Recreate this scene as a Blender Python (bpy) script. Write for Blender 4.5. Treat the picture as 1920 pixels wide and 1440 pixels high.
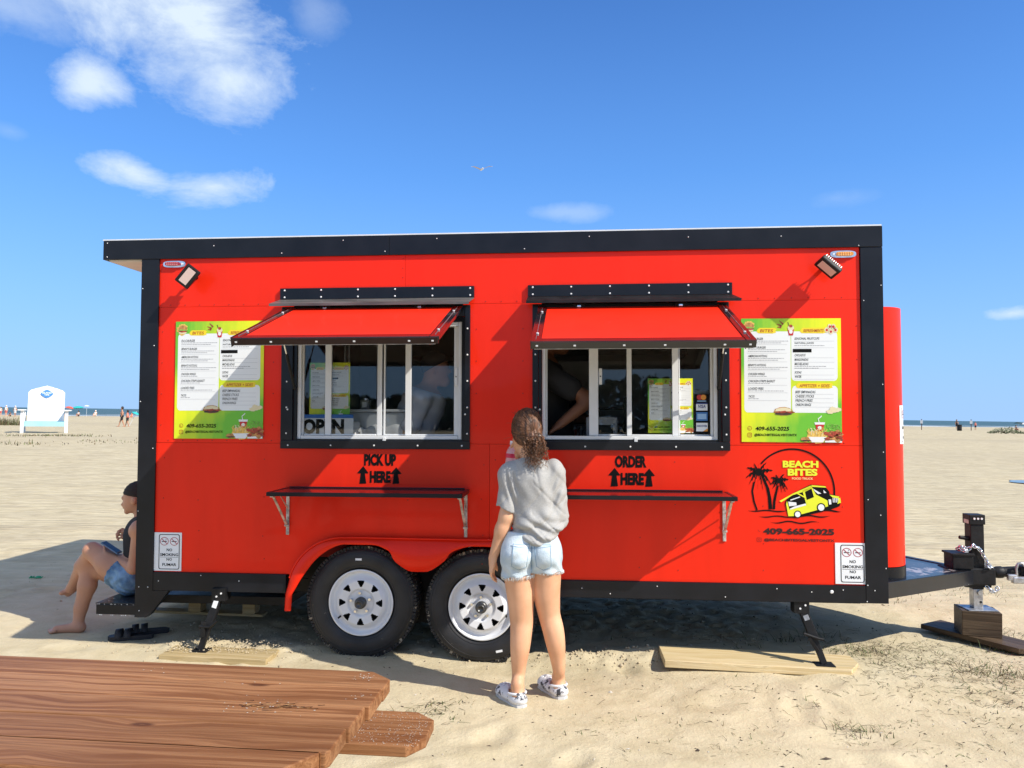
import bpy, bmesh, math, random
import numpy as np
from math import sin, cos, pi, radians, atan2, sqrt, hypot
from mathutils import Vector, Matrix
random.seed(7); RNG = np.random.RandomState(11)
for o in list(bpy.data.objects): bpy.data.objects.remove(o)
SC = bpy.context.scene
COL = SC.collection

# ------------------------------------------------------------------ camera
FPX, CAMH = 1442.0, 1.52
PITCH, ROLL = math.atan(57/1442), radians(0.83)
fwd = Vector((0, cos(PITCH), sin(PITCH)))
rt0 = Vector((1, 0, 0)); up0 = rt0.cross(fwd)
CR = rt0*cos(ROLL)+up0*sin(ROLL); CU = -rt0*sin(ROLL)+up0*cos(ROLL)
CPOS = Vector((0, 0, CAMH))
cd = bpy.data.cameras.new('camera'); cam = bpy.data.objects.new('camera', cd); COL.objects.link(cam)
cd.sensor_width = 36; cd.lens = 36*FPX/1920; cd.clip_end = 20000; cd.clip_start = 0.05
M = Matrix((CR, CU, -fwd)).transposed().to_4x4(); M.translation = CPOS
cam.matrix_world = M; SC.camera = cam

def at(px, py, Y):
    """point of the photograph (1920x1440) at the distance Y in front of the camera"""
    d = fwd + CR*((px-960)/FPX) - CU*((py-720)/FPX)
    return CPOS + d*(Y/d.y)
def ground_at(px, py, h=0.0):
    d = fwd + CR*((px-960)/FPX) - CU*((py-720)/FPX)
    return CPOS + d*((h-CAMH)/d.z)

# ------------------------------------------------------------------ light
SUN_EL = radians(42.0)
TO_SUN = Vector((cos(radians(31.4))*cos(SUN_EL), -sin(radians(31.4))*cos(SUN_EL), sin(SUN_EL)))
sl = bpy.data.lights.new('sun', 'SUN'); sun = bpy.data.objects.new('sun', sl); COL.objects.link(sun)
sl.energy = 3.5; sl.angle = radians(0.53); sl.color = (1.0, 0.94, 0.84)
sun.rotation_euler = TO_SUN.to_track_quat('Z', 'Y').to_euler()
sun.location = (6, -4, 8)
SC.view_settings.view_transform = 'Standard'; SC.view_settings.look = 'None'
SC.view_settings.exposure = 0.75; SC.view_settings.gamma = 1.0
SC.view_settings.use_curve_mapping = False
SC.cycles.max_bounces = 8; SC.cycles.transparent_max_bounces = 16
SC.cycles.caustics_reflective = False; SC.cycles.caustics_refractive = False

W = bpy.data.worlds.new('World'); SC.world = W; W.use_nodes = True
nt = W.node_tree; nt.nodes.clear(); NL = nt.links
def wn(t, **k):
    n = nt.nodes.new(t)
    for a, b in k.items(): setattr(n, a, b)
    return n
def wmath(op, a, b=None, c=None, clamp=False):
    n = wn('ShaderNodeMath', operation=op); n.use_clamp = clamp
    for i, v in enumerate((a, b, c)):
        if v is None: continue
        if isinstance(v, (int, float)): n.inputs[i].default_value = v
        else: NL.new(v, n.inputs[i])
    return n.outputs[0]
def wdot(a, vec):
    n = wn('ShaderNodeVectorMath', operation='DOT_PRODUCT'); NL.new(a, n.inputs[0]); n.inputs[1].default_value = vec
    return n.outputs['Value']
sky = wn('ShaderNodeTexSky', sky_type='NISHITA'); sky.sun_disc = False
sky.sun_elevation = SUN_EL; sky.sun_rotation = atan2(TO_SUN.x, TO_SUN.y)
sky.air_density = 1.0; sky.dust_density = 0.3; sky.ozone_density = 2.2; sky.altitude = 0
hsv = wn('ShaderNodeHueSaturation'); hsv.inputs['Saturation'].default_value = 1.12; hsv.inputs['Hue'].default_value = 0.507
NL.new(sky.outputs[0], hsv.inputs['Color'])
geo = wn('ShaderNodeTexCoord'); DIR = geo.outputs['Generated']
# humid sea air: towards the horizon the sky pales to a light blue, the same all round
zz = wmath('MAXIMUM', wdot(DIR, (0, 0, 1)), 0.0)
hz = wmath('POWER', wmath('SUBTRACT', 1.0, wmath('MINIMUM', wmath('DIVIDE', zz, 0.62), 1.0)), 1.5)
low = wn('ShaderNodeMix', data_type='RGBA'); NL.new(wmath('MINIMUM', wmath('DIVIDE', zz, 0.30), 1.0), low.inputs[0])
low.inputs[6].default_value = (2.85, 4.6, 7.2, 1); low.inputs[7].default_value = (1.45, 3.75, 8.2, 1)
tint = wn('ShaderNodeMix', data_type='RGBA', blend_type='MULTIPLY'); tint.inputs[0].default_value = 1.0
NL.new(hsv.outputs[0], tint.inputs[6]); tint.inputs[7].default_value = (0.56, 0.95, 1.36, 1)
skyc = wn('ShaderNodeMix', data_type='RGBA'); NL.new(hz, skyc.inputs[0]); NL.new(tint.outputs[2], skyc.inputs[6]); NL.new(low.outputs[2], skyc.inputs[7])
# clouds: soft puffs, each round its own direction in the sky, broken up by noise
nz = wn('ShaderNodeTexNoise'); nz.inputs['Scale'].default_value = 8.0; nz.inputs['Detail'].default_value = 10; nz.inputs['Distortion'].default_value = .25; nz.inputs['Roughness'].default_value = 0.66
mp = wn('ShaderNodeMapping'); mp.inputs['Scale'].default_value = (1, 1, 1.7); NL.new(DIR, mp.inputs[0]); NL.new(mp.outputs[0], nz.inputs['Vector'])
nz2 = wn('ShaderNodeTexNoise'); nz2.inputs['Scale'].default_value = 3.1; nz2.inputs['Detail'].default_value = 3; NL.new(mp.outputs[0], nz2.inputs['Vector'])
nsum = wmath('ADD', wmath('MULTIPLY', wmath('SUBTRACT', nz.outputs[0], .5), 2.5), wmath('MULTIPLY', wmath('SUBTRACT', nz2.outputs[0], .5), 1.3))
CL = [(375, 62, 185, 98, 1.05, -8), (430, 145, 95, 66, .95, 0), (165, 158, 58, 46, .9, 10), (250, 322, 88, 34, 1.0, -14), (400, 350, 100, 36, 1.0, 6),
      (1062, 398, 82, 16, .30, 0), (1568, 372, 66, 20, .14, 0), (1893, 588, 60, 16, .85, 0), (10, 10, 110, 55, .40, 0), (590, 20, 50, 50, .22, 0), (20, 246, 36, 18, .14, 0),
      (2350, 420, 230, 60, .7, 0), (-500, 300, 260, 70, .7, 0)]
tot = None
for (px, py, hw, hh, dens, rot) in CL:
    c = (fwd + CR*((px-960)/FPX) - CU*((py-720)/FPX)); L = c.length; c.normalize()
    r_ = Vector((0, 0, 1)).cross(c); r_.normalize(); r_ = -r_; u_ = r_.cross(c); u_.normalize()
    a = radians(rot); r2 = r_*cos(a)+u_*sin(a); u2 = -r_*sin(a)+u_*cos(a)
    f = FPX*L
    dc = wdot(DIR, c); x = wmath('MULTIPLY', wmath('DIVIDE', wdot(DIR, r2), dc), f/hw); y = wmath('MULTIPLY', wmath('DIVIDE', wdot(DIR, u2), dc), f/hh)
    rr = wmath('SQRT', wmath('ADD', wmath('MULTIPLY', x, x), wmath('MULTIPLY', y, y)))
    v = wmath('SUBTRACT', 1.17, rr)
    v = wmath('ADD', v, nsum)
    v = wmath('MULTIPLY', wmath('SMOOTH_MIN', wmath('MULTIPLY', v, .95), 1.0, .35, clamp=False), dens)
    v = wmath('MAXIMUM', v, 0.0)
    v = wmath('MULTIPLY', v, wmath('LESS_THAN', 0.2, dc)); 
    tot = v if tot is None else wmath('MAXIMUM', tot, v)
# unseen broken cloud added above and behind, to raise the white ambient light
nz3 = wn('ShaderNodeTexNoise'); nz3.inputs['Scale'].default_value = 2.3; nz3.inputs['Detail'].default_value = 6; NL.new(mp.outputs[0], nz3.inputs['Vector'])
gen = wmath('MULTIPLY', wmath('SUBTRACT', nz3.outputs[0], .43), 6.0, clamp=True)
away = wmath('MULTIPLY', wmath('SUBTRACT', .62, wdot(DIR, tuple(fwd))), 4.0, clamp=True)
tot = wmath('MAXIMUM', tot, wmath('MULTIPLY', wmath('MULTIPLY', gen, away), wmath('MULTIPLY', zz, 3.0, clamp=True)))
tot = wmath('MINIMUM', tot, .93)
mx = wn('ShaderNodeMix', data_type='RGBA'); NL.new(tot, mx.inputs[0]); NL.new(skyc.outputs[2], mx.inputs[6]); mx.inputs[7].default_value = (5.9, 6.8, 7.7, 1)
bg = wn('ShaderNodeBackground'); bg.inputs['Strength'].default_value = 0.083; NL.new(mx.outputs[2], bg.inputs['Color'])
wo = wn('ShaderNodeOutputWorld'); NL.new(bg.outputs[0], wo.inputs['Surface'])
# ------------------------------------------------------------------ helpers
def nodes(m): return m.node_tree.nodes, m.node_tree.links
def mat(name, col, rough=.5, metal=0., spec=.5, coat=0., var=0., vscale=8., vcol=None, bump=0., bscale=30., stretch=(1, 1, 1), detail=5, sub=0., coatr=.05, dirt=None, coord='Object', rvar=0.):
    m = bpy.data.materials.new(name); m.use_nodes = True
    N, L = nodes(m); b = N['Principled BSDF']
    b.inputs['Base Color'].default_value = (*col, 1); b.inputs['Roughness'].default_value = rough
    b.inputs['Metallic'].default_value = metal; b.inputs['Specular IOR Level'].default_value = spec
    b.inputs['Coat Weight'].default_value = coat; b.inputs['Coat Roughness'].default_value = coatr
    if sub:
        b.inputs['Subsurface Weight'].default_value = sub; b.inputs['Subsurface Radius'].default_value = (.012, .005, .003); b.inputs['Subsurface Scale'].default_value = 1
    tc = N.new('ShaderNodeTexCoord'); mp = N.new('ShaderNodeMapping'); mp.inputs['Scale'].default_value = stretch
    L.new(tc.outputs[coord], mp.inputs[0])
    if var or vcol or rvar:
        n = N.new('ShaderNodeTexNoise'); n.inputs['Scale'].default_value = vscale; n.inputs['Detail'].default_value = detail
        L.new(mp.outputs[0], n.inputs['Vector'])
        if var or vcol:
            mx = N.new('ShaderNodeMix'); mx.data_type = 'RGBA'
            mx.inputs[6].default_value = (*[c*(1-var) for c in col], 1)
            mx.inputs[7].default_value = (*(vcol or [min(1, c*(1+var)) for c in col]), 1)
            r = N.new('ShaderNodeMapRange'); r.inputs[1].default_value = .35; r.inputs[2].default_value = .65
            L.new(n.outputs[0], r.inputs[0]); L.new(r.outputs[0], mx.inputs[0]); L.new(mx.outputs[2], b.inputs['Base Color'])
        if rvar:
            r2 = N.new('ShaderNodeMapRange'); r2.inputs[3].default_value = max(0, rough-rvar); r2.inputs[4].default_value = rough+rvar
            L.new(n.outputs[0], r2.inputs[0]); L.new(r2.outputs[0], b.inputs['Roughness'])
    if dirt:                         # pale or dark specks of wear: (colour, scale, threshold)
        n = N.new('ShaderNodeTexNoise'); n.inputs['Scale'].default_value = dirt[1]; n.inputs['Detail'].default_value = 8; n.inputs['Roughness'].default_value = .7
        L.new(tc.outputs[coord], n.inputs['Vector'])
        r = N.new('ShaderNodeMapRange'); r.inputs[1].default_value = dirt[2]; r.inputs[2].default_value = dirt[2]+.04
        L.new(n.outputs[0], r.inputs[0]); m2 = N.new('ShaderNodeMix'); m2.data_type = 'RGBA'
        if b.inputs['Base Color'].is_linked: L.new(b.inputs['Base Color'].links[0].from_socket, m2.inputs[6])
        else: m2.inputs[6].default_value = (*col, 1)
        m2.inputs[7].default_value = (*dirt[0], 1); L.new(r.outputs[0], m2.inputs[0]); L.new(m2.outputs[2], b.inputs['Base Color'])
    if bump:
        n = N.new('ShaderNodeTexNoise'); n.inputs['Scale'].default_value = bscale; n.inputs['Detail'].default_value = 4
        L.new(mp.outputs[0], n.inputs['Vector']); bp = N.new('ShaderNodeBump'); bp.inputs['Strength'].default_value = min(1, bump); bp.inputs['Distance'].default_value = .01*max(1, bump)
        L.new(n.outputs[0], bp.inputs['Height']); L.new(bp.outputs[0], b.inputs['Normal'])
    return m

class MB:
    """collects shapes for one mesh object"""
    def __init__(s): s.v = []; s.f = []; s.m = []; s.sm = []
    def add(s, vs, fs, mi=0, smooth=False):
        b = len(s.v); s.v += [tuple(v) for v in vs]
        for f in fs: s.f.append([b+i for i in f]); s.m.append(mi); s.sm.append(smooth)
        return s
    def box(s, x0, x1, y0, y1, z0, z1, mi=0, mtx=None):
        if x0 > x1: x0, x1 = x1, x0
        if y0 > y1: y0, y1 = y1, y0
        if z0 > z1: z0, z1 = z1, z0
        vs = [(x, y, z) for x in (x0, x1) for y in (y0, y1) for z in (z0, z1)]
        if mtx is not None: vs = [mtx @ Vector(v) for v in vs]
        return s.add(vs, [(0, 1, 3, 2), (4, 6, 7, 5), (0, 4, 5, 1), (2, 3, 7, 6), (0, 2, 6, 4), (1, 5, 7, 3)], mi)
    def rbox(s, x0, x1, y0, y1, z0, z1, r=.004, mi=0, mtx=None):
        """box with chamfered edges"""
        bm = bmesh.new(); bmesh.ops.create_cube(bm, size=1)
        for v in bm.verts: v.co = Vector(((x0+x1)/2+v.co.x*(x1-x0), (y0+y1)/2+v.co.y*(y1-y0), (z0+z1)/2+v.co.z*(z1-z0)))
        bmesh.ops.bevel(bm, geom=bm.edges[:], offset=min(r, .45*min(abs(x1-x0), abs(y1-y0), abs(z1-z0))), segments=2, affect='EDGES', profile=.6)
        bmesh.ops.recalc_face_normals(bm, faces=bm.faces)
        if mtx is not None: bm.transform(mtx)
        s.add([v.co.copy() for v in bm.verts], [[v.index for v in f.verts] for f in bm.faces], mi, False); bm.free(); return s
    def bar(s, p0, p1, w, h, mi=0, up=(0, 0, 1), ch=.0):
        """square bar of section w x h between two points"""
        p0, p1 = Vector(p0), Vector(p1); d = (p1-p0); L = d.length; d.normalize()
        a = Vector(up).cross(d)
        if a.length < 1e-4: a = Vector((1, 0, 0)).cross(d)
        a.normalize(); b = d.cross(a)
        m = Matrix((a, b, d)).transposed().to_4x4(); m.translation = p0
        if ch: return s.rbox(-w/2, w/2, -h/2, h/2, 0, L, ch, mi, m)
        return s.box(-w/2, w/2, -h/2, h/2, 0, L, mi, m)
    def cyl(s, p0, p1, r0, r1=None, n=16, mi=0, cap=True, smooth=True):
        r1 = r0 if r1 is None else r1
        p0, p1 = Vector(p0), Vector(p1); d = (p1-p0).normalized()
        a = d.orthogonal().normalized(); b = d.cross(a)
        vs = []
        for p, r in ((p0, r0), (p1, r1)):
            vs += [p+(a*cos(2*pi*i/n)+b*sin(2*pi*i/n))*r for i in range(n)]
        s.add(vs, [(i, (i+1) % n, n+(i+1) % n, n+i) for i in range(n)], mi, smooth)
        if cap: s.add(vs, [tuple(reversed(range(n))), tuple(range(n, 2*n))], mi)
        return s
    def tube(s, pts, r, n=6, mi=0, smooth=True, cap=True):
        pts = [Vector(p) for p in pts]; rs = r if isinstance(r, (list, tuple)) else [r]*len(pts)
        t = (pts[1]-pts[0]).normalized(); a = t.orthogonal().normalized(); vs = []
        for i, p in enumerate(pts):
            t = (pts[min(i+1, len(pts)-1)]-pts[max(i-1, 0)])
            if t.length < 1e-9: t = Vector((0, 0, 1))
            t.normalize(); a = a-t*a.dot(t)
            if a.length < 1e-6: a = t.orthogonal()
            a.normalize(); b = t.cross(a)
            vs += [p+(a*cos(2*pi*k/n)+b*sin(2*pi*k/n))*rs[i] for k in range(n)]
        fs = [(i*n+k, i*n+(k+1) % n, (i+1)*n+(k+1) % n, (i+1)*n+k) for i in range(len(pts)-1) for k in range(n)]
        s.add(vs, fs, mi, smooth)
        if cap: s.add(vs, [tuple(reversed(range(n))), tuple(range((len(pts)-1)*n, len(pts)*n))], mi)
        return s
    def lathe(s, prof, c, axis, n=48, mi=0, smooth=True, close=False):
        """prof: (radius, height along the axis)"""
        c = Vector(c); ax = Vector(axis).normalized(); a = ax.orthogonal().normalized(); b = ax.cross(a); vs = []
        for (r, h) in prof: vs += [c+ax*h+(a*cos(2*pi*k/n)+b*sin(2*pi*k/n))*r for k in range(n)]
        m = len(prof); fs = [(i*n+k, i*n+(k+1) % n, ((i+1) % m)*n+(k+1) % n, ((i+1) % m)*n+k) for i in range(m if close else m-1) for k in range(n)]
        return s.add(vs, fs, mi, smooth)
    def prism(s, poly, to3, d0, d1, mi=0):
        """polygon (list of 2-D points) between two depths; to3(x, y, d) gives the 3-D point"""
        n = len(poly); vs = [to3(x, y, d0) for x, y in poly]+[to3(x, y, d1) for x, y in poly]
        return s.add(vs, [tuple(range(n)), tuple(reversed(range(n, 2*n)))]+[(i, n+i, n+(i+1) % n, (i+1) % n) for i in range(n)], mi)
    def build(s, name, mats, parent=None, fix=True, loc=None, auto=None):
        me = bpy.data.meshes.new(name); me.from_pydata([tuple(v) for v in s.v], [], s.f)
        for m in (mats if isinstance(mats, (list, tuple)) else [mats]): me.materials.append(m)
        me.polygons.foreach_set('material_index', s.m); me.polygons.foreach_set('use_smooth', s.sm)
        if fix:
            bm = bmesh.new(); bm.from_mesh(me)
            bmesh.ops.recalc_face_normals(bm, faces=bm.faces); bm.to_mesh(me); bm.free()
        me.validate(); me.update()
        o = bpy.data.objects.new(name, me); COL.objects.link(o)
        if parent is not None: o.parent = parent
        if loc is not None: o.location = loc
        return o
def empty(name, loc=(0, 0, 0), rot=None):
    o = bpy.data.objects.new(name, None); COL.objects.link(o); o.location = loc; o.empty_display_size = .2
    if rot is not None: o.rotation_euler = rot
    return o
def tag(o, label=None, cat=None, group=None, kind=None):
    if label: o['label'] = label
    if cat: o['category'] = cat
    if group: o['group'] = group
    if kind: o['kind'] = kind
    return o
def copy_tree(o, parent=None):
    kids = list(o.children); c = o.copy(); COL.objects.link(c); c.parent = parent
    for k in kids: copy_tree(k, c)
    return c
def lerp(a, b, t): return a+(b-a)*t

# value noise for the terrain
_T = RNG.rand(256, 256)
def vnoise(x, y):
    x = np.asarray(x, float); y = np.asarray(y, float)
    xi = np.floor(x).astype(int); yi = np.floor(y).astype(int); fx = x-xi; fy = y-yi
    fx = fx*fx*(3-2*fx); fy = fy*fy*(3-2*fy)
    a = _T[xi % 256, yi % 256]; b = _T[(xi+1) % 256, yi % 256]; c = _T[xi % 256, (yi+1) % 256]; d = _T[(xi+1) % 256, (yi+1) % 256]
    return (a*(1-fx)+b*fx)*(1-fy)+(c*(1-fx)+d*fx)*fy-.5

# ------------------------------------------------------------------ soft bodies: distance fields meshed into one surface
def _cr(p0, p1, p2, p3, t):
    return .5*((2*p1)+(-p0+p2)*t+(2*p0-5*p1+4*p2-p3)*t*t+(-p0+3*p1-3*p2+p3)*t**3)
def limb(F, pts, rad, n=5, k=.008):
    """smooth tapering limb through the given points"""
    P_ = [np.array(p, float) for p in pts]; R_ = list(rad); m = len(P_); out = []
    for i in range(m-1):
        a, b, c, d = P_[max(i-1, 0)], P_[i], P_[i+1], P_[min(i+2, m-1)]; ra, rb, rc, rd = R_[max(i-1, 0)], R_[i], R_[i+1], R_[min(i+2, m-1)]
        for j in range(n): out.append((_cr(a, b, c, d, j/n), _cr(ra, rb, rc, rd, j/n)))
    out.append((P_[-1], R_[-1]))
    for (a, ra), (b, rb) in zip(out, out[1:]): F.cap(a, b, ra, rb, k)
class Field:
    def __init__(s, lo, hi, h):
        s.lo = np.array(lo, float); s.h = h
        s.n = np.ceil((np.array(hi)-s.lo)/h).astype(int)+1
        s.D = np.full(s.n, 1.0, np.float32)
        s.ax = [s.lo[i]+h*np.arange(s.n[i]) for i in range(3)]
    def grid(s, lo=None, hi=None):
        if lo is None: sl = tuple(slice(0, n) for n in s.n)
        else:
            i0 = np.clip(np.floor((np.array(lo)-s.lo)/s.h).astype(int), 0, s.n-1); i1 = np.clip(np.ceil((np.array(hi)-s.lo)/s.h).astype(int)+1, 1, s.n)
            sl = tuple(slice(a, b) for a, b in zip(i0, i1))
        X, Y, Z = np.meshgrid(s.ax[0][sl[0]], s.ax[1][sl[1]], s.ax[2][sl[2]], indexing='ij')
        return sl, X, Y, Z
    def join(s, sl, d, k):
        a = s.D[sl]; 
        if k > 0:
            h = np.clip(.5+.5*(a-d)/k, 0, 1); s.D[sl] = a*(1-h)+d*h-k*h*(1-h)
        else: s.D[sl] = np.minimum(a, d)
    def cap(s, a, b, ra, rb=None, k=.02, flat=None):
        """tapered capsule; flat=(axis vector, factor) squashes it along that axis"""
        rb = ra if rb is None else rb; a = np.array(a, float); b = np.array(b, float); R = max(ra, rb)*(max(1, flat[1]) if flat else 1)+k+2*s.h
        lo = np.minimum(a, b)-R; hi = np.maximum(a, b)+R
        sl, X, Y, Z = s.grid(lo, hi)
        if X.size == 0: return s
        ab = b-a; L2 = max(ab@ab, 1e-9)
        px, py, pz = X-a[0], Y-a[1], Z-a[2]
        t = np.clip((px*ab[0]+py*ab[1]+pz*ab[2])/L2, 0, 1)
        px -= t*ab[0]; py -= t*ab[1]; pz -= t*ab[2]
        if flat:
            n, f = np.array(flat[0], float), flat[1]; n = n/np.linalg.norm(n)
            q = px*n[0]+py*n[1]+pz*n[2]; px += n[0]*q*(1/f-1); py += n[1]*q*(1/f-1); pz += n[2]*q*(1/f-1)
        d = np.sqrt(px*px+py*py+pz*pz)-(ra+(rb-ra)*t)
        s.join(sl, d, k); return s
    def ell(s, c, r, k=.02, rot=None):
        c = np.array(c, float); r = np.array(r, float); R = r.max()+k+2*s.h
        sl, X, Y, Z = s.grid(c-R, c+R)
        if X.size == 0: return s
        P = np.stack([X-c[0], Y-c[1], Z-c[2]], -1)
        if rot is not None: P = P @ np.array(rot.to_3x3())
        q = np.sqrt(((P/r)**2).sum(-1)); g = np.sqrt(((P/r**2)**2).sum(-1))+1e-9
        s.join(sl, q*(q-1)/g, k); return s
    def cut(s, p, n):
        """removes what lies beyond the plane (p, n)"""
        sl, X, Y, Z = s.grid(); n = np.array(n, float); n /= np.linalg.norm(n)
        s.D = np.maximum(s.D, ((X-p[0])*n[0]+(Y-p[1])*n[1]+(Z-p[2])*n[2]).astype(np.float32)); return s
    def warp(s, fn):
        sl, X, Y, Z = s.grid(); s.D += fn(X, Y, Z).astype(np.float32); return s
    def mesh(s):
        D = s.D; ins = D < 0; n = s.n
        c = np.zeros(n-1, np.int8)
        off = [(i, j, k) for i in (0, 1) for j in (0, 1) for k in (0, 1)]
        for (i, j, k) in off: c += ins[i:n[0]-1+i, j:n[1]-1+j, k:n[2]-1+k]
        I = np.argwhere((c > 0) & (c < 8)); idx = np.full(n-1, -1, np.int64); idx[I[:, 0], I[:, 1], I[:, 2]] = np.arange(len(I))
        acc = np.zeros((len(I), 3)); cnt = np.zeros(len(I))
        val = {o_: D[I[:, 0]+o_[0], I[:, 1]+o_[1], I[:, 2]+o_[2]] for o_ in off}
        for a in off:
            for ax in range(3):
                if a[ax]: continue
                b = list(a); b[ax] = 1; b = tuple(b); va, vb = val[a], val[b]; m = (va < 0) != (vb < 0)
                t = np.where(m, va/(np.where(m, va-vb, 1)), 0); p = np.tile(np.array(a, float), (len(I), 1)); p[:, ax] += t
                acc[m] += p[m]; cnt[m] += 1
        V = s.lo+(I+acc/cnt[:, None])*s.h
        F = []
        for ax in range(3):
            u, v = (ax+1) % 3, (ax+2) % 3
            sa = [slice(None)]*3; sb = [slice(None)]*3; sa[ax] = slice(0, -1); sb[ax] = slice(1, None)
            A = ins[tuple(sa)]; B = ins[tuple(sb)]; e = np.argwhere(A != B)
            ok = (e[:, u] > 0) & (e[:, v] > 0) & (e[:, u] < n[u]-1) & (e[:, v] < n[v]-1); e = e[ok]
            fl = A[e[:, 0], e[:, 1], e[:, 2]]
            def cell(du, dv):
                q = e.copy(); q[:, u] -= du; q[:, v] -= dv; return idx[q[:, 0], q[:, 1], q[:, 2]]
            Q = np.stack([cell(1, 1), cell(0, 1), cell(0, 0), cell(1, 0)], 1); Q[~fl] = Q[~fl][:, ::-1]; F.append(Q)
        return V, np.concatenate(F)
    def build(s, name, mats, parent=None, smooth=2, off=(0, 0, 0), pick=None):
        V, F = s.mesh()
        for _ in range(smooth):                 # light relaxing of the stair steps
            A = np.zeros_like(V); C = np.zeros(len(V))
            for i in range(4):
                np.add.at(A, F[:, i], V[F[:, (i+1) % 4]]); np.add.at(C, F[:, i], 1)
                np.add.at(A, F[:, i], V[F[:, (i-1) % 4]]); np.add.at(C, F[:, i], 1)
            V = V*.45+.55*A/C[:, None]
        V = V-np.array(off)
        me = bpy.data.meshes.new(name); me.vertices.add(len(V)); me.vertices.foreach_set('co', V.ravel())
        me.loops.add(F.size); me.loops.foreach_set('vertex_index', F.ravel().astype(np.int32)); me.polygons.add(len(F))
        me.polygons.foreach_set('loop_start', np.arange(0, F.size, 4, dtype=np.int32)); me.polygons.foreach_set('loop_total', np.full(len(F), 4, np.int32))
        for m in (mats if isinstance(mats, (list, tuple)) else [mats]): me.materials.append(m)
        if pick is not None:
            Cc = V[F].mean(1); me.polygons.foreach_set('material_index', pick(Cc[:, 0], Cc[:, 1], Cc[:, 2]).astype(np.int32))
        me.polygons.foreach_set('use_smooth', np.ones(len(F), bool)); me.update(calc_edges=True); me.validate()
        o = bpy.data.objects.new(name, me); COL.objects.link(o); o.parent = parent; return o

# ------------------------------------------------------------------ lettering
_TC = {}
def glyphs(text, bold=0.0, res=3):
    key = (text, bold, res)
    if key not in _TC:
        cu = bpy.data.curves.new('t', 'FONT'); cu.body = text; cu.size = 1; cu.resolution_u = res; cu.offset = bold; cu.fill_mode = 'FRONT'
        ob = bpy.data.objects.new('t', cu); me = ob.to_mesh()
        v = np.array([q.co[:] for q in me.vertices]).reshape(-1, 3); f = [list(p.vertices) for p in me.polygons]
        ob.to_mesh_clear(); bpy.data.objects.remove(ob); bpy.data.curves.remove(cu)
        mn, mxx = v.min(0), v.max(0); _TC[key] = (v, f, mn, mxx)
    return _TC[key]
def put_text(mb, text, x0, x1, y0, y1, d, to3, mi=0, bold=.01, shear=0., res=3):
    """fits a line of text into the rectangle x0..x1, y0..y1 (y up)"""
    v, f, mn, mxx = glyphs(text, bold, res)
    u = (v[:, 0]-mn[0])/(mxx[0]-mn[0]); w = (v[:, 1]-mn[1])/(mxx[1]-mn[1])
    hh = y1-y0
    mb.add([to3(lerp(x0, x1-shear*hh, a)+shear*hh*b, lerp(y0, y1, b), d) for a, b in zip(u, w)], f, mi)

# ------------------------------------------------------------------ materials
RED = mat('red_paint', (.86, .022, .004), .42, spec=.18, coat=.14, coatr=.05, dirt=((.62, .07, .04), 7, .74), bump=.45, bscale=2.2, stretch=(3, 3, .6), var=.05, vscale=1.4)
REDTOP = mat('red_paint_flap', (.88, .026, .008), .4, spec=.25, coat=.12, bump=.1, bscale=6, var=.05, dirt=((.75, .2, .12), 60, .70))
GLOSSB = mat('gloss_black_angle', (.010, .010, .012), .12, spec=.5, coat=.5, var=.2)
BLACK = mat('black_paint', (.010, .011, .015), .30, spec=.22, coat=.10, coatr=.06, bump=.12, bscale=3, rvar=.06, vscale=5, var=.2, dirt=((.2, .2, .2), 26, .735))
BLACKM = mat('black_steel', (.012, .012, .013), .5, spec=.25, var=.3, vscale=12, bump=.15, bscale=60, dirt=((.22, .2, .17), 30, .72))
GREYLIP = mat('weathered_grey_flashing', (.10, .095, .09), .38, metal=.0, var=.35, vscale=9, stretch=(.4, 3, 3), bump=.1, dirt=((.03, .03, .03), 18, .68))
SCREW = mat('white_screw_head', (.8, .8, .8), .3, spec=.6)
CHROME = mat('chrome', (.75, .76, .78), .14, metal=1., var=.15, vscale=20)
GALV = mat('galvanised_steel', (.45, .45, .46), .42, metal=.85, var=.25, vscale=25, bump=.1, dirt=((.2, .16, .12), 20, .66))
ALU = mat('white_aluminium', (.72, .73, .74), .35, spec=.5, var=.04, vscale=6)
RUBBER = mat('tyre_rubber', (.018, .018, .020), .55, spec=.45, var=.35, vscale=7, bump=.1, bscale=70, dirt=((.16, .14, .11), 16, .66))
TREAD = mat('tyre_tread', (.020, .019, .019), .8, var=.4, vscale=30, bump=.5, bscale=90, dirt=((.28, .24, .18), 24, .57))
RIM = mat('white_rim_enamel', (.72, .73, .75), .28, coat=.4, var=.04, vscale=6, dirt=((.40, .37, .32), 22, .74))
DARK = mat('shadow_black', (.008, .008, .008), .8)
WHITE = mat('white_vinyl', (.80, .81, .82), .4, var=.02)
INK = mat('black_ink', (.006, .006, .006), .6, spec=.12)
TEXTG = mat('grey_print', (.30, .30, .32), .5)
YEL = mat('yellow_ink', (.78, .80, .03), .4)
YEL2 = mat('warm_yellow_ink', (.86, .66, .02), .4)
ORG = mat('rust_ink', (.45, .06, .01), .5)
SKIN = mat('skin', (.68, .35, .195), .48, spec=.35, var=.07, vscale=6, vcol=(.77, .43, .26), bump=.04, bscale=160, sub=.12)
SKIN2 = mat('tanned_skin', (.50, .25, .155), .48, spec=.35, var=.07, vscale=6, sub=.10)
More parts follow.
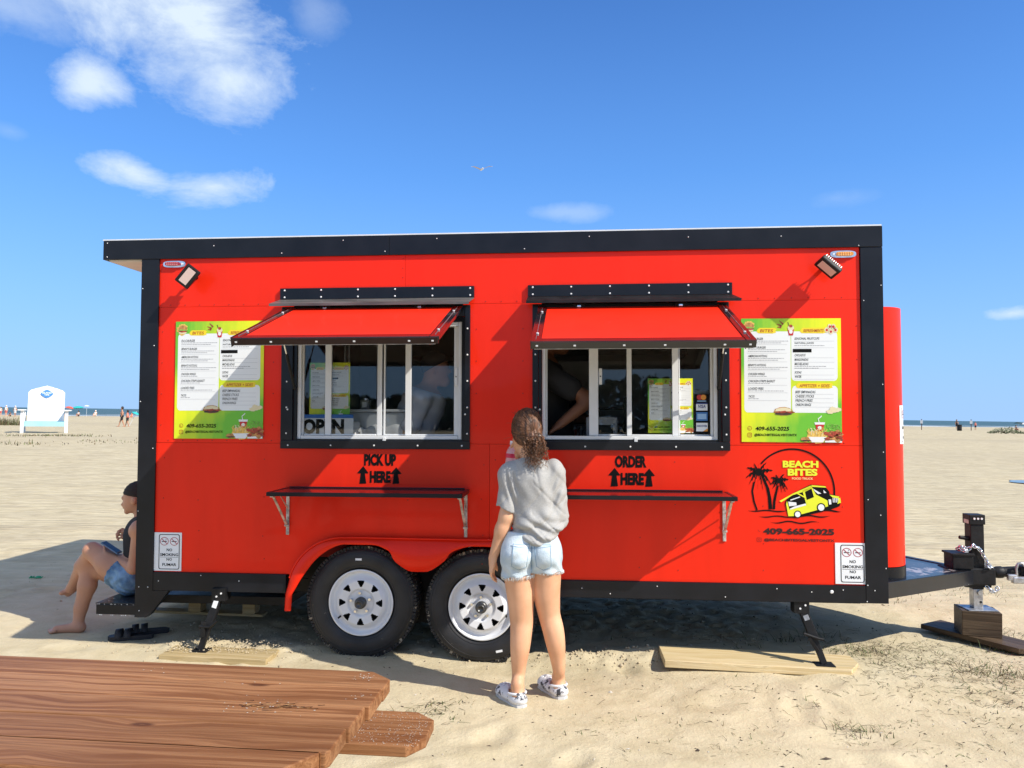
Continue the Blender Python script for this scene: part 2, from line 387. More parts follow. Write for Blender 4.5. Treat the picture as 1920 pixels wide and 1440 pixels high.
# ------------------------------------------------------------------ ground
_pits = []
for _ in range(420):
    px_, py_ = RNG.uniform(-6, 9), 2.6+RNG.rand()**1.3*13
    if (-2.6 < px_ < 2.4 and 4.72 < py_ < 7.3) or ((px_-.1)**2+(py_-4.15)**2 < .16): continue
    _pits.append((px_, py_, RNG.uniform(.07, .13), RNG.uniform(.006, .018), RNG.uniform(0, pi), RNG.uniform(1.3, 2.2)))
def terrain(x, y):
    x = np.asarray(x, float); y = np.asarray(y, float)
    near = 1/(1+(np.hypot(x, y-4.5)/7)**2)
    far = 1-np.exp(-np.maximum(y-9, 0)/20)
    z = .05*vnoise(x*.45+3, y*.45)*(.25+.75*(1-near))+.018*vnoise(x*1.4, y*1.4+9)+.010*vnoise(x*3.7+5, y*4.1)+.005*vnoise(x*9, y*9)*near+.003*vnoise(x*22, y*22)*near+.0016*vnoise(x*43, y*43)*near
    z += far*(.30*vnoise(x*.06, y*.09+4)+.12*vnoise(x*.22+7, y*.3))*np.exp(-np.maximum(y-120, 0)/40)
    z += .25*np.exp(-((x+31)/7)**2-((y-36)/4)**2)*far          # low dune left, in front of the big chair
    # sand heaped where the wheels and jacks dug in
    lump = vnoise(x*13+3, y*13)+.6*vnoise(x*29, y*29+2)+.35
    m1 = np.exp(-((x-.62)/.55)**4-((y-4.86)/.13)**2)*(.030+.030*lump)
    m2 = np.exp(-((x+1.75)/.50)**4-((y-4.99)/.13)**2)*(.026+.030*lump)
    m3 = np.exp(-((x+.55)/.9)**4-((y-5.02)/.12)**2)*(.008+.018*lump)
    und = np.exp(-((x-.1)/2.2)**6-((y-6.0)/.85)**4)*(-.02+.030*lump)
    z = z+m1+m2+m3+und
    for (a, b, r, d, t, st) in _pits:
        w = (abs(x-a) < .5) & (abs(y-b) < .5)
        if not np.any(w): continue
        dx, dy = x-a, y-b; q = ((dx*cos(t)+dy*sin(t))/st)**2+(-dx*sin(t)+dy*cos(t))**2
        z = np.where(w, z-d*np.exp(-q/(r*.55)**2)+d*.5*np.exp(-((np.sqrt(q)-r*1.05)/(r*.35))**2), z)
    z = z+.050*np.exp(-((x-1.75)/.95)**4-((y-4.72)/.55)**4)-.045*np.exp(-((x-3.45)/.7)**4-((y-5.6)/.55)**4)-.012*np.exp(-((x+1.8)/.6)**4-((y-4.85)/.3)**4)
    z = np.where((np.abs(x-14.2) < 4) & (np.abs(y-19.4) < 4), z-.09*np.exp(-((x-14.0)/1.7)**4-((y-19.3)/1.3)**4), z)
    shore = y-(155+(x+75)*.2286)
    z = z*np.exp(-np.maximum(shore+30, 0)/18)+.10*np.clip(-shore/60, 0, 1)*far-.09*np.maximum(shore, 0)**.9
    return z
def hz_(x, y): return float(terrain(np.array([x]), np.array([y]))[0])
def axis(lo, a, b, hi, st, g):
    mid = list(np.arange(a, b, st)); o = []; s = st; v = mid[-1]
    while v < hi: s = min(s*g, 260); v += s; o.append(v)
    l = []; s = st; v = a
    while v > lo: s = min(s*g, 260); v -= s; l.append(v)
    return np.array(l[::-1]+mid+o)
gx = axis(-2500, -4.2, 4.4, 2500, .024, 1.055); gy = axis(-90, 2.4, 7.2, 700, .024, 1.035)
GX, GY = np.meshgrid(gx, gy, indexing='ij'); GZ = terrain(GX, GY)
V = np.stack([GX, GY, GZ], -1).reshape(-1, 3); nx, ny = len(gx), len(gy)
ii = (np.arange(nx-1)[:, None]*ny+np.arange(ny-1)[None, :]).ravel(); Fq = np.stack([ii, ii+ny, ii+ny+1, ii+1], 1)
me = bpy.data.meshes.new('sand_ground'); me.vertices.add(len(V)); me.vertices.foreach_set('co', V.ravel())
me.loops.add(Fq.size); me.loops.foreach_set('vertex_index', Fq.ravel().astype(np.int32)); me.polygons.add(len(Fq))
me.polygons.foreach_set('loop_start', np.arange(0, Fq.size, 4, dtype=np.int32)); me.polygons.foreach_set('loop_total', np.full(len(Fq), 4, np.int32))
me.polygons.foreach_set('use_smooth', np.ones(len(Fq), bool)); me.update(calc_edges=True)
ground = bpy.data.objects.new('sand_ground', me); COL.objects.link(ground); tag(ground, kind='structure')

def sand_material():
    m = bpy.data.materials.new('beach_sand'); m.use_nodes = True; N, L = nodes(m); b = N['Principled BSDF']
    b.inputs['Roughness'].default_value = .95; b.inputs['Specular IOR Level'].default_value = .15
    tc = N.new('ShaderNodeTexCoord'); P = tc.outputs['Object']
    def noise(scale, det=5, rough=.55, st=(1, 1, 1), rot=0, dist=0):
        mp = N.new('ShaderNodeMapping'); mp.inputs['Scale'].default_value = st; mp.inputs['Rotation'].default_value = (0, 0, rot); L.new(P, mp.inputs[0])
        n = N.new('ShaderNodeTexNoise'); n.inputs['Scale'].default_value = scale; n.inputs['Detail'].default_value = det; n.inputs['Roughness'].default_value = rough; n.inputs['Distortion'].default_value = dist
        L.new(mp.outputs[0], n.inputs['Vector']); return n.outputs[0]
    def rng(x, a, b_, c=0., d=1.):
        r = N.new('ShaderNodeMapRange'); r.inputs[1].default_value = a; r.inputs[2].default_value = b_; r.inputs[3].default_value = c; r.inputs[4].default_value = d; L.new(x, r.inputs[0]); return r.outputs[0]
    def mix(f, a, b_):
        x = N.new('ShaderNodeMix'); x.data_type = 'RGBA'
        L.new(f, x.inputs[0])
        for i, v in ((6, a), (7, b_)):
            if isinstance(v, tuple): x.inputs[i].default_value = (*v, 1)
            else: L.new(v, x.inputs[i])
        return x.outputs[2]
    def mth(op, a, b_=None, clamp=False):
        x = N.new('ShaderNodeMath'); x.operation = op; x.use_clamp = clamp
        for i, v in enumerate((a, b_)):
            if v is None: continue
            if isinstance(v, (int, float)): x.inputs[i].default_value = v
            else: L.new(v, x.inputs[i])
        return x.outputs[0]
    sp = N.new('ShaderNodeSeparateXYZ'); L.new(P, sp.inputs[0])
    farm = rng(sp.outputs[1], 5.5, 9.5)                         # wind ripples start behind the trailer
    rip = noise(1.0, 3, .55, (2.0, 9.5, 1), radians(-7), .25)
    rip2 = noise(1.0, 3, .6, (.55, 3.2, 1), radians(-5), .3)
    c = mix(rng(noise(.9, 4), .35, .65), (.47, .390, .245), (.565, .480, .315))
    c = mix(rng(noise(5.5, 6), .40, .66), c, (.585, .50, .335))
    c = mix(mth('MULTIPLY', rng(noise(38, 6, .75), .60, .74), .45), c, (.30, .24, .16))
    c = mix(mth('MULTIPLY', rng(noise(150, 3, .7), .62, .72), .4), c, (.22, .17, .12))
    ripc = mth('MULTIPLY', mth('MULTIPLY', rng(rip, .45, .62), .55), farm)  # dark side of the ripples painted into the colour, where bump averages out
    c = mix(ripc, c, (.345, .28, .19))
    c = mix(mth('MULTIPLY', mth('MULTIPLY', rng(rip2, .50, .68), .45), farm), c, (.35, .285, .195))
    damp = mth('MULTIPLY', rng(noise(.03, 4, .5, (.25, 1.6, 1)), .50, .62), rng(sp.outputs[1], 14, 45, 0, .55))
    c = mix(damp, c, (.40, .335, .23))
    # raw turned sand round the wheels is darker and coarser
    L.new(c, b.inputs['Base Color'])
    h = mth('ADD', mth('MULTIPLY', mth('MULTIPLY', rip, farm), 1.6), mth('MULTIPLY', noise(60, 5, .7), .16))
    h = mth('ADD', h, mth('MULTIPLY', noise(14, 4, .6), .28))
    h = mth('ADD', h, mth('MULTIPLY', mth('MULTIPLY', rip2, farm), 2.2))
    bp = N.new('ShaderNodeBump'); bp.inputs['Strength'].default_value = 1; bp.inputs['Distance'].default_value = .030; L.new(h, bp.inputs['Height']); L.new(bp.outputs[0], b.inputs['Normal'])
    return m
ground.data.materials.append(sand_material())

# ------------------------------------------------------------------ sea
def sea_material():
    m = bpy.data.materials.new('sea_water'); m.use_nodes = True; N, L = nodes(m); b = N['Principled BSDF']
    b.inputs['Roughness'].default_value = .42; b.inputs['Specular IOR Level'].default_value = .25
    tc = N.new('ShaderNodeTexCoord'); sp = N.new('ShaderNodeSeparateXYZ'); L.new(tc.outputs['Object'], sp.inputs[0])
    def noise(st, sc, det=5):
        mp = N.new('ShaderNodeMapping'); mp.inputs['Scale'].default_value = st; L.new(tc.outputs['Object'], mp.inputs[0])
        n = N.new('ShaderNodeTexNoise'); n.inputs['Scale'].default_value = sc; n.inputs['Detail'].default_value = det; L.new(mp.outputs[0], n.inputs['Vector']); return n.outputs[0]
    n1 = noise((.03, .16, 1), 1.0, 6)
    r = N.new('ShaderNodeMapRange'); r.inputs[1].default_value = .52; r.inputs[2].default_value = .56; L.new(n1, r.inputs[0])
    fade = N.new('ShaderNodeMapRange'); fade.inputs[1].default_value = 20; fade.inputs[2].default_value = 75; fade.inputs[3].default_value = 1; fade.inputs[4].default_value = 0; L.new(sp.outputs[1], fade.inputs[0])
    mu = N.new('ShaderNodeMath'); mu.operation = 'MULTIPLY'; L.new(r.outputs[0], mu.inputs[0]); L.new(fade.outputs[0], mu.inputs[1])
    edge = N.new('ShaderNodeMapRange'); edge.inputs[1].default_value = 2; edge.inputs[2].default_value = 7; edge.inputs[3].default_value = 1; edge.inputs[4].default_value = 0; L.new(sp.outputs[1], edge.inputs[0])
    mxm = N.new('ShaderNodeMath'); mxm.operation = 'MAXIMUM'; L.new(mu.outputs[0], mxm.inputs[0]); L.new(edge.outputs[0], mxm.inputs[1])
    cc = N.new('ShaderNodeMix'); cc.data_type = 'RGBA'; L.new(noise((.002, .012, 1), 1., 6), cc.inputs[0]); cc.inputs[6].default_value = (.040, .085, .082, 1); cc.inputs[7].default_value = (.075, .130, .115, 1)
    c2 = N.new('ShaderNodeMix'); c2.data_type = 'RGBA'; L.new(mxm.outputs[0], c2.inputs[0]); L.new(cc.outputs[2], c2.inputs[6]); c2.inputs[7].default_value = (.8, .82, .82, 1)
    L.new(c2.outputs[2], b.inputs['Base Color'])
    bp = N.new('ShaderNodeBump'); bp.inputs['Distance'].default_value = .6; bp.inputs['Strength'].default_value = 1; L.new(noise((.25, .8, 1), 1., 4), bp.inputs['Height']); L.new(bp.outputs[0], b.inputs['Normal'])
    return m
mb = MB(); xs = [-14000, -3000, -600, -200, 0, 200, 600, 3000, 14000]; ys = [0, 8, 30, 120, 600, 3000, 14000]
vv = [(x, y, 0) for x in xs for y in ys]; mb.add(vv, [(i*len(ys)+j, (i+1)*len(ys)+j, (i+1)*len(ys)+j+1, i*len(ys)+j+1) for i in range(len(xs)-1) for j in range(len(ys)-1)])
sea = mb.build('sea', sea_material(), fix=False); sea.location = (0, 171.5, -.03); sea.rotation_euler = (0, 0, math.atan(.2286)); tag(sea, kind='structure')

# puddle at the right edge: a shallow pool in the ripples
mb = MB(); pc = ground_at(1925, 905); pts = []
for k in range(40):
    a = 2*pi*k/40; rr = 1+.18*sin(3*a+1)+.1*sin(7*a); pts.append((1.15*rr*cos(a), 1.35*rr*sin(a)))
mb.add([(x, y, 0) for x, y in pts], [tuple(range(40))])
pud = mb.build('puddle', mat('still_water', (.10, .09, .07), .04, spec=.6), fix=False); pz = hz_(pc.x, pc.y); pud.location = (14.2, 19.3, hz_(14.2, 19.3)+.045); pud.scale = (1.25, .9, 1); tag(pud, kind='structure')

# ------------------------------------------------------------------ grass
def blades(name, spots, mats, seed, wid=.0035):
    rr = np.random.RandomState(seed); mb = MB()
    for (x, y, n, spread, hgt, sprawl) in spots:
        for _ in range(n):
            bx, by = x+rr.randn()*spread, y+rr.randn()*spread*.7; a = rr.uniform(0, 2*pi); L = hgt*rr.uniform(.4, 1.15); s = sprawl*rr.uniform(.3, 1.3); w = wid*rr.uniform(.6, 1.4)
            bz = hz_(bx, by)-.004; vs = []
            for t in (0, .35, .7, 1):
                r_ = L*s*t**1.2; z = L*(t-.45*s*t*t)/(1+.3*s); ww = w*(1-t*.85)
                cx, cy = bx+cos(a)*r_+rr.randn()*.001, by+sin(a)*r_
                vs += [(cx-sin(a)*ww, cy+cos(a)*ww, bz+max(z, .002)), (cx+sin(a)*ww, cy-cos(a)*ww, bz+max(z, .002))]
            mb.add(vs, [(0, 1, 3, 2), (2, 3, 5, 4), (4, 5, 7, 6)], 0 if rr.rand() < .42 else (1 if rr.rand() < .6 else 2))
    return mb.build(name, mats, fix=False)
GR = [mat('grass_green', (.085, .115, .030), .7, var=.3), mat('grass_dry', (.17, .125, .06), .8, var=.3), mat('stem_dark', (.055, .038, .022), .8, var=.3)]
sp_ = []
rs = np.random.RandomState(5)
for (px, py, n, s, h, w) in [(1455, 1205, 14, .05, .10, .8), (1530, 1190, 14, .06, .12, .8), (1400, 1225, 8, .05, .06, 1), (1600, 1222, 40, .10, .05, 1.4), (1660, 1245, 60, .12, .05, 1.5), (1700, 1215, 26, .10, .06, 1.4),
        (1580, 1238, 30, .06, .06, 1.2), (1625, 1232, 34, .05, .06, 1.1), (1560, 1205, 20, .08, .05, 1.4), (1870, 1265, 70, .09, .10, 1.0), (1885, 1205, 40, .07, .09, .7), (1820, 1290, 40, .12, .06, 1.4), (1905, 1310, 34, .10, .06, 1.4),
        (1760, 1200, 16, .08, .06, 1.3), (1790, 1255, 26, .12, .06, 1.3), (1610, 1375, 22, .05, .07, .9), (1590, 1365, 8, .03, .05, 1.2), (1700, 1310, 9, .07, .05, 1.4), (1480, 1330, 8, .10, .04, 1.5), (1830, 1330, 14, .1, .05, 1.4),
        (810, 1325, 22, .05, .06, 1.4), (780, 1342, 14, .04, .05, 1.4), (840, 1350, 7, .04, .04, 1.5), (860, 1313, 5, .06, .04, 1.3), (1130, 1150, 12, .2, .05, 1.3), (1690, 1125, 16, .12, .08, .8), (1660, 1105, 10, .08, .05, 1.), (1780, 1105, 22, .14, .09, .8), (1850, 1110, 16, .12, .10, .7), (1880, 1175, 12, .06, .07, .8),
        (1915, 1180, 14, .07, .07, .9), (1820, 1190, 8, .05, .06, .9), (1150, 1370, 5, .05, .03, 1.5), (1380, 1400, 5, .06, .03, 1.4), (1320, 1290, 6, .10, .03, 1.4), (1740, 1400, 10, .12, .04, 1.4), (95, 1085, 20, .2, .03, 1.5), (150, 1060, 18, .2, .03, 1.5)]:
    g = ground_at(px, py); sp_.append((g.x, g.y, int(n*2.4), s*1.5, h*.95, w*1.15))
for _ in range(110):
    px, py = rs.uniform(1060, 1915), rs.uniform(1150, 1420)
    if px < 1600 and 1205 < py < 1275: continue
    g = ground_at(px, py); sp_.append((g.x, g.y, int(rs.randint(2, 9)), .04, .035, 1.5))
tag(blades('beach_grass', sp_, GR, 3, .0024), kind='stuff')
sp_ = []
for (px, py, Y, n, s, h) in [(12, 798, 40, 520, 1.0, .8), (85, 822, 42, 200, 1.2, .15), (100, 820, 42, 110, 1.2, .14), (8, 836, 28, 60, 1.0, .12), (42, 836, 27, 26, .5, .22), (205, 832, 30, 80, 1.6, .12)]:
    g = ground_at(px, py); sp_.append((g.x, g.y, n, s, h, .5))
tag(blades('dune_grass', sp_, [mat('dune_green', (.13, .15, .06), .8, var=.3), GR[1], GR[2]], 4, .02), kind='stuff')
# dead creeping stems tangled over the sand by the hitch
mb = MB(); rs = np.random.RandomState(77)
for _ in range(560):
    if rs.rand() < .62: px, py = 1655+rs.randn()*95, 1240+rs.randn()*32
    elif rs.rand() < .75: px, py = 1840+rs.randn()*70, 1275+rs.randn()*45
    else: px, py = rs.uniform(1100, 1915), rs.uniform(1190, 1430)
    if px < 1625 and py > 1195 and py < 1272 or py < 1150 or px > 1925: continue
    g = ground_at(px, py); x, y = g.x, g.y; a = rs.uniform(0, 2*pi); L_ = rs.uniform(.03, .13); pts = []; n = 6
    for k in range(n): pts.append((x, y, hz_(x, y)+.002+.010*sin(pi*k/(n-1))*rs.rand())); a += rs.randn()*.45; x += cos(a)*L_/n; y += sin(a)*L_/n
    mb.tube(pts, [.0011*(1-.12*k) for k in range(n)], 3, int(rs.rand() < .35), cap=False)
tag(mb.build('dry_stems', [GR[2], GR[1]], fix=False), kind='stuff')
# low scrub and trees a long way behind the camera: they only show in the panes
mb = MB(); rs = np.random.RandomState(12)
for _ in range(17000):
    x = rs.uniform(-75, 75); H_ = 2.2+2.6*(float(vnoise(x*.11, 3.))+.5)+1.0*(float(vnoise(x*.5, 8.))+.5); z = rs.rand()**.8*H_; y = -60+rs.randn()*2.5; s_ = rs.uniform(.2, .5); b_ = rs.uniform(0, pi); c_ = rs.uniform(-.6, .6)
    mb.add([(x-cos(b_)*s_, y-sin(b_)*s_, z), (x, y, z+s_*.8+c_*.2), (x+cos(b_)*s_, y+sin(b_)*s_, z), (x, y+c_*s_, z-s_*.7)], [(0, 1, 2, 3)])
tag(mb.build('distant_trees', mat('tree_green', (.035, .055, .025), .8, var=.4, vscale=1), fix=False), kind='stuff')
# twigs, shell bits and dark crumbs scattered over the near sand
mb = MB(); rs = np.random.RandomState(9)
for _ in range(1500):
    x, y = rs.uniform(-2.2, 3.6), rs.uniform(2.7, 5.0+rs.rand()*2)
    if rs.rand() > .35+.65*float(vnoise(x*1.3, y*1.3)+.5): continue
    z = hz_(x, y); r = rs.uniform(.0015, .005)*(2.2 if rs.rand() < .06 else 1); a = rs.uniform(0, pi); e = rs.uniform(1, 3.5)
    mb.add([(x+cos(a)*r*e, y+sin(a)*r*e, z+.001), (x-sin(a)*r, y+cos(a)*r, z+.001), (x-cos(a)*r*e, y-sin(a)*r*e, z+.001), (x+sin(a)*r, y-cos(a)*r, z+.001), (x, y, z+r*1.1)], [(0, 1, 4), (1, 2, 4), (2, 3, 4), (3, 0, 4)], 0 if rs.rand() < .75 else 1)
tag(mb.build('debris', [mat('dark_crumbs', (.07, .05, .035), .9, var=.4), mat('shell_bits', (.5, .45, .38), .7)], fix=False), kind='stuff')
# clods of damp sand thrown up round the wheels and jacks
mb = MB(); rs = np.random.RandomState(19)
for (cx, cy, sx, sy, n) in [(.62, 4.80, .40, .09, 330), (-1.65, 4.97, .40, .12, 300), (-.5, 5.02, .5, .10, 90), (-2.0, 5.35, .35, .25, 120), (0, 6, 1.6, .6, 300), (1.6, 5.3, .3, .2, 60)]:
    for _ in range(n):
        x, y = cx+rs.randn()*sx, cy+rs.randn()*sy; r = abs(rs.randn())*.0045+.002; z = hz_(x, y)
        vs = [(x+r*rs.uniform(.7, 1.3)*a, y+r*rs.uniform(.7, 1.3)*b, z+r*.35+r*rs.uniform(.6, 1.1)*c) for a, b, c in ((1, 0, 0), (-1, 0, 0), (0, 1, 0), (0, -1, 0), (0, 0, 1), (0, 0, -1))]
        mb.add(vs, [(0, 2, 4), (2, 1, 4), (1, 3, 4), (3, 0, 4), (2, 0, 5), (1, 2, 5), (3, 1, 5), (0, 3, 5)], 0, True)
tag(mb.build('sand_clods', mat('damp_sand', (.46, .375, .25), .95, var=.2, vscale=60), fix=False), kind='stuff')

# ------------------------------------------------------------------ far beach: the giant chair
WCH = mat('white_boards', (.82, .82, .82), .5, var=.05, vscale=2)
BLC = mat('pale_blue_boards', (.33, .62, .70), .5, var=.1, vscale=2)
ch = empty('giant_beach_chair', at(84, 812, 46)); cz = hz_(ch.location.x, ch.location.y); ch.location.z = cz
ch.rotation_euler = (0, 0, radians(28))
tag(ch, 'oversized white wooden beach chair with pale blue seat and round-cornered blue emblem', 'chair')
n_ = 7; tops = [2.47, 2.56, 2.66, 2.77, 2.84, 2.84, 2.77, 2.66, 2.56, 2.47]; outl = lambda x: 2.44+.10*min(1, (1-abs(x)/.96)*6)+.33*(1-abs(x)/.96)**.9
for i in range(n_):
    w = 1.90/n_; x0 = -.95+i*w; mb = MB(); m_ = Matrix.Translation((0, .28, .72)) @ Matrix.Rotation(radians(-12), 4, 'X')
    xa, xb, xc = x0+.004, x0+w/2, x0+w-.004; mb.prism([(xa, -.05), (xc, -.05), (xc, outl(xc)-.72), (xb, outl(xb)-.72+.012), (xa, outl(xa)-.72)], lambda a, b_, d: tuple(m_ @ Vector((a, d, b_))), 0, .05); mb.build('back_slat', WCH, ch)
for i in range(5): MB().box(-1.0, 1.0, -.75+i*.2, -.56+i*.2, .62+.02*i-.05, .67+.02*i-.05).build('seat_board', BLC, ch)
MB().box(-1.02, 1.02, -.80, -.755, .40, .68).build('seat_apron', BLC, ch)
for sx in (-1, 1):
    mb = MB(); mb.box(sx*1.03, sx*1.20, -.80, -.72, 0, 1.32).build('leg', WCH, ch)
    MB().box(sx*1.03, sx*1.15, .55, .65, 0, 1.25).build('leg', WCH, ch)
    MB().box(sx*1.00, sx*1.34, -.95, .75, 1.32, 1.38).build('armrest', WCH, ch)
mb = MB(); fr = lambda x, y, d: (x, .262-.22*(y-.72)*0+(y-.72)*.2126-d, y)
def superell(cx, cy, rx, ry, p=1.35, n=40):
    return [(cx+rx*abs(cos(t))**(2/p)*(1 if cos(t) > 0 else -1), cy+ry*abs(sin(t))**(2/p)*(1 if sin(t) > 0 else -1)) for t in [2*pi*k/n for k in range(n)]]
em = MB(); em.prism(superell(0, 2.34, .33, .25), fr, .012, .045); em = em.build('emblem', mat('emblem_blue', (.04, .20, .50), .5), ch)
tx = MB(); put_text(tx, 'ISLAND', -.24, .24, 2.34, 2.45, .052, fr, 0, .02); put_text(tx, 'TIME', -.13, .13, 2.23, 2.31, .052, fr, 0, .02); tx.build('emblem_lettering', WHITE, em)

# ------------------------------------------------------------------ far people, umbrellas, posts
def small_person(px, py, Y, H, pose, mats, label, group='beachgoers near the water', face=0.):
    """pose: stand, walk, sit; mats: skin, top, bottoms, hair"""
    g = ground_at(px, py); p = at(px, py, Y); x0, y0 = p.x, p.y; z0 = hz_(x0, y0)
    root = empty('person', (x0, y0, z0), (0, 0, face)); tag(root, label, 'person', group)
    s = H/1.75; h = .026*s; F = Field((-.55*s, -.6*s, -.03), (.55*s, .6*s, 1.85*s), h); B = Field((-.55*s, -.6*s, -.03), (.55*s, .6*s, 1.85*s), h)
    def c(a, b, ra, rb=None, f=F, k=.03): f.cap(np.array(a)*s, np.array(b)*s, ra*s, (rb or ra)*s, k*s)
    dz = -.45 if pose == 'sit' else 0
    hip = .92+dz*1.65 if pose == 'sit' else .92
    c((0, 0, hip), (0, 0, hip+.25), .13, .13); c((-.06, 0, hip+.3), (.06, 0, hip+.3), .13, .15); c((-.14, 0, hip+.48), (.14, 0, hip+.48), .075)
    c((0, 0, hip+.5), (0, 0, hip+.62), .055); c((0, -.02, hip+.70), (0, 0, hip+.76), .09, .105)
    for sx in (-1, 1):
        if pose == 'sit':
            c((sx*.09, 0, hip), (sx*.14, -.42, .38), .085, .06); c((sx*.14, -.42, .38), (sx*.12, -.50, .05), .055, .04)
            c((sx*.19, 0, hip+.48), (sx*.24, -.12, hip+.22), .05, .04); c((sx*.24, -.12, hip+.22), (sx*.14, -.34, hip+.12), .04, .03)
        else:
            st = (.22*sx if pose == 'walk' else .02)
            c((sx*.09, 0, hip), (sx*.10, st*.4-.03, .48), .085, .06); c((sx*.10, st*.4-.03, .48), (sx*.10, st, .07), .058, .04); c((sx*.10, st, .04), (sx*.11, st-.15, .03), .035)
            c((sx*.19, 0, hip+.48), (sx*.27, .02, hip+.2), .05, .04); c((sx*.27, .02, hip+.2), (sx*.25, -.08, hip-.02), .04, .03)
    F.build('body', mats[0], root, 1)
    B.cap((0, 0, (hip+.02)*s), (0, 0, (hip+.04)*s), .155*s, None, .02)
    for sx in (-1, 1):
        e = (sx*.13, -.3, .33) if pose == 'sit' else (sx*.10, 0, hip-.28)
        B.cap((sx*.08*s, 0, hip*s), tuple(np.array(e)*s), .105*s, .095*s, .03)
    B.build('shorts', mats[2], root, 1)
    if mats[1]:
        B = Field((-.55*s, -.6*s, -.03), (.55*s, .6*s, 1.85*s), h); B.cap((0, 0, (hip+.08)*s), (0, 0, (hip+.3)*s), .15*s, .16*s, .03); B.cap((-.14*s, 0, (hip+.47)*s), (.14*s, 0, (hip+.47)*s), .09*s, None, .03)
        B.build('top', mats[1], root, 1)
    B = Field((-.3*s, -.3*s, (hip+.5)*s), (.3*s, .3*s, 1.95*s), h); B.cap((0, .02*s, (hip+.72)*s), (0, .02*s, (hip+.79)*s), .115*s, None, .02); B.cut((0, -.05*s, (hip+.72)*s), (0, -1, -.5)); B.build('hair', mats[3], root, 1)
    return root
HAIR = mat('dark_hair', (.03, .02, .015), .6); BLKC = mat('black_cloth', (.012, .012, .014), .85); WHC = mat('white_cloth', (.78, .77, .76), .85); PNK = mat('coral_cloth', (.62, .14, .12), .85); TEAL = mat('teal_canvas', (.02, .42, .40), .7, var=.1); CORAL = mat('coral_canvas', (.62, .09, .05), .7, var=.1)
small_person(228, 800, 66, 1.68, 'walk', (SKIN2, None, BLKC, HAIR), 'shirtless person in black shorts walking on the sand behind the trailer corner', 'couple walking on the beach', radians(-60))
small_person(238.5, 799, 66, 1.40, 'walk', (SKIN2, PNK, BLKC, HAIR), 'smaller dark-haired person in pink top walking beside the shirtless one', 'couple walking on the beach', radians(-80))
small_person(11, 782, 128, 1.75, 'stand', (SKIN, WHC, PNK, WHC), 'standing person in white top and coral bottoms by the water left of the big chair')
small_person(28, 782, 128, 1.7, 'stand', (SKIN2, WHC, WHC, WHC), 'person all in white standing between coral bottoms and the big chair')
small_person(1, 781, 128, 1.5, 'stand', (SKIN, WHC, PNK, HAIR), 'person in white top cut by the left picture edge')
small_person(19, 781, 126, 1.3, 'sit', (SKIN2, BLKC, BLKC, HAIR), 'person in black sitting low between two standing people at the far left')
small_person(125, 781, 133, 1.6, 'sit', (SKIN2, BLKC, BLKC, HAIR), 'person in black sitting in the shade of the coral umbrella')
small_person(147, 781, 134, 1.7, 'sit', (SKIN2, WHC, BLKC, HAIR), 'person in a white top sitting under the teal beach umbrella')
small_person(179, 781, 136, 1.9, 'sit', (SKIN, WHC, WHC, WHC), 'person in white sitting at the surf between umbrella and walking couple')
small_person(247, 782, 130, 1.4, 'sit', (SKIN, PNK, PNK, HAIR), 'person in pink sitting at the shoreline beside the trailer corner')
def umbrella(px, py, Y, R_, H, mat_, label, tilt=0, pole=True):
    p = at(px, py, Y); z0 = hz_(p.x, p.y); root = empty('beach_umbrella', (p.x, p.y, z0), (0, radians(tilt), 0)); tag(root, label, 'umbrella', 'beach umbrellas by the water')
    mb = MB(); n = 8; m = 6; vs = []
    for i in range(m+1):
        t = i/m
        for k in range(n*2):
            sc = 1-.05*(k % 2)*t; a = 2*pi*k/(n*2); vs.append((cos(a)*R_*t*sc, sin(a)*R_*t*sc, H-.38*R_*t**1.8+(.02 if k % 2 else 0)*t))
    N2 = n*2; mb.add(vs, [(i*N2+k, i*N2+(k+1) % N2, (i+1)*N2+(k+1) % N2, (i+1)*N2+k) for i in range(m) for k in range(N2)]); mb.build('canopy', mat_, root, fix=False)
    MB().cyl((0, 0, -.05), (0, 0, H+.08), .022, n=8).build('pole', ALU, root)
umbrella(127, 781, 133, .75, 1.75, CORAL, 'coral red beach umbrella just right of the big chair', 10)
umbrella(147, 781, 134, 1.05, 1.85, TEAL, 'teal beach umbrella beside the coral one', -6)
umbrella(162, 781, 136, .45, 2.0, WHC, 'small white parasol right of the teal umbrella', 0)
umbrella(242, 799, 67, .33, 1.38, TEAL, 'teal parasol carried behind the walking couple', 25)
umbrella(1909, 800, 118, .6, 1.35, mat('dark_canvas', (.02, .05, .05), .8), 'dark low umbrella at the far right by the waterline', 0)
umbrella(1922, 801, 118, .75, 1.3, WHC, 'white low canopy cut by the right picture edge', 0)
small_person(1905, 803, 117, 1.5, 'sit', (SKIN2, BLKC, BLKC, HAIR), 'person in black sitting below the dark umbrella at far right', 'beachgoers near the water')
POSTR = mat('weathered_red_post', (.14, .05, .04), .7)
for (px, py, Y, lab) in ((1728, 806, 112, 'white notice board on a dark red post nearest the trailer'), (1821, 808, 112, 'white notice board on a red post behind the black barrel')):
    p = at(px, py, Y); z0 = hz_(p.x, p.y); r = empty('beach_sign', (p.x, p.y, z0), (0, 0, -radians(28))); tag(r, lab, 'sign', 'notice boards at the waterline')
    MB().box(-.05, .05, -.05, .05, -.3, 1.62).build('post', POSTR, r); MB().box(-.17, .17, -.075, -.052, .98, 1.45).build('board', WHITE, r)
p = at(1799, 808, 110); z0 = hz_(p.x, p.y); r = empty('trash_barrel', (p.x, p.y, z0)); tag(r, 'black trash barrel standing on the sand beside a sign post', 'barrel')
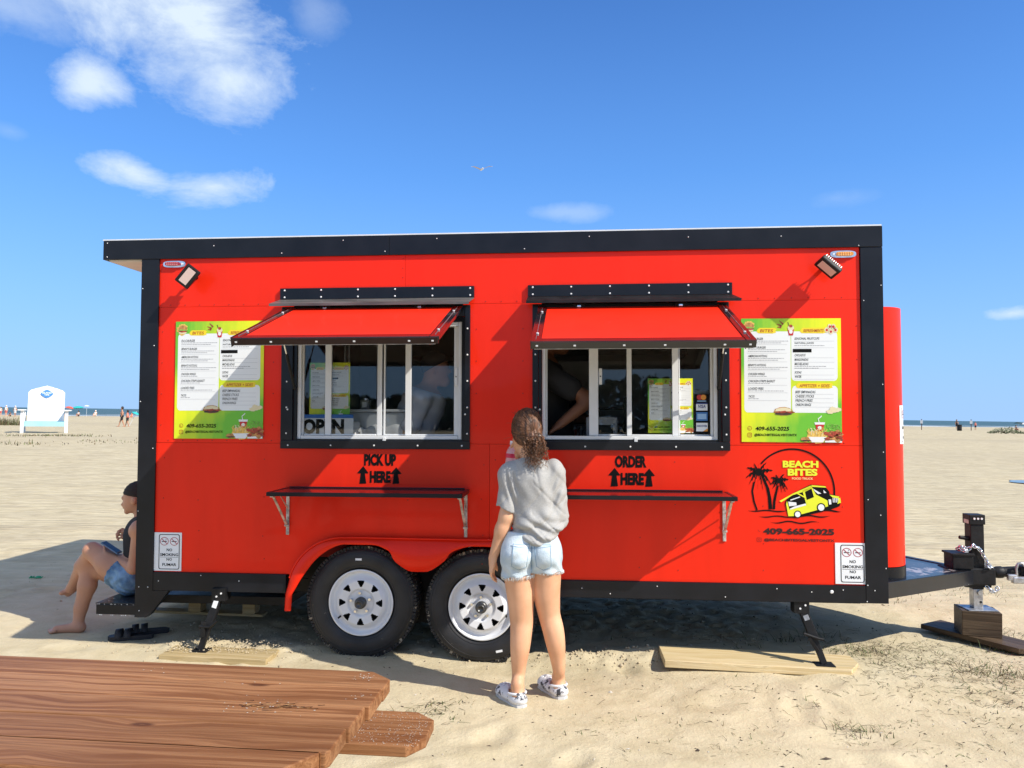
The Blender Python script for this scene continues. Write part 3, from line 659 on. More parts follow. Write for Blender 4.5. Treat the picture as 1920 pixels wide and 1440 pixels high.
MB().lathe([(.0, 0), (.28, 0), (.30, .02), (.31, .3), (.325, .32), (.31, .34), (.31, .6), (.325, .62), (.31, .64), (.31, .88), (.33, .9), (.30, .9), (.28, .2)], (0, 0, 0), (0, 0, 1), 20).build('drum', BLKC, r)
MB().lathe([(.325, 0), (.325, .03), (.30, .03), (.30, 0)], (0, 0, .87), (0, 0, 1), 20, close=True).build('rim', BLACKM, r)
for (px, py, Y, h_, lab) in ((1794, 803, 118, 1.5, 'person in dark clothes standing left of the black barrel'), (1829, 804, 118, 1.2, 'small person in coral standing right of the second sign')):
    small_person(px, py, Y, h_, 'stand', (SKIN2, (BLKC if px < 1800 else PNK), BLKC, HAIR), lab)
# low shrub on the dune at the right edge
p = at(1886, 811, 92); z0 = hz_(p.x, p.y); r = empty('dune_shrub', (p.x, p.y, z0)); tag(r, 'low green shrub creeping over a sand hump at the right edge', 'shrub')
rs = np.random.RandomState(2); lf = MB(); st = MB()
for _ in range(900):
    a = rs.uniform(0, 2*pi); q = rs.rand()**.5; x = q*2.4*cos(a)+.2; y = q*1.0*sin(a); z = rs.rand()*.75*math.exp(-(x/1.5)**2)+.05+.05*sin(x*5); s = rs.uniform(.05, .11); b = rs.uniform(0, pi); c = rs.uniform(-.6, .6)
    lf.add([(x-cos(b)*s, y-sin(b)*s, z), (x, y+s*.4, z+s*c+.03), (x+cos(b)*s, y+sin(b)*s, z), (x, y-s*.4, z-s*c)], [(0, 1, 2, 3)], int(rs.rand() < .35))
lf.build('foliage', [mat('dune_leaf', (.09, .12, .045), .7, var=.3), mat('dune_leaf_pale', (.17, .19, .10), .7)], r, fix=False)
for k in range(24):
    a = rs.uniform(0, 2*pi); st.tube([(0, 0, 0), (cos(a)*.8, sin(a)*.3, .25), (cos(a)*1.9, sin(a)*.8, .2)], [.03, .02, .008], 5)
st.build('stem', GR[2], r)
# gull
p = at(903, 318, 40); r = empty('seagull', p, (0, radians(-8), radians(20))); tag(r, 'white seagull gliding in the sky above the trailer', 'bird')
F = Field((-.12, -.3, -.1), (.12, .32, .1), .012); F.cap((0, -.14, 0), (0, .12, 0), .055, .03, .02); F.cap((0, -.19, .02), (0, -.2, .02), .033, None, .03); F.cap((0, .12, 0), (0, .24, .01), .03, .012, .02, flat=((0, 0, 1), .5)); F.build('body', WHC, r, 1)
for sx in (-1, 1):
    mb = MB(); sec = [(0.03, .09, .0, .0), (.22, .085, .10, .02), (.42, .06, .16, -.02), (.60, .012, .12, -.10)]; vs = []
    for (x, w, z, y) in sec: vs += [(sx*x, -w+y, z), (sx*x, w+y, z), (sx*x, y, z+.012)]
    mb.add(vs, [(i*3+a, i*3+b, (i+1)*3+b, (i+1)*3+a) for i in range(3) for a, b in ((0, 1), (1, 2), (2, 0))]); mb.build('wing', mat('gull_wing', (.55, .50, .50), .7), r)
MB().cyl((0, -.22, .02), (0, -.265, .012), .010, .003, 6).build('beak', ORG, r)
# ================================================================== the food trailer
# trailer coordinates: x along the wall, y into the trailer (the serving wall is y = 0), z up
TR = empty('food_trailer', (0, 4.75, 0)); TR.rotation_mode = 'QUATERNION'
TR.rotation_quaternion = (Matrix.Rotation(radians(-5.026), 3, 'Z') @ Matrix.Rotation(radians(-.76), 3, 'Y')).to_quaternion()
tag(TR, 'red food trailer with black trim, two open serving windows and tandem wheels', 'food trailer')
TM = Matrix.Translation((0, 4.75, 0)) @ TR.rotation_quaternion.to_matrix().to_4x4()
def P(mb, name, mats, parent=None, **k): return mb.build(name, mats, parent or TR, **k)
wall = lambda x, z, d: (x, -d, z)                      # draws on the serving wall, d proud of it
def plate(name, x0, x1, z0, z1, y0, y1, m, parent=None, r=.002): return P(MB().rbox(x0, x1, y0, y1, z0, z1, r), name, m, parent)

# --- body shell and interior
INW = mat('interior_panel', (.42, .43, .44), .35, var=.1, vscale=3)
INF = mat('interior_floor', (.10, .10, .10), .6)
SOF = mat('soffit_white', (.72, .66, .60), .5, var=.05)
P(MB().box(-2.37, 2.225, 2.30, 2.32, .42, 2.52), 'rear_wall', [RED])
P(MB().box(-2.37, 2.225, 2.27, 2.298, .56, 2.49), 'inner_lining', [INW])
P(MB().box(-2.37, -2.35, .05, 2.27, .42, 2.52), 'end_wall', [RED]); P(MB().box(2.205, 2.225, .05, 2.27, .42, 2.52), 'end_wall', [RED])
P(MB().box(-2.35, 2.205, .31, 2.27, .50, .55).box(-2.35, -1.42, .03, .309, .50, .55).box(.33, 2.205, .03, .309, .50, .55), 'floor', [INF])
P(MB().box(-2.35, 2.205, .03, 2.27, 2.46, 2.48), 'ceiling_lining', [INW])
ROOFM = mat('roof_white', (.75, .76, .77), .4, var=.06)
P(MB().box(-2.63, 2.222, 0, 2.45, 2.53, 2.636), 'roof', [ROOFM])
P(MB().box(-2.655, 2.236, -.010, 2.46, 2.648, 2.656), 'roof_edge', [ROOFM])
P(MB().box(-2.62, -2.40, .01, 2.40, 2.514, 2.527), 'soffit', [SOF])
# underframe
fr_ = MB()
for y in (.34, 2.05): fr_.rbox(-2.3, 2.2, y, y+.06, .33, .42, .004)
for x in np.arange(-2.1, 2.2, .6): fr_.rbox(x, x+.05, .31, 2.05, .36, .42, .003)
fr_.rbox(-2.36, 2.2, .33, 2.29, .425, .49, .002).rbox(-2.36, -1.42, .02, .329, .425, .49, .002).rbox(.33, 2.2, .02, .329, .425, .49, .002)
P(fr_, 'underframe', BLACKM)
for cx in (-.924, -.166): P(MB().cyl((cx, .12, .335), (cx, 2.2, .335), .035), 'axle', BLACKM)
P(MB().rbox(1.05, 1.46, .42, .9, .335, .41, .004).rbox(1.455, 1.60, .5, .85, .345, .41, .004), 'drain_tank', mat('rusty_tank', (.055, .035, .025), .7, var=.4, vscale=6))
# --- serving wall skin: sheet panels with open seams
z1 = .517
plate('wall_panel', -2.268, -.6540, 2.2095, 2.526, 0, .02, RED); plate('wall_panel', -.6530, 2.108, 2.2095, 2.526, 0, .02, RED)
plate('wall_panel', -2.268, -1.372, 1.3370, 2.2085, 0, .02, RED); plate('wall_panel', -.285, .206, 1.3370, 2.2085, 0, .02, RED); plate('wall_panel', 1.272, 2.108, 1.3370, 2.2085, 0, .02, RED)
def arc(cx, cz, r, a0, a1, n): return [(cx+r*cos(radians(lerp(a0, a1, i/n))), cz+r*sin(radians(lerp(a0, a1, i/n)))) for i in range(n+1)]
notL = [(-1.345, z1)]+arc(-1.03, .42, .31, 163, 95, 8)[1:]+[(-.80, .735), (-.117, .735)]
P(MB().prism([(-2.268, z1)]+notL+[(-.117, 1.3355), (-2.268, 1.3355)], wall, 0, -.02), 'wall_panel', RED)
notR = [(-.115, .735), (-.05, .735)]+arc(-.06, .42, .31, 85, 17, 8)+[(.26, z1)]
P(MB().prism(notR+[(2.108, z1), (2.108, 1.3355), (-.115, 1.3355)], wall, 0, -.02), 'wall_panel', RED)
# small dark rivets along the seams
rv = MB()
def rivet(mb, x, z, r=.0036, d=.0, h=.003, mi=0):
    n = 8; vs = [(x+r*cos(2*pi*k/n), -d, z+r*sin(2*pi*k/n)) for k in range(n)]+[(x+.6*r*cos(2*pi*k/n), -d-h, z+.6*r*sin(2*pi*k/n)) for k in range(n)]
    mb.add(vs, [(k, (k+1) % n, n+(k+1) % n, n+k) for k in range(n)]+[tuple(range(n, 2*n))], mi, False)
for x in np.arange(-2.19, 2.1, .0975):
    if not (-1.48 < x < -.22 or .10 < x < 1.38): rivet(rv, x, 2.222)
    if x < -1.47 or x > 1.37: rivet(rv, x, 1.352)
for z in (1.22, .98, .76, .60):
    for x in (-2.22, -1.98, -1.55, -.62, -.16, -.07, .30, .8, 1.02, 1.52, 1.98): rivet(rv, x+RNG.uniform(-.01, .01), z+RNG.uniform(-.02, .02))
for z in np.arange(1.45, 2.2, .2):
    for x in (-2.24, -1.5, -.20, .09, 1.395, 2.085): rivet(rv, x, z)
for z in np.arange(2.26, 2.5, .06): rivet(rv, -.668, z)
tag(P(rv, 'rivets', mat('dark_rivet', (.34, .014, .008), .5)), kind='stuff')

# --- black corner trim, fascia, sill rail
P(MB().prism([(-2.385, 2.5195), (-2.268, 2.5195), (-2.268, .398), (-2.163, .398), (-2.285, .245), (-2.31, .228), (-2.385, .228)], wall, .012, -.03), 'corner_trim', BLACK)
P(MB().rbox(2.110, 2.238, -.012, .05, .415, 2.520, .003), 'corner_trim', BLACK)
P(MB().rbox(2.225, 2.240, .051, 2.3, .415, 2.52, .002), 'corner_trim', BLACK)
P(MB().rbox(-2.648, -.7545, -.016, .0, 2.521, 2.646, .003), 'fascia_board', BLACK); P(MB().rbox(-.7530, 2.238, -.016, .0, 2.521, 2.646, .003), 'fascia_board', BLACK)
P(MB().rbox(-2.648, -2.632, .001, 2.42, 2.521, 2.646, .003), 'fascia_board', BLACK)
P(MB().rbox(-2.2665, -1.397, -.011, .02, .400, .5155, .003), 'sill_rail', BLACK); P(MB().rbox(.305, 2.1085, -.011, .02, .414, .5155, .003), 'sill_rail', BLACK)
sc = MB()
for x, z in [(-2.62, 2.63), (-2.62, 2.54), (-1.9, 2.60), (-1.45, 2.545), (-1.05, 2.62), (-.78, 2.545), (-.45, 2.62), (.1, 2.545), (.5, 2.615), (1.1, 2.6), (1.65, 2.595), (2.10, 2.53), (-2.375, 2.33), (-2.29, 1.96), (-2.375, 1.6), (-2.285, 1.3), (-2.375, .9), (-2.36, .42), (-2.30, .42), (-2.355, .27), (-2.23, .46), (-1.95, .50), (-1.70, .47),
             (2.226, 2.29), (2.125, 2.20), (2.225, 1.7), (2.222, 1.3), (2.13, 1.02), (2.225, .62), (2.12, .52), (2.115, .425), (1.98, .49), (1.80, .475), (1.60, .49), (1.3, .435), (.9, .49), (.62, .44), (.45, .47), (2.2, .93), (2.16, .49)]:
    rivet(sc, x, z, .0036, .016 if z > 2.52 else .012, .003)
rivet(sc, 1.915, .478, .011, .012, .004)
tag(P(sc, 'trim_screws', SCREW), kind='stuff')

# --- fender: flared red skirt round the two wheels
WL, WR, WT = (-.924, .345), (-.166, .335), .350
outer = [(-1.398, .295), (-1.392, .40)]+arc(-1.03, .40, .35, 172, 93, 12)+[(-.9, .752), (-.2, .748)]+arc(-.06, .40, .35, 86, 8, 12)+[(.300, .40), (.306, .30)]
def inner_z(x):
    a = WL[1]+sqrt(max(.385**2-(x-WL[0])**2, 0)) if abs(x-WL[0]) < .385 else 0
    b = WR[1]+sqrt(max(.385**2-(x-WR[0])**2, 0)) if abs(x-WR[0]) < .385 else 0
    return max(a, b)
inner = [(-1.352, .300), (-1.345, .40)]+[(x, min(.715, inner_z(x)) if inner_z(x) > .56 else .56) for x in np.linspace(-1.29, .21, 70)]+[(.262, .40), (.27, .305)]
dip = []
for x, z in inner:
    if -.72 < x < -.36: z = min(.715, .556+.9*max(0, abs(x+.545)-.05)**1.35*1.5+.0)
    if x < -1.2 and z < .60 and z > .45: z = .42+.20*((x+1.345)/.145)
    if x > .12 and z < .60 and z > .45: z = .42+.20*((.255-x)/.14)
    dip.append((x, z))
inner = dip
fm = MB(); NO = 90
def resample(pl, n):
    pl = [Vector((a, b)) for a, b in pl]; L = [0]
    for i in range(1, len(pl)): L.append(L[-1]+(pl[i]-pl[i-1]).length)
    out = []
    for k in range(n):
        s = L[-1]*k/(n-1); i = 0
        while i < len(pl)-2 and L[i+1] < s: i += 1
        t = (s-L[i])/max(L[i+1]-L[i], 1e-9); out.append(pl[i].lerp(pl[i+1], min(1, t)))
    return out
oo = resample(outer, NO); inn = []
for k, q in enumerate(oo):                        # pair outer and inner edges by x, so the skirt face stays clean
    t = k/(NO-1)
    inn.append(resample(inner, NO)[k] if k in (0, NO-1) else None)
ri = resample(inner, NO)
rows = []
for k in range(NO):
    o_, i_ = oo[k], ri[k]; dr = (o_-i_); L = max(dr.length, .02)
    pts = [(o_, .0), (o_, .026), (o_.lerp(i_, min(.3, .012/L)), .040), (o_.lerp(i_, .6), .046), (i_, .048), (i_, .034)]
    rows.append([(p_[0], -d, p_[1]) for p_, d in pts])
vs = [v for r_ in rows for v in r_]; m_ = 6
fm.add(vs, [(k*m_+j, k*m_+j+1, (k+1)*m_+j+1, (k+1)*m_+j) for k in range(NO-1) for j in range(m_-1)], 0, True)
fd = P(fm, 'fender', RED)
P(MB().tube([(q.x, -.030, q.y+.004) for q in oo[8:-8]], .006, 8), 'fender_bead', RED, fd)
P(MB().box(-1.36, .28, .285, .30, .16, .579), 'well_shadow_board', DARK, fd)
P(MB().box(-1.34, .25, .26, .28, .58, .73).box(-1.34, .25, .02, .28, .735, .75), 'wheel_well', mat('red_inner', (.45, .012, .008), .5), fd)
# --- wheels
def rimprof(r):
    pts = [(0, -.006), (.040, -.006), (.075, -.004), (.088, -.014), (.136, -.018), (.146, -.010), (.154, -.004), (.160, .006), (.168, .016), (.186, .018), (.191, -.006), (.198, -.016), (.205, -.012)]
    for (a, b), (c, d) in zip(pts, pts[1:]):
        if a <= r <= c: return lerp(b, d, (r-a)/(c-a))
    return -.012
def wheel(cx, cz, spin, caps):
    y0 = .030; NA = 144
    w = P(MB().lathe([(.200, .018), (.206, .002), (.222, -.012), (.262, -.022), (.300, -.020), (.326, -.008), (.338, .008), (.343, .022), (.344, .10), (.344, .17), (.338, .19), (.30, .21), (.2, .21)], (cx, y0, cz), (0, 1, 0), 96), 'wheel', [RUBBER])
    tr = MB()
    for k in range(96):                           # shoulder lugs and ribs
        a = 2*pi*k/96; m = Matrix.Translation((cx, y0, cz)) @ Matrix.Rotation(-a, 4, 'Y')
        tr.box(.326, .3505, -.004 if k % 2 else .000, .045, -.0085, .0085, 0, m)
        tr.box(.340, .3508, .052, .082, -.0098, .0098, 0, m); tr.box(.340, .3508, .090, .130, -.0098, .0098, 0, m); tr.box(.340, .3508, .136, .20, -.0085, .0085, 0, m)
    P(tr, 'tread', TREAD, w)
    sd = MB()
    for r_ in (.228, .300, .317): sd.lathe([(r_-.0018, .0), (r_, -.0016), (r_+.0018, .0)], (cx, y0-(.0145 if r_ < .25 else (.0205 if r_ < .31 else .0145)), cz), (0, 1, 0), 96)
    P(sd, 'sidewall_ridge', RUBBER, w)
    rm = MB(); rr = list(np.arange(.030, .206, .0045)); NB = 192; vs = []; fs = []
    for r_ in rr: vs += [(cx+r_*cos(2*pi*k/NB), y0+rimprof(r_), cz+r_*sin(2*pi*k/NB)) for k in range(NB)]
    for i in range(len(rr)-1):
        rc = (rr[i]+rr[i+1])/2
        for k in range(NB):
            a = (2*pi*(k+.5)/NB-spin) % (pi/4)-pi/8; x = rc*sin(a); hole = False
            if .096 < rc < .137: hole = abs(x) < .0050+(rc-.096)/.041*.0195 and not (rc > .132 and abs(x) > .0215)
            if not hole: fs.append((i*NB+k, (i+1)*NB+k, (i+1)*NB+(k+1) % NB, i*NB+(k+1) % NB))
    rm.add(vs, fs, 0, True); rim = P(rm, 'rim', RIM, w)
    P(MB().lathe([(0, .03), (.20, .03)], (cx, y0+.035, cz), (0, 1, 0), 32), 'brake_drum', DARK, w)
    nuts = [spin+2*pi*k/5 for k in range(5)]
    for a in nuts: P(MB().cyl((cx+.062*cos(a), y0-.002, cz+.062*sin(a)), (cx+.062*cos(a), y0-.026, cz+.062*sin(a)), .0105, .0085, 6, smooth=False), 'lug_nut', CHROME, w)
    hb = MB(); hb.lathe([(.036, .0), (.036, -.03), (.034, -.036), (.027, -.038)], (cx, y0, cz), (0, 1, 0), 28); hb.lathe([(.027, -.02), (.026, -.062), (.022, -.066), (.015, -.064), (.014, -.058), (0, -.058)], (cx, y0, cz), (0, 1, 0), 28)
    P(hb, 'hub', mat('hub_metal', (.10, .10, .10), .35, metal=.8), w)
    P(MB().cyl((cx+.160*cos(caps), y0+.02, cz+.160*sin(caps)), (cx+.163*cos(caps), y0-.035, cz+.163*sin(caps)), .0055, n=8), 'valve', DARK, w)
    return w
w1 = wheel(WL[0], WL[1], radians(22), radians(214)); w2 = wheel(WR[0], WR[1], radians(20), radians(-18))
def tyre_sticker(cx, cz, r, a, rot, w):
    m = Matrix.Translation((cx+r*cos(a), .0065, cz+r*sin(a))) @ Matrix.Rotation(rot, 4, 'Y'); P(MB().box(-.020, .020, -.0015, .004, -.0065, .0065, 0, m), 'sticker', WHITE, w)
tyre_sticker(WL[0], WL[1], .270, radians(93), 0, w1); tyre_sticker(WR[0], WR[1], .285, radians(-67), radians(-12), w2)

# --- rear step
st = P(MB().rbox(-2.652, -2.388, 0, 1.9, .238, .302, .004), 'rear_step', BLACK)
P(MB().rbox(-2.66, -2.385, .006, 1.88, .3035, .309, .001), 'step_plate', mat('scuffed_plate', (.02, .021, .024), .22, dirt=((.6, .6, .58), 9, .60), var=.3), st)
P(MB().rbox(-2.384, -1.5, .30, 1.9, .245, .30, .003), 'step_plate', BLACKM, st)
wr = MB()
for k in range(26):
    x = -2.65+RNG.rand()*.26; s = RNG.uniform(.004, .014); zz_ = .3045 if RNG.rand() < .65 else .2375
    wr.add([(x, -.0008, zz_), (x+s, -.0008, zz_+RNG.uniform(-.004, .003)), (x+s*.6, -.0008, zz_-RNG.uniform(.001, .007))], [(0, 1, 2)])
tag(P(wr, 'paint_chips', WHITE, st), kind='stuff')
# --- stabiliser jacks
def jack(x0, z0, x1, z1, y, lean):
    p0 = Vector((x0, y, z0)); p1 = Vector((x1, y-.05, z1)); j = P(MB().bar(p0, p0.lerp(p1, .60), .050, .040, 0, (0, 1, 0), .004), 'stabiliser_jack', BLACKM)
    P(MB().bar(p0.lerp(p1, .45), p1, .036, .028, 0, (0, 1, 0), .003), 'inner_leg', BLACKM, j)
    P(MB().rbox(p1.x-.055, p1.x+.055, p1.y-.045, p1.y+.045, p1.z-.012, p1.z, .003), 'foot_plate', BLACKM, j)
    P(MB().rbox(x0-.045, x0+.045, y-.03, y+.05, z0-.05, z0+.03, .004), 'hinge_bracket', BLACKM, j)
    q = p0.lerp(p1, .52); d = (p1-p0).normalized(); s = Vector((-d.z, 0, d.x))
    mb = MB(); mb.tube([q+s*.05*lean+d*-.03+Vector((0, -.03, 0)), q+s*.018+d*.02+Vector((0, -.03, 0)), q-s*.045*lean+d*.035+Vector((0, -.03, 0))], .009, 6); mb.bar(q-s*.03+Vector((0, -.024, 0)), q+d*.09-s*.01+Vector((0, -.024, 0)), .028, .02)
    P(mb, 'release_pawl', BLACKM, j)
    a = p0.lerp(p1, .26); m = Matrix((s, Vector((0, -1, 0)), -d)).transposed().to_4x4(); m.translation = a+Vector((0, -.0215, 0))
    P(MB().box(-.015, .015, -.001, .001, -.0, .06 if lean > 0 else .03, 0, m), 'sticker', WHITE if lean > 0 else GALV, j)
    P(MB().cyl((x0+.02, y-.033, z0), (x0+.02, y-.037, z0), .006, n=8).cyl((x0-.01, y-.033, z0-.02), (x0-.01, y-.037, z0-.02), .006, n=8), 'bolt', SCREW, j)
    return j
jack(-1.825, .395, -1.925, .048, .0, 1); jack(1.745, .395, 1.862, .062, .03, -1)

# --- windows
GLASS = bpy.data.materials.new('window_glass'); GLASS.use_nodes = True
N, L = nodes(GLASS); N.clear()
fz = N.new('ShaderNodeFresnel'); fz.inputs['IOR'].default_value = 1.62; tp = N.new('ShaderNodeBsdfTransparent'); tp.inputs[0].default_value = (.93, .945, .95, 1)
gl = N.new('ShaderNodeBsdfGlossy'); gl.inputs['Roughness'].default_value = .012; gl.inputs[0].default_value = (1, 1, 1, 1)
mxs = N.new('ShaderNodeMixShader'); ou = N.new('ShaderNodeOutputMaterial'); sc_ = N.new('ShaderNodeMath'); sc_.operation = 'MULTIPLY'; sc_.inputs[1].default_value = .62
L.new(fz.outputs[0], sc_.inputs[0]); L.new(sc_.outputs[0], mxs.inputs[0]); L.new(tp.outputs[0], mxs.inputs[1]); L.new(gl.outputs[0], mxs.inputs[2]); L.new(mxs.outputs[0], ou.inputs[0])
def window(x0, x1, z0, z1, tx0, tx1, bars, panes, handle):
    # black trim on the wall, butted pieces
    t = P(MB().rbox(tx0, tx1, -.018, 0, 1.303, 1.355, .003), 'window_trim', BLACK)
    P(MB().rbox(tx0, x0-.022, -.018, 0, 1.356, 2.20, .003), 'window_trim', BLACK); P(MB().rbox(x1+.022, tx1, -.018, 0, 1.356, 2.20, .003), 'window_trim', BLACK)
    P(MB().rbox(x0-.0205, x1+.0205, -.014, 0, 2.13, 2.20, .003), 'window_trim', BLACK)
    rev = MB()
    rev.box(x0-.021, x0-.002, -.002, .09, 1.356, 2.128); rev.box(x1+.002, x1+.021, -.002, .09, 1.356, 2.128); rev.box(x0-.0015, x1+.0015, .0, .09, 1.354, z0-.001); rev.box(x0-.0015, x1+.0015, .0, .09, 2.10, 2.128)
    P(rev, 'window_reveal', BLACK)
    s_ = MB()
    for z in np.arange(1.40, 2.19, .163):
        rivet(s_, (tx0+x0-.022)/2, z, .006, .018, .004); rivet(s_, (x1+.022+tx1)/2, z, .006, .018, .004)
    for x in np.linspace(tx0+.05, tx1-.05, 5): rivet(s_, x, 1.325, .006, .018, .004)
    for x, z in ((tx0+.045, 1.55), (tx1-.03, 1.52)): rivet(s_, x, z, .006, .018, .004)
    tag(P(s_, 'window_screws', SCREW), kind='stuff')
    wf = MB(); wf.rbox(x0, x0+.022, .012, .085, z0, 2.098, .003); wf.rbox(x1-.022, x1, .012, .085, z0, 2.098, .003); wf.rbox(x0+.023, x1-.023, .012, .085, z0, z0+.022, .003); wf.rbox(x0+.023, x1-.023, .012, .085, 2.07, 2.098, .003)
    w = P(wf, 'window', ALU)
    for (a, b, y) in bars: P(MB().rbox(a, b, y, y+.022, z0+.0235, 2.069, .002), 'sash_bar', ALU, w)
    for (a, b, y) in panes:
        P(MB().rbox(a, b, y, y+.020, z0+.0235, z0+.032, .002), 'sash_rail', ALU, w)
        P(MB().box(a, b, y+.009, y+.013, z0+.033, 2.068), 'pane', GLASS, w)
    hx, hz0, hz1, hy = handle; P(MB().rbox(hx-.010, hx+.010, hy-.012, hy-.001, hz0, hz1, .003).cyl((hx, hy-.012, (hz0+hz1)/2), (hx, hy-.018, (hz0+hz1)/2), .004, n=8, mi=1), 'handle', [ALU, DARK], w)
    P(MB().rbox((x0+x1)/2+.03, (x0+x1)/2+.05, -.006, .011, z0-.018, z0+.012, .002), 'catch', ALU, w)
    return w
winL = window(-1.345, -.293, 1.363, 2.1, -1.443, -.237,
    [(-1.173, -1.133, .034), (-.842, -.812, .058), (-.655, -.618, .034), (-.345, -.316, .034), (-1.322, -1.312, .034), (-.8, -.79, .058)],
    [(-1.310, -1.174, .034), (-1.132, -.843, .034), (-.79, -.656, .058), (-.617, -.346, .034)], (-.330, 1.70, 1.81, .034))
winR = window(.208, 1.270, 1.366, 2.1, .150, 1.338,
    [(.497, .553, .034), (.728, .757, .034), (1.003, 1.040, .034), (1.045, 1.052, .058), (1.232, 1.247, .034), (.231, .240, .034)],
    [(.554, .727, .058), (.758, 1.002, .034), (1.053, 1.231, .058)], (.567, 1.705, 1.805, .050))
P(MB().rbox(-1.01, -.95, -.03, .01, 1.985, 2.03, .006).cyl((-.985, -.03, 2.0), (-.985, -.045, 1.995), .011, n=10), 'hasp', GALV); P(MB().rbox(.685, .735, -.03, .01, 1.965, 2.01, .006).cyl((.71, -.03, 1.985), (.71, -.042, 1.985), .010, n=10, mi=0), 'hasp', GALV)
# --- flashing over the windows
def header(x0, x1, zt, lip):
    h = P(MB().rbox(x0, x1, -.020, 0, zt-.072, zt, .002), 'flashing', BLACK)
    zb = zt-.073; v = [(x0, -.021, zb), (x1, -.021, zb), (x1+lip[1], -.105, zb-.036), (x0+lip[0], -.105, zb-.036)]
    v2 = [(a, b, c-.006) for a, b, c in v]; mb = MB(); mb.add(v+v2, [(0, 1, 2, 3), (4, 7, 6, 5), (0, 4, 5, 1), (1, 5, 6, 2), (2, 6, 7, 3), (3, 7, 4, 0)])
    mb.box(x0+lip[0], x1+lip[1], -.109, -.105, zb-.052, zb-.036); P(mb, 'drip_lip', GREYLIP if x0 < 0 else BLACKM, h)
    s = MB(); n = 6
    for k in range(n):
        x = lerp(x0+.03, x1-.025, k/(n-1)); rivet(s, x, zt-.014, .0062, .020, .004); rivet(s, x, zt-.058, .0062, .020, .004)
    tag(P(s, 'screws', SCREW, h), kind='stuff')
header(-1.456, -.213, 2.318, (-.035, -.02)); header(.122, 1.358, 2.318, (-.005, .035))
# --- swung-out flaps over the windows
def flap(x0, x1, zh, zo, do, gs):
    L_ = hypot(do-.03, zh-zo); a = atan2(zh-zo, do-.03)
    m = Matrix.Translation((0, -.03, zh)) @ Matrix.Rotation(a, 4, 'X')      # local -y runs outwards down the flap
    f = P(MB().rbox(x0+.055, x1-.055, -L_+.064, -.012, -.012, .0, .001, 0, m), 'serving_flap', REDTOP)
    for (a0, a1) in ((x0, x0+.054), (x1-.054, x1)):
        P(MB().rbox(a0, a1, -L_+.001, -.006, -.018, .003, .002, 0, m).rbox((a0+a1)/2-.0010, (a0+a1)/2+.0010, -L_+.04, -.006, .0032, .0060, .0003, 1, m).rbox(a0, a0+.004 if a0 == x0 else a0+.003, -L_, -.006, -.045, .006, .001, 0, m), 'flap_frame', [GLOSSB, GALV], f)  # thin pale ridge added in place of the sky glint in the frame
    P(MB().rbox(x0+.0545, x1-.0545, -L_, -L_+.063, -.018, .003, .002, 0, m), 'flap_frame', GLOSSB, f)
    P(MB().rbox(x0+.004, x1-.004, -L_-.010, -L_-.001, -.034, .001, .002, 0, m).rbox(x0+.02, x1-.02, -L_-.009, -L_-.003, -.037, -.0345, .0004, 1, m), 'flap_frame', [GLOSSB, GALV], f)
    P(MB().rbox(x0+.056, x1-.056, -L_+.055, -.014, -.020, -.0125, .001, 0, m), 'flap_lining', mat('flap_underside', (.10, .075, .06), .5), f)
    s = MB()
    for k, t in enumerate((.03, .2, .42, .60, .86, .97)): s.rbox(lerp(x0, x1, t)-.006, lerp(x0, x1, t)+.006, -L_-.013, -L_-.0102, -.022, -.014, .002, 0, m)
    for t in (.2, .82): s.cyl(m @ Vector((x0+.030, -L_*t, .004)), m @ Vector((x0+.030, -L_*t, .010)), .007, n=8); s.cyl(m @ Vector((x1-.030, -L_*t, .004)), m @ Vector((x1-.030, -L_*t, .010)), .007, n=8)
    tag(P(s, 'screws', SCREW, f), kind='stuff')
    for t in (.22, .76):
        x = lerp(x0, x1, t); P(MB().rbox(x-.035, x+.035, -.045, -.022, zh-.012, zh+.020, .006).rbox(x-.012, x+.012, -.058, -.030, zh-.008, zh+.008, .004, 1), 'hinge', [BLACKM, CHROME], f)
    for x in gs:
        p0 = m @ Vector((x, -L_*.34, -.025)); p1 = Vector((x, -.022, zh-.50)); q = p0.lerp(p1, .48)
        P(MB().cyl(p1, q, .0095, n=10).cyl(q, p0, .0050, n=8, mi=1).cyl(p1+Vector((-.01, 0, 0)), p1+Vector((.01, 0, 0)), .012, n=8), 'gas_strut', [BLACKM, CHROME], f)
    return f
flap(-1.398, -.282, 2.188, 1.918, .83, (-1.352,)); flap(.188, 1.318, 2.180, 1.888, .83, (1.272,))
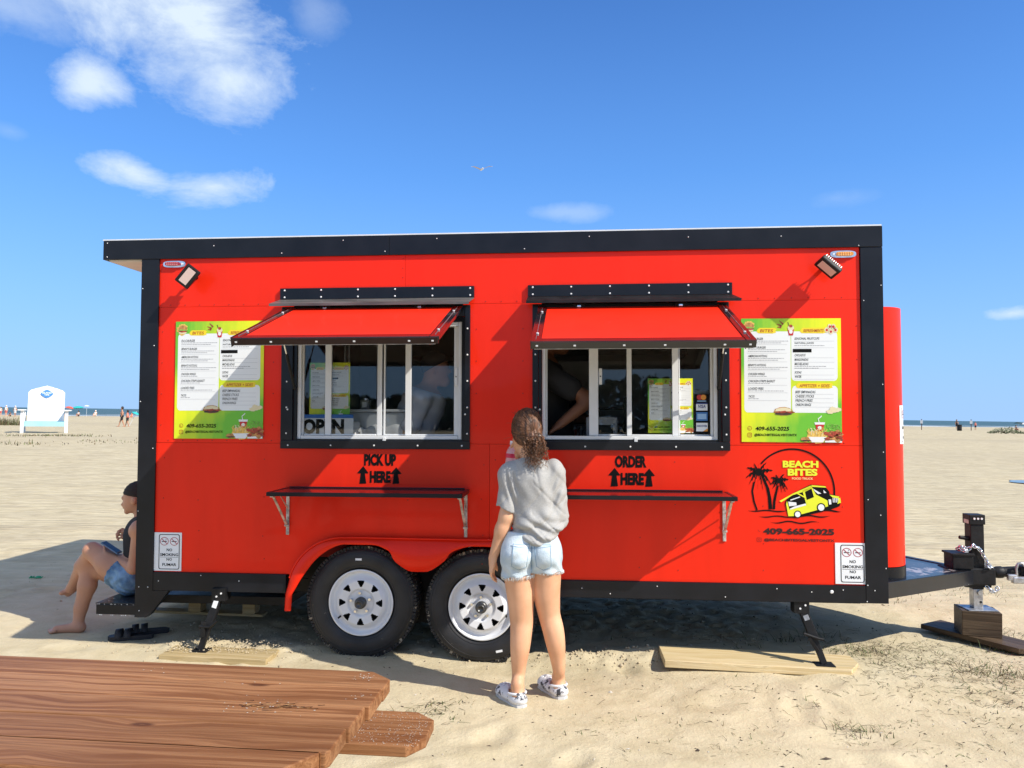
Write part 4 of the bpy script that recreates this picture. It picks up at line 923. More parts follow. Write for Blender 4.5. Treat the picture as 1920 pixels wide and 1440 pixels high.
# --- shelves
SHT = mat('shelf_top_red_reflection', (.05, .008, .008), .18, spec=.5, coat=.4)  # black top coloured dark red: the wall's reflection put into the colour
def shelf(x0, x1, z, brs):
    s = P(MB().rbox(x0+.022, x1-.022, -.285, -.004, z-.012, z-.002, .001), 'shelf', SHT)
    P(MB().rbox(x0, x1, -.300, -.286, z-.024, z, .002).rbox(x0, x0+.021, -.2855, -.002, z-.024, z, .002).rbox(x1-.021, x1, -.2855, -.002, z-.024, z, .002), 'shelf_edge', BLACK, s)
    P(MB().box(x0+.03, x1-.03, -.008, -.001, z+.0, z+.007), 'shelf_flange', BLACK, s)
    for bx in brs:
        b = MB(); b.rbox(bx-.010, bx+.010, -.008, 0, z-.295, z-.025, .002); b.rbox(bx-.010, bx+.010, -.27, -.01, z-.034, z-.026, .002)
        b.bar((bx, -.235, z-.035), (bx, -.016, z-.235), .014, .007); b.bar((bx+.012, -.16, z-.035), (bx+.006, -.02, z-.13), .006, .005)
        b.cyl((bx-.014, -.016, z-.235), (bx+.014, -.016, z-.235), .008, n=8)
        for zz_ in (.10, .19, .28): b.cyl((bx, -.009, z-zz_), (bx, -.013, z-zz_), .006, n=8)
        P(b, 'bracket', mat('shelf_bracket', (.50, .46, .43), .35, metal=.5, var=.4, vscale=30), s)
    return s
shelf(-1.412, -.240, 1.058, (-1.392, -.262)); shelf(.23, 1.322, 1.058, (.26, 1.300))
# --- clearance lights and flood lights
def marker(x, z, col, shift):
    b = MB(); n = 28; pl = superell(x, z, .075, .021, 3.2, n); b.prism(pl, wall, 0, .008); pl2 = superell(x, z, .070, .017, 3.2, n); b.prism(pl2, wall, .008, .012)
    mk = P(b, 'clearance_light', CHROME)
    lens = bpy.data.materials.new('light_lens'); lens.use_nodes = True; bb = lens.node_tree.nodes['Principled BSDF']; bb.inputs['Base Color'].default_value = (*col, 1); bb.inputs['Roughness'].default_value = .12; bb.inputs['Coat Weight'].default_value = 1
    P(MB().prism(superell(x+shift, z, .050, .0125, 4, 24), wall, .012, .021), 'lens', lens, mk)
    dm = MB()
    for k in range(6):
        for j in (-1, 1): dm.cyl((x+shift-.037+k*.0135, -.021, z+j*.0052), (x+shift-.037+k*.0135, -.0245, z+j*.0052), .0042, .002, n=6)
    P(dm, 'lens_facets', mat('lens_facet', tuple(min(1, c*1.3+.25) for c in col), .1, coat=1), mk)
    P(MB().cyl((x+.056*(1 if shift < 0 else -1), -.008, z), (x+.056*(1 if shift < 0 else -1), -.016, z), .007, n=8), 'screw', SCREW, mk)
marker(-2.168, 2.487, (.36, .004, .004), -.006); marker(2.013, 2.481, (.75, .28, .01), .006)
def flood(x, z, ang, tilt, d, hh=.047):
    # lamp body turned by ang in the wall plane and tilted down
    m = Matrix.Translation((x, -d, z)) @ Matrix.Rotation(ang, 4, 'Y') @ Matrix.Rotation(tilt, 4, 'X')
    f = P(MB().rbox(-.068, .068, -.018, .012, -hh, hh, .008, 0, m), 'flood_light', BLACKM)
    P(MB().rbox(-.052, .052, -.0195, -.0165, -hh+.021, hh-.021, .0008, 0, m), 'lamp_glass', mat('frosted_glass', (.62, .47, .42), .25, coat=.6), f)
    fins = MB()
    for k in range(9): fins.box(-.056+k*.0135, -.052+k*.0135, .0122, .034, -.035, .035, 0, m)
    P(fins, 'cooling_fins', mat('fin_grey', (.25, .25, .25), .4, metal=.7), f)
    q = m @ Vector((0, .03, 0)); arm = MB(); arm.tube([m @ Vector((-.05, .02, 0)), m @ Vector((-.03, .055, 0)), Vector((x, -.03, z+.012)), m @ Vector((.03, .055, 0)), m @ Vector((.05, .02, 0))], .006, 6); arm.cyl((x, -.035, z+.01), (x, 0, z+.01), .012, n=10)
    P(arm, 'yoke', BLACKM, f)
flood(-2.020, 2.388, radians(-50), radians(18), .11); flood(1.895, 2.388, radians(42), radians(68), .105, .050)
# --- roof vent
vt = P(MB().lathe([(.0, .075), (.06, .074), (.11, .062), (.15, .035), (.165, .0), (.15, .0)], (-.395, 1.20, 2.86), (0, 0, 1), 32).cyl((-.395, 1.2, 2.65), (-.395, 1.2, 2.87), .10, n=24), 'roof_vent', CHROME)
# --- nose cabinet on the front wall, rounded corner
def nose(z0, z1, m_, name, grow):
    pl = [(2.242, .30-grow)]+[(2.325+grow+.20*sin(radians(a)), .50-(.20+grow)*cos(radians(a))) for a in np.linspace(0, 90, 14)]+[(2.525+grow, 1.80)]+[(2.325+.20*cos(radians(a))+grow, 1.80+.20*sin(radians(a))) for a in np.linspace(10, 90, 8)]+[(2.242, 2.02)]
    mb = MB(); n = len(pl); vs = [(x, y, z0) for x, y in pl]+[(x, y, z1) for x, y in pl]
    mb.add(vs, [tuple(range(n)), tuple(range(n, 2*n))]); mb.add(vs, [(i, (i+1) % n, n+(i+1) % n, n+i) for i in range(n-1)], 0, True)
    return P(mb, name, m_)
nc = nose(.568, 2.205, RED, 'nose_cabinet', 0); nose(.400, .565, BLACK, 'nose_base', .004)
# sign wrapped on the cabinet's rounded corner
def nose_pt(s, z, d):
    a = radians(22+s*70); return (2.325+(.20+d)*sin(a), .50-(.20+d)*cos(a), z)
# --- A-frame hitch
def W2(px, py, d):           # trailer coordinates of a photographed point at depth d behind the serving wall
    q = fwd+CR*((px-960)/FPX)-CU*((py-720)/FPX); Mi = TM.inverted(); o = Mi @ CPOS; v = Mi.to_3x3() @ q; t = (d-o.y)/v.y; return o+v*t
HY = 1.08
rail = P(MB().bar((2.20, .10, .462), (3.20, HY-.04, .372), .05, .100, 0, (0, 0, 1), .004), 'hitch_rail', BLACK)
P(MB().bar((2.20, 2.06, .462), (3.20, HY+.04, .372), .05, .100, 0, (0, 0, 1), .004), 'hitch_rail', BLACK)
dk = MB(); vs = [(2.22, .16, .505), (2.22, 2.0, .505), (3.15, HY+.05, .420), (3.15, HY-.05, .420)]; dk.add(vs+[(a, b, c-.006) for a, b, c in vs], [(0, 1, 2, 3), (7, 6, 5, 4), (0, 4, 5, 1), (1, 5, 6, 2), (2, 6, 7, 3), (3, 7, 4, 0)])
P(dk, 'deck_plate', mat('chequer_plate', (.022, .024, .032), .34, spec=.4, coat=.25, dirt=((.30, .30, .30), 6, .52), var=.4, vscale=4, bump=.2, bscale=14))
cp = MB(); cp.rbox(3.02, 3.36, HY-.07, HY+.07, .318, .440, .012); cp.rbox(3.16, 3.34, HY-.045, HY+.045, .300, .325, .004); cp.cyl((3.38, HY, .400), (3.56, HY, .412), .036, .036, 20)
cp.lathe([(.036, 0), (.042, .02), (.042, .05), (.036, .06)], (3.38, HY, .40), (1, 0, .05), 20); cp.rbox(3.54, 3.68, HY-.042, HY+.042, .375, .455, .018)
cpl = P(cp, 'coupler', BLACKM)
P(MB().rbox(3.29, 3.325, HY-.03, HY-.01, .43, .47, .004).cyl((3.27, HY-.02, .452), (3.34, HY-.02, .462), .010, n=8), 'latch_lever', GALV, cpl)
lk = MB(); lk.tube([(3.505, HY-.055, .37), (3.50, HY-.058, .44), (3.515, HY-.055, .475), (3.545, HY-.05, .478), (3.565, HY-.05, .45), (3.568, HY-.05, .37)], .009, 8); lk.rbox(3.47, 3.60, HY-.075, HY-.035, .335, .385, .01); lk.rbox(3.44, 3.50, HY-.07, HY-.04, .355, .40, .008)
P(lk, 'coupler_lock', GALV, cpl)
jp = MB(); jp.rbox(3.205, 3.297, HY-.045, HY+.045, .43, .742, .006); hj = P(jp, 'tongue_jack', BLACKM)
P(MB().rbox(3.196, 3.304, HY-.052, HY+.052, .742, .812, .005), 'jack_cap', BLACKM, hj)
s = MB()
for k in range(3): s.cyl((3.228+k*.025, HY-.052, .785), (3.228+k*.025, HY-.057, .785), .0075, n=8)
P(s, 'bolt', SCREW, hj)
P(MB().rbox(3.1955, 3.1965, HY-.04, HY+.03, .748, .775, .0004), 'sticker', GALV, hj)
P(MB().cyl((3.205, HY-.01, .640), (3.140, HY-.02, .648), .017, .013, 12), 'crank_handle', BLACKM, hj)
P(MB().rbox(3.215, 3.290, HY-.04, HY+.04, .285, .325, .004).rbox(3.222, 3.286, HY-.032, HY+.032, .150, .285, .004, 1).cyl((3.262, HY-.034, .262), (3.262, HY-.046, .262), .016, n=12, mi=1).cyl((3.27, HY-.0335, .195), (3.27, HY-.0345, .195), .009, n=10, mi=2), 'drop_leg', [BLACKM, GALV, DARK], hj)
P(MB().rbox(3.165, 3.365, HY-.085, HY+.085, .142, .150, .003), 'foot_plate', GALV, hj)
bt = MB(); bt.rbox(3.06, 3.20, HY-.09, HY+.05, .435, .535, .006); bt.rbox(3.05, 3.205, HY-.10, HY+.06, .530, .545, .004); P(bt, 'breakaway_box', BLACKM)
# safety chain heaped over the jack
def chain(pts, name, n, r=.0042, lw=.011, ll=.017):
    pts = [Vector(p) for p in pts]; mb = MB(); L = [0]
    for i in range(1, len(pts)): L.append(L[-1]+(pts[i]-pts[i-1]).length)
    for k in range(n):
        s_ = L[-1]*(k+.5)/n; i = 0
        while i < len(pts)-2 and L[i+1] < s_: i += 1
        p = pts[i].lerp(pts[i+1], (s_-L[i])/max(1e-6, L[i+1]-L[i])); d = (pts[i+1]-pts[i]).normalized(); a = d.orthogonal().normalized(); a = Matrix.Rotation((k % 2)*pi/2+.4, 3, d) @ a
        ring = [p+d*ll*cos(t)+a*lw*sin(t) for t in [2*pi*q/12 for q in range(13)]]; mb.tube(ring, r, 5, cap=False)
    return P(mb, name, CHROME)
cpts = [(3.12+.02*cos(k*2.1)+.010*k*.4, HY-.06+.022*sin(k*1.7), .555+.014*(k % 3)) for k in range(14)]
chain(cpts, 'safety_chain', 26); chain([(3.17, HY-.07, .57), (3.21, HY-.07, .600), (3.25, HY-.06, .575), (3.28, HY-.07, .52), (3.31, HY-.07, .455), (3.34, HY-.06, .44)], 'safety_chain', 12)
chain([(3.20, HY-.08, .60), (3.25, HY-.075, .57), (3.29, HY-.07, .50), (3.33, HY-.065, .44), (3.30, HY-.08, .45)], 'safety_chain', 11)
chain([(3.30, HY-.05, .31), (3.33, HY-.055, .28), (3.36, HY-.05, .27), (3.38, HY-.045, .30)], 'safety_chain', 6)
# ================================================================== lettering, posters, stickers on the trailer
def rrect(x0, x1, y0, y1, r, n=5):
    out = []
    for cx, cy, a0 in ((x1-r, y1-r, 0), (x0+r, y1-r, 90), (x0+r, y0+r, 180), (x1-r, y0+r, 270)):
        out += [(cx+r*cos(radians(a0+90*i/n)), cy+r*sin(radians(a0+90*i/n))) for i in range(n+1)]
    return out
def sheet(mb, poly, d, to3, mi=0): mb.add([to3(x, y, d) for x, y in poly], [tuple(range(len(poly)))], mi)
def ring(mb, ro, ri, cx, cy, d, to3, mi=0, n=28, a0=0, a1=360):
    vs = []; 
    for i in range(n+1):
        a = radians(lerp(a0, a1, i/n)); vs += [to3(cx+ro*cos(a), cy+ro*sin(a), d), to3(cx+ri*cos(a), cy+ri*sin(a), d)]
    mb.add(vs, [(2*i, 2*i+2, 2*i+3, 2*i+1) for i in range(n)], mi)
def stroke(mb, pts, w, d, to3, mi=0):
    """flat brush line; w may taper"""
    n = len(pts); vs = []
    for i, (x, y) in enumerate(pts):
        a = Vector(pts[max(0, i-1)]); b = Vector(pts[min(n-1, i+1)]); t = (b-a)
        if t.length < 1e-9: t = Vector((1, 0))
        t.normalize(); ww = (w[i] if isinstance(w, (list, tuple)) else w)/2
        vs += [to3(x-t.y*ww, y+t.x*ww, d), to3(x+t.y*ww, y-t.x*ww, d)]
    mb.add(vs, [(2*i, 2*i+1, 2*i+3, 2*i+2) for i in range(n-1)], mi)

PM = bpy.data.materials.new('poster_print'); PM.use_nodes = True; N, L = nodes(PM); b = N['Principled BSDF']; b.inputs['Roughness'].default_value = .38
tc = N.new('ShaderNodeTexCoord'); sp = N.new('ShaderNodeSeparateXYZ'); L.new(tc.outputs['Object'], sp.inputs[0])
def mth(op, a, b_=None, c_=None, clamp=False):
    x = N.new('ShaderNodeMath'); x.operation = op; x.use_clamp = clamp
    for i, v in enumerate((a, b_, c_)):
        if v is None: continue
        if isinstance(v, (int, float)): x.inputs[i].default_value = v
        else: L.new(v, x.inputs[i])
    return x.outputs[0]
PWID, PHGT = .5825, .742
s_ = mth('DIVIDE', sp.outputs[0], PWID); t_ = mth('DIVIDE', sp.outputs[2], -PHGT)
# yellow runs from the bottom left, through the middle, to the top right
nn = N.new('ShaderNodeTexNoise'); nn.inputs['Scale'].default_value = 9; mpn = N.new('ShaderNodeMapping'); mpn.inputs['Scale'].default_value = (3, 1, .4); L.new(tc.outputs['Object'], mpn.inputs[0]); L.new(mpn.outputs[0], nn.inputs['Vector'])
top = mth('MULTIPLY', mth('SUBTRACT', s_, .12), 1.4); bot = mth('MULTIPLY', mth('SUBTRACT', .95, mth('MULTIPLY', s_, 1.7)), 1.0)
mid = mth('SUBTRACT', 1.0, mth('MULTIPLY', mth('ABSOLUTE', mth('SUBTRACT', t_, .62)), 4.0), clamp=True)
k_ = mth('MULTIPLY', mth('SUBTRACT', t_, .30), 2.0, clamp=True)
f1 = mth('ADD', mth('MULTIPLY', top, mth('SUBTRACT', 1.0, k_)), mth('MULTIPLY', bot, k_)); f1 = mth('ADD', f1, mth('MULTIPLY', mid, .5)); f1 = mth('ADD', f1, mth('MULTIPLY', mth('SUBTRACT', nn.outputs[0], .5), .5), clamp=True)
mc = N.new('ShaderNodeMix'); mc.data_type = 'RGBA'; L.new(f1, mc.inputs[0]); mc.inputs[6].default_value = (.15, .50, .03, 1); mc.inputs[7].default_value = (.80, .82, .01, 1); L.new(mc.outputs[2], b.inputs['Base Color'])

PAPER = mat('menu_white', (.80, .81, .80), .4)
FOODM = [mat('bun_brown', (.50, .24, .07), .5, var=.3, vscale=60), mat('fry_yellow', (.75, .48, .10), .5, var=.2, vscale=90), mat('chicken_red', (.34, .05, .02), .5, var=.5, vscale=70), mat('lettuce', (.20, .42, .06), .5, var=.3, vscale=60), mat('cup_red', (.55, .02, .02), .4), PAPER, mat('dark_outline', (.06, .03, .02), .5), mat('cream', (.75, .65, .40), .5)]
def to3p(s, t, d): return (s*PWID, -d, -t*PHGT)
def blob(mb, cx, cy, rx, ry, d, mi, seed=0, rough=.12, n=22):
    rr = np.random.RandomState(seed); sheet(mb, [(cx+rx*cos(2*pi*k/n)*(1+rr.uniform(-rough, rough)), cy+ry*sin(2*pi*k/n)*(1+rr.uniform(-rough, rough))) for k in range(n)], d, to3p, mi)
def to3n(s, t, d): return to3p(s, t, d)
def build_poster():
    ps = MB(); ps.box(0, PWID, -.0016, .0, -PHGT, 0); root = P(ps, 'menu_poster', PM)
    e = .0020
    for (a, b_, c, d_) in ((.028, .497, .105, .762), (.503, .962, .105, .505), (.508, .962, .545, .762)):
        mb = MB(); sheet(mb, rrect(a, b_, c, d_, .035), e, to3p); P(mb, 'text_panel', PAPER, root, fix=False)
    hm = [YEL2, ORG]
    for (x0, x1, y, txt) in ((.165, .345, .100, 'BITES'), (.600, .85, .100, 'REFRESHMENTS'), (.555, .905, .545, 'APPETIZER + SIDES')):
        hd = MB(); sheet(hd, [(x0, y-.012), (x0+.02, y-.024), (x1-.01, y-.024), (x1+.012, y-.014), (x1, y), (x1+.008, y+.014), (x1-.03, y+.022), (x0+.01, y+.02), (x0-.01, y+.008)], e+.0006, to3p, 0)
        put_text(hd, txt, x0+.025, x1-.02, y+.012, y-.013, e+.0012, to3p, 1, .012, -.25, 2); P(hd, 'heading', hm, root, fix=False)
    sm = MB(); rr = np.random.RandomState(3)
    def line(txt, x, yc, cw=.0178, h=.0195):
        tx = MB(); y = (yc-52)/728; w = len(txt)*cw*1.0; put_text(tx, txt, x, x+w, y+h/2, y-h/2, e+.0006, to3p, 0, .008, -.22, 2); P(tx, 'menu_line', INK, root, fix=False)
    def small(x, yc, n, wmax=.42):
        for k in range(n):
            y = (yc-52)/728+k*.0145; xx = x
            while xx < x+wmax*(1 if k == 0 else .8):
                w = rr.uniform(.008, .028); sheet(sm, [(xx, y), (xx+w, y), (xx+w, y+.0045), (xx, y+.0045)], e+.0006, to3p); xx += w+.006
    def rule(x0, x1, yc):
        y = (yc-52)/728; sheet(sm, [(x0, y), (x1, y), (x1, y+.0012), (x0, y+.0012)], e+.0004, to3p)
    for txt, y, n, wm in (('B & G BURGER', 172, 2, .40), ("BENNY'S BURGER", 223, 2, .37), ('AMERICAN HOTDOG', 274, 2, .36), ("BENNY'S HOTDOG", 327, 2, .40), ('CHICKEN WINGS', 380, 1, .17), ('CHICKEN STRIPS BASKET', 422, 1, .20), ('LOADED FRIES', 466, 1, .34), ('TACOS', 512, 1, .11)):
        line(txt, .068, y, .0130); small(.068, y+12, n, wm); rule(.06, .46, y+34 if n > 1 else y+24)
    for txt, y, n in (('SEASONAL FRUITCUPS', 171, 0), ('NATURAL JUICES', 199, 1), ('CHOLADOS', 269, 0), ('MANGONADAS', 295, 0), ('MICHELADAS', 321, 2), ('SODAS', 370, 0), ('WATER', 395, 0)):
        line(txt, .535, y, .0140); small(.535, y+12, n, .30); rule(.53, .93, y+15 if not n else y+26)
    for txt, y in (('BEEF EMPANADAS', 485), ('CHEESE STICKS', 510), ('FRENCH FRIES', 535), ('ONION RINGS', 560)):
        line(txt, .540, y, .0145, .021); rule(.535, .92, y+13)
    tx = MB(); put_text(tx, '409-655-2025', .135, .48, .908, .875, e+.0006, to3p, 0, .03, -.2, 3); P(tx, 'phone_number', INK, root, fix=False); tx = MB(); put_text(tx, '@BEACHBITESGALVESTONTX', .125, .555, .957, .931, e+.0006, to3p, 0, .025, -.2, 2); P(tx, 'account_name', INK, root, fix=False)
    tx = MB(); sheet(tx, [(.519, .247), (.706, .247), (.706, .275), (.519, .275)], e+.0008, to3p, 0)
    P(tx, 'black_tape', INK, root, fix=False); tag(P(sm, 'small_print', TEXTG, root, fix=False), kind='stuff')
    ic = MB(); ring(ic, .022, .018, .08, .890, e+.0006, lambda x, y, d: to3p(x, .890+(y-.890)*.785, d)); ring(ic, .010, .006, .08, .890, e+.0006, lambda x, y, d: to3p(x, .890+(y-.890)*.785, d), 0, 12, 40, 250)
    o_ = rrect(.058, .102, .926, .962, .010); i_ = rrect(.062, .098, .930, .958, .008); n = len(o_)
    ic.add([to3p(x, y, e+.0006) for x, y in o_+i_], [(k, (k+1) % n, n+(k+1) % n, n+k) for k in range(n)], 0); ring(ic, .011, .008, .08, .944, e+.0006, lambda x, y, d: to3p(x, .944+(y-.944)*.785, d))
    P(ic, 'icons', ORG, root, fix=False)
    f1_ = e+.0008
    # burger, top left
    fd = MB()
    blob(fd, .075, .068, .062, .048, f1_, 1, 1, .2); blob(fd, .08, .062, .048, .030, f1_+.0004, 0, 2, .06); blob(fd, .08, .078, .052, .010, f1_+.0008, 3, 3, .3); blob(fd, .08, .086, .046, .008, f1_+.0010, 2, 4, .2); blob(fd, .08, .095, .046, .012, f1_+.0008, 7, 5)
    P(fd, 'burger_picture', FOODM, root, fix=False)
    # drink with straw, top middle
    fd = MB()
    sheet(fd, [(.468, .085), (.532, .085), (.522, .138), (.480, .138)], f1_+.0004, to3p, 4); blob(fd, .5, .078, .030, .024, f1_+.0006, 7, 6, .15); blob(fd, .5, .062, .018, .012, f1_+.0009, 2, 7, .2); blob(fd, .5, .108, .018, .016, f1_+.0008, 5, 8, .05)
    stroke(fd, [(.485, .06), (.470, .03)], .006, f1_+.0005, to3p, 6)
    P(fd, 'drink_picture', FOODM, root, fix=False); fd = MB()
    for a, b_ in (((.36, .045), (.41, .062)), ((.385, .018), (.425, .048)), ((.365, .07), (.405, .072))): stroke(fd, [a, b_], [.004, .016], f1_, to3p, 2)
    P(fd, 'red_dashes', FOODM, root, fix=False); fd = MB()
    for x, y in ((.86, .095), (.90, .108), (.945, .095), (.89, .068), (.925, .068)): blob(fd, x, y, .024, .022, f1_+.0004, 7, int(x*99)); blob(fd, x, y, .011, .010, f1_+.0008, 4, int(y*99))
    P(fd, 'jar_pictures', FOODM, root, fix=False)
    # sandwich
    fd = MB()
    blob(fd, .42, .752, .098, .034, f1_, 0, 11, .08); blob(fd, .42, .742, .085, .018, f1_+.0006, 7, 12, .12); blob(fd, .425, .758, .088, .009, f1_+.0009, 2, 13, .4); blob(fd, .42, .771, .082, .012, f1_+.0009, 6, 14, .2)
    P(fd, 'sandwich_picture', FOODM, root, fix=False)
    # empanadas
    fd = MB()
    for x, y, r in ((.885, .752, .04), (.93, .742, .045), (.965, .735, .03), (.91, .728, .03)): blob(fd, x, y, r, .016, f1_+.0004*(x*3), 7, int(x*77), .18)
    P(fd, 'empanada_picture', FOODM, root, fix=False)
    # food heap, bottom right
    fd = MB()
    sheet(fd, [(.735, .850), (.825, .850), (.815, .905), (.748, .905)], f1_+.0002, to3p, 4); sheet(fd, [(.728, .838), (.832, .838), (.828, .856), (.732, .856)], f1_+.0005, to3p, 5); blob(fd, .78, .882, .02, .014, f1_+.0006, 5, 21, .1)
    stroke(fd, [(.775, .84), (.765, .81), (.79, .795), (.80, .785)], .008, f1_+.0006, to3p, 5)
    blob(fd, .755, .955, .105, .050, f1_, 1, 22, .15); sheet(fd, [(.665, .955), (.845, .955), (.81, .998), (.70, .998)], f1_+.0014, to3p, 5)
    r2 = np.random.RandomState(8)
    for k in range(46):
        x, y, a = .665+.17*r2.rand(), .905+.055*r2.rand(), r2.uniform(-.9, .9); stroke(fd, [(x, y), (x+.035*sin(a), y-.030*cos(a))], .006, f1_+.0006+.0001*(k % 6), to3p, 1 if k % 3 else 7)
    for k in range(40): blob(fd, .835+.16*r2.rand()**.8, .905+.085*r2.rand(), .022+.012*r2.rand(), .013, f1_+.0008+.0001*(k % 7), 2 if k % 3 else 0, 30+k, .3, 12)
    for x, y in ((.88, .865), (.93, .868), (.965, .875), (.90, .885)): ring(fd, .028, .020, x, y, f1_+.0016, lambda a, b_, d, yy=y: to3p(a, yy+(b_-yy)*.6, d), 3, 16)
    blob(fd, .64, .975, .05, .020, f1_+.0010, 0, 60, .1); blob(fd, .64, .985, .048, .006, f1_+.0014, 6, 61, .3)
    sheet(fd, [(.83, .985), (.998, .975), (.998, .998), (.83, .998)], f1_+.0013, to3p, 5)
    P(fd, 'food_heap_picture', FOODM, root, fix=False)
    return root
def copy_part(o, parent):
    kids = list(o.children); c = o.copy(); COL.objects.link(c); c.parent = parent
    for k in kids:
        d = k.copy(); COL.objects.link(d); d.parent = c
    return c
po1 = build_poster(); po1.location = (1.411, -.0035, 2.099)
po2 = copy_part(po1, TR); po2.location = (-2.150, -.0035, 2.114); po2.scale = (1.008, 1, 1.012)
ws = copy_part(po1, TR); ws.name = 'menu_sheet'; ws.location = (-1.285, .063, 1.850); ws.scale = (.455, .3, .522)
ws = copy_part(po1, TR); ws.name = 'menu_sheet'; ws.location = (.858, .063, 1.742); ws.scale = (.47, .3, .452)
for o, r in ((po1, (0, radians(.3), 0)), (po2, (0, radians(-.1), 0))): o.rotation_euler = r
# --- painted words over the shelves
def words(x0, lines, arrows, dx=0):
    mb = MB()
    for (txt, a, b_, z0, z1_) in lines: put_text(mb, txt, a, b_, z0, z1_, .002, wall, 0, .055, 0, 3)
    for (cx, z0, z1_) in arrows:
        h = z1_-z0; w = .036
        sheet(mb, [(cx-w*.58, z0), (cx+w*.62, z0+.002), (cx+w*.36, z0+h*.58), (cx+w*1.02, z0+h*.60), (cx+.002, z1_), (cx-w*1.02, z0+h*.60), (cx-w*.36, z0+h*.58)], .002, wall, 0)
    P(mb, 'painted_lettering', INK, fix=False)
words(0, [('PICK UP', -.906, -.702, 1.198, 1.272), ('HERE', -.868, -.736, 1.093, 1.166)], [(-.913, 1.086, 1.196), (-.703, 1.086, 1.190)])
words(0, [('ORDER', .652, .842, 1.198, 1.270), ('HERE', .686, .826, 1.093, 1.166)], [(.648, 1.084, 1.196), (.856, 1.084, 1.193)])
# --- no smoking stickers
RDI = mat('sign_red', (.42, .02, .04), .4)
def nosmoke(x0, z0, w, h):
    to = lambda s, t, d: (x0+s*w, -d, z0+t*h)
    base = P(MB().box(x0, x0+w, -.0042, -.0022, z0, z0+h), 'no_smoking_sticker', WHITE)
    return nosmoke_print(to, base)
def nosmoke_print(to, base, dd=.0050):
    mb = MB(); o_ = rrect(.17, .93, .04, .955, .06); i_ = rrect(.195, .905, .057, .938, .05); n = len(o_)
    mb.add([to(a, b_, dd) for a, b_ in o_+i_], [(k, (k+1) % n, n+(k+1) % n, n+k) for k in range(n)], 0)
    for txt, a, b_, y0, y1 in (('NO', .46, .66, .51, .585), ('SMOKING', .225, .885, .385, .460), ('NO', .46, .66, .265, .335), ('FUMAR', .31, .82, .125, .200)): put_text(mb, txt, a, b_, y0, y1, dd, to, 0, .018, 0, 2)
    sheet(mb, [(.22, .353), (.89, .353), (.89, .360), (.22, .360)], dd, to)
    P(mb, 'lettering', INK, base, fix=False)
    pm = MB()
    for cx in (.37, .73):
        f = lambda x, y, d, c=cx: to(x, .77+(y-.77)*.70, d)
        ring(pm, .155, .135, cx, .77, dd, f, 0); stroke(pm, [(cx-.105, .77+.105), (cx+.105, .77-.105)], .022, dd+.0004, f, 0)
        stroke(pm, [(cx-.09, .765), (cx+.09, .765)], .026, dd+.0002, f, 1)
        if cx < .5: stroke(pm, [(cx+.04, .80), (cx+.07, .84), (cx+.05, .87)], .010, dd+.0002, f, 1)
    P(pm, 'pictogram', [RDI, INK], base, fix=False)
nosmoke(-2.267, .523, .182, .242); nosmoke(1.940, .524, .178, .240)
# the same sign bent round the nose cabinet's corner
to = lambda s, t, d: nose_pt(.30+s*.62, 1.335+t*.245, d)
mb = MB(); g = [(i/10, j) for i in range(11) for j in (0, 1)]; mb.add([to(a, b_, .003) for a, b_ in g], [(2*i, 2*i+2, 2*i+3, 2*i+1) for i in range(10)], 0, True)
nb = P(mb, 'no_smoking_sticker', WHITE, fix=False); nosmoke_print(to, nb)
# --- the truck's emblem
def lx(px): return lerp(1.474, 1.983, (px-1412)/(1578-1412))
def lz(py): return lerp(1.318, .922, (py-841)/(965-841))
K = 1234/240.
def LP(zx, zy): return (lx(1380+zx/K), lz(820+zy/K))       # emblem drawn in its own sheet coordinates
eb = MB(); c0 = LP(548, 530)
def epts(l): return [LP(*q) for q in l]
E_ = .0022
arcp = [LP(548+402*cos(radians(a)), 515-402*sin(radians(a))) for a in range(-12, 143, 4)]
stroke(eb, arcp, .0100, E_, wall, 0); stroke(eb, epts([(172, 430), (152, 520), (168, 620), (196, 700)]), [.0105]*4, E_, wall, 0)
sheet(eb, epts([(250, 400), (285, 480), (303, 570), (310, 690), (345, 690), (338, 590), (318, 490), (278, 400)]), E_, wall, 0)
sheet(eb, epts([(398, 460), (372, 540), (355, 610), (348, 690), (374, 690), (378, 620), (392, 550), (412, 465)]), E_, wall, 0)
def frond(cx, cy, ang, ln, droop, seed):
    rr = np.random.RandomState(seed); pts = []
    for k in range(9):
        t = k/8; pts.append((cx+cos(ang)*ln*t, cy-sin(ang)*ln*t+droop*t*t))
    up = []; dn = []
    for k, (x, y) in enumerate(pts):
        w = (25*sin(pi*min(1, k/8*.85+.15)))*(1 if k % 2 else .50); up.append((x, y-w*.8)); dn.append((x-2, y+w*(1.25 if k % 2 else .5)))
    sheet(eb, epts(up+dn[::-1][1:-1]), E_+.0002, wall, 0)
for cx, cy, s_k in ((215, 335, 1.), (413, 415, .68)):
    for a, l, dr in ((178, 125, 70), (150, 130, 25), (118, 95, 0), (88, 90, 0), (52, 130, 10), (20, 150, 40), (-10, 130, 120), (200, 100, 100), (235, 90, 90), (265, 90, 95), (300, 90, 110), (330, 110, 120)): frond(cx, cy, radians(a), l*s_k, dr*s_k*.9, a+400)
    blob_ = [(cx+34*s_k*cos(2*pi*k/12), cy+38*s_k*sin(2*pi*k/12)) for k in range(12)]; sheet(eb, epts(blob_), E_+.0004, wall, 0)
def wave(x0, x1, y, amp, th):
    n = 26; p_ = []; w_ = []
    for k in range(n+1):
        t = k/n; p_.append(LP(lerp(x0, x1, t), y+amp*sin(t*(x1-x0)/38.))); w_.append(max(.0008, th*min(1, 5*t, 5*(1-t))))
    stroke(eb, p_, w_, E_, wall, 0)
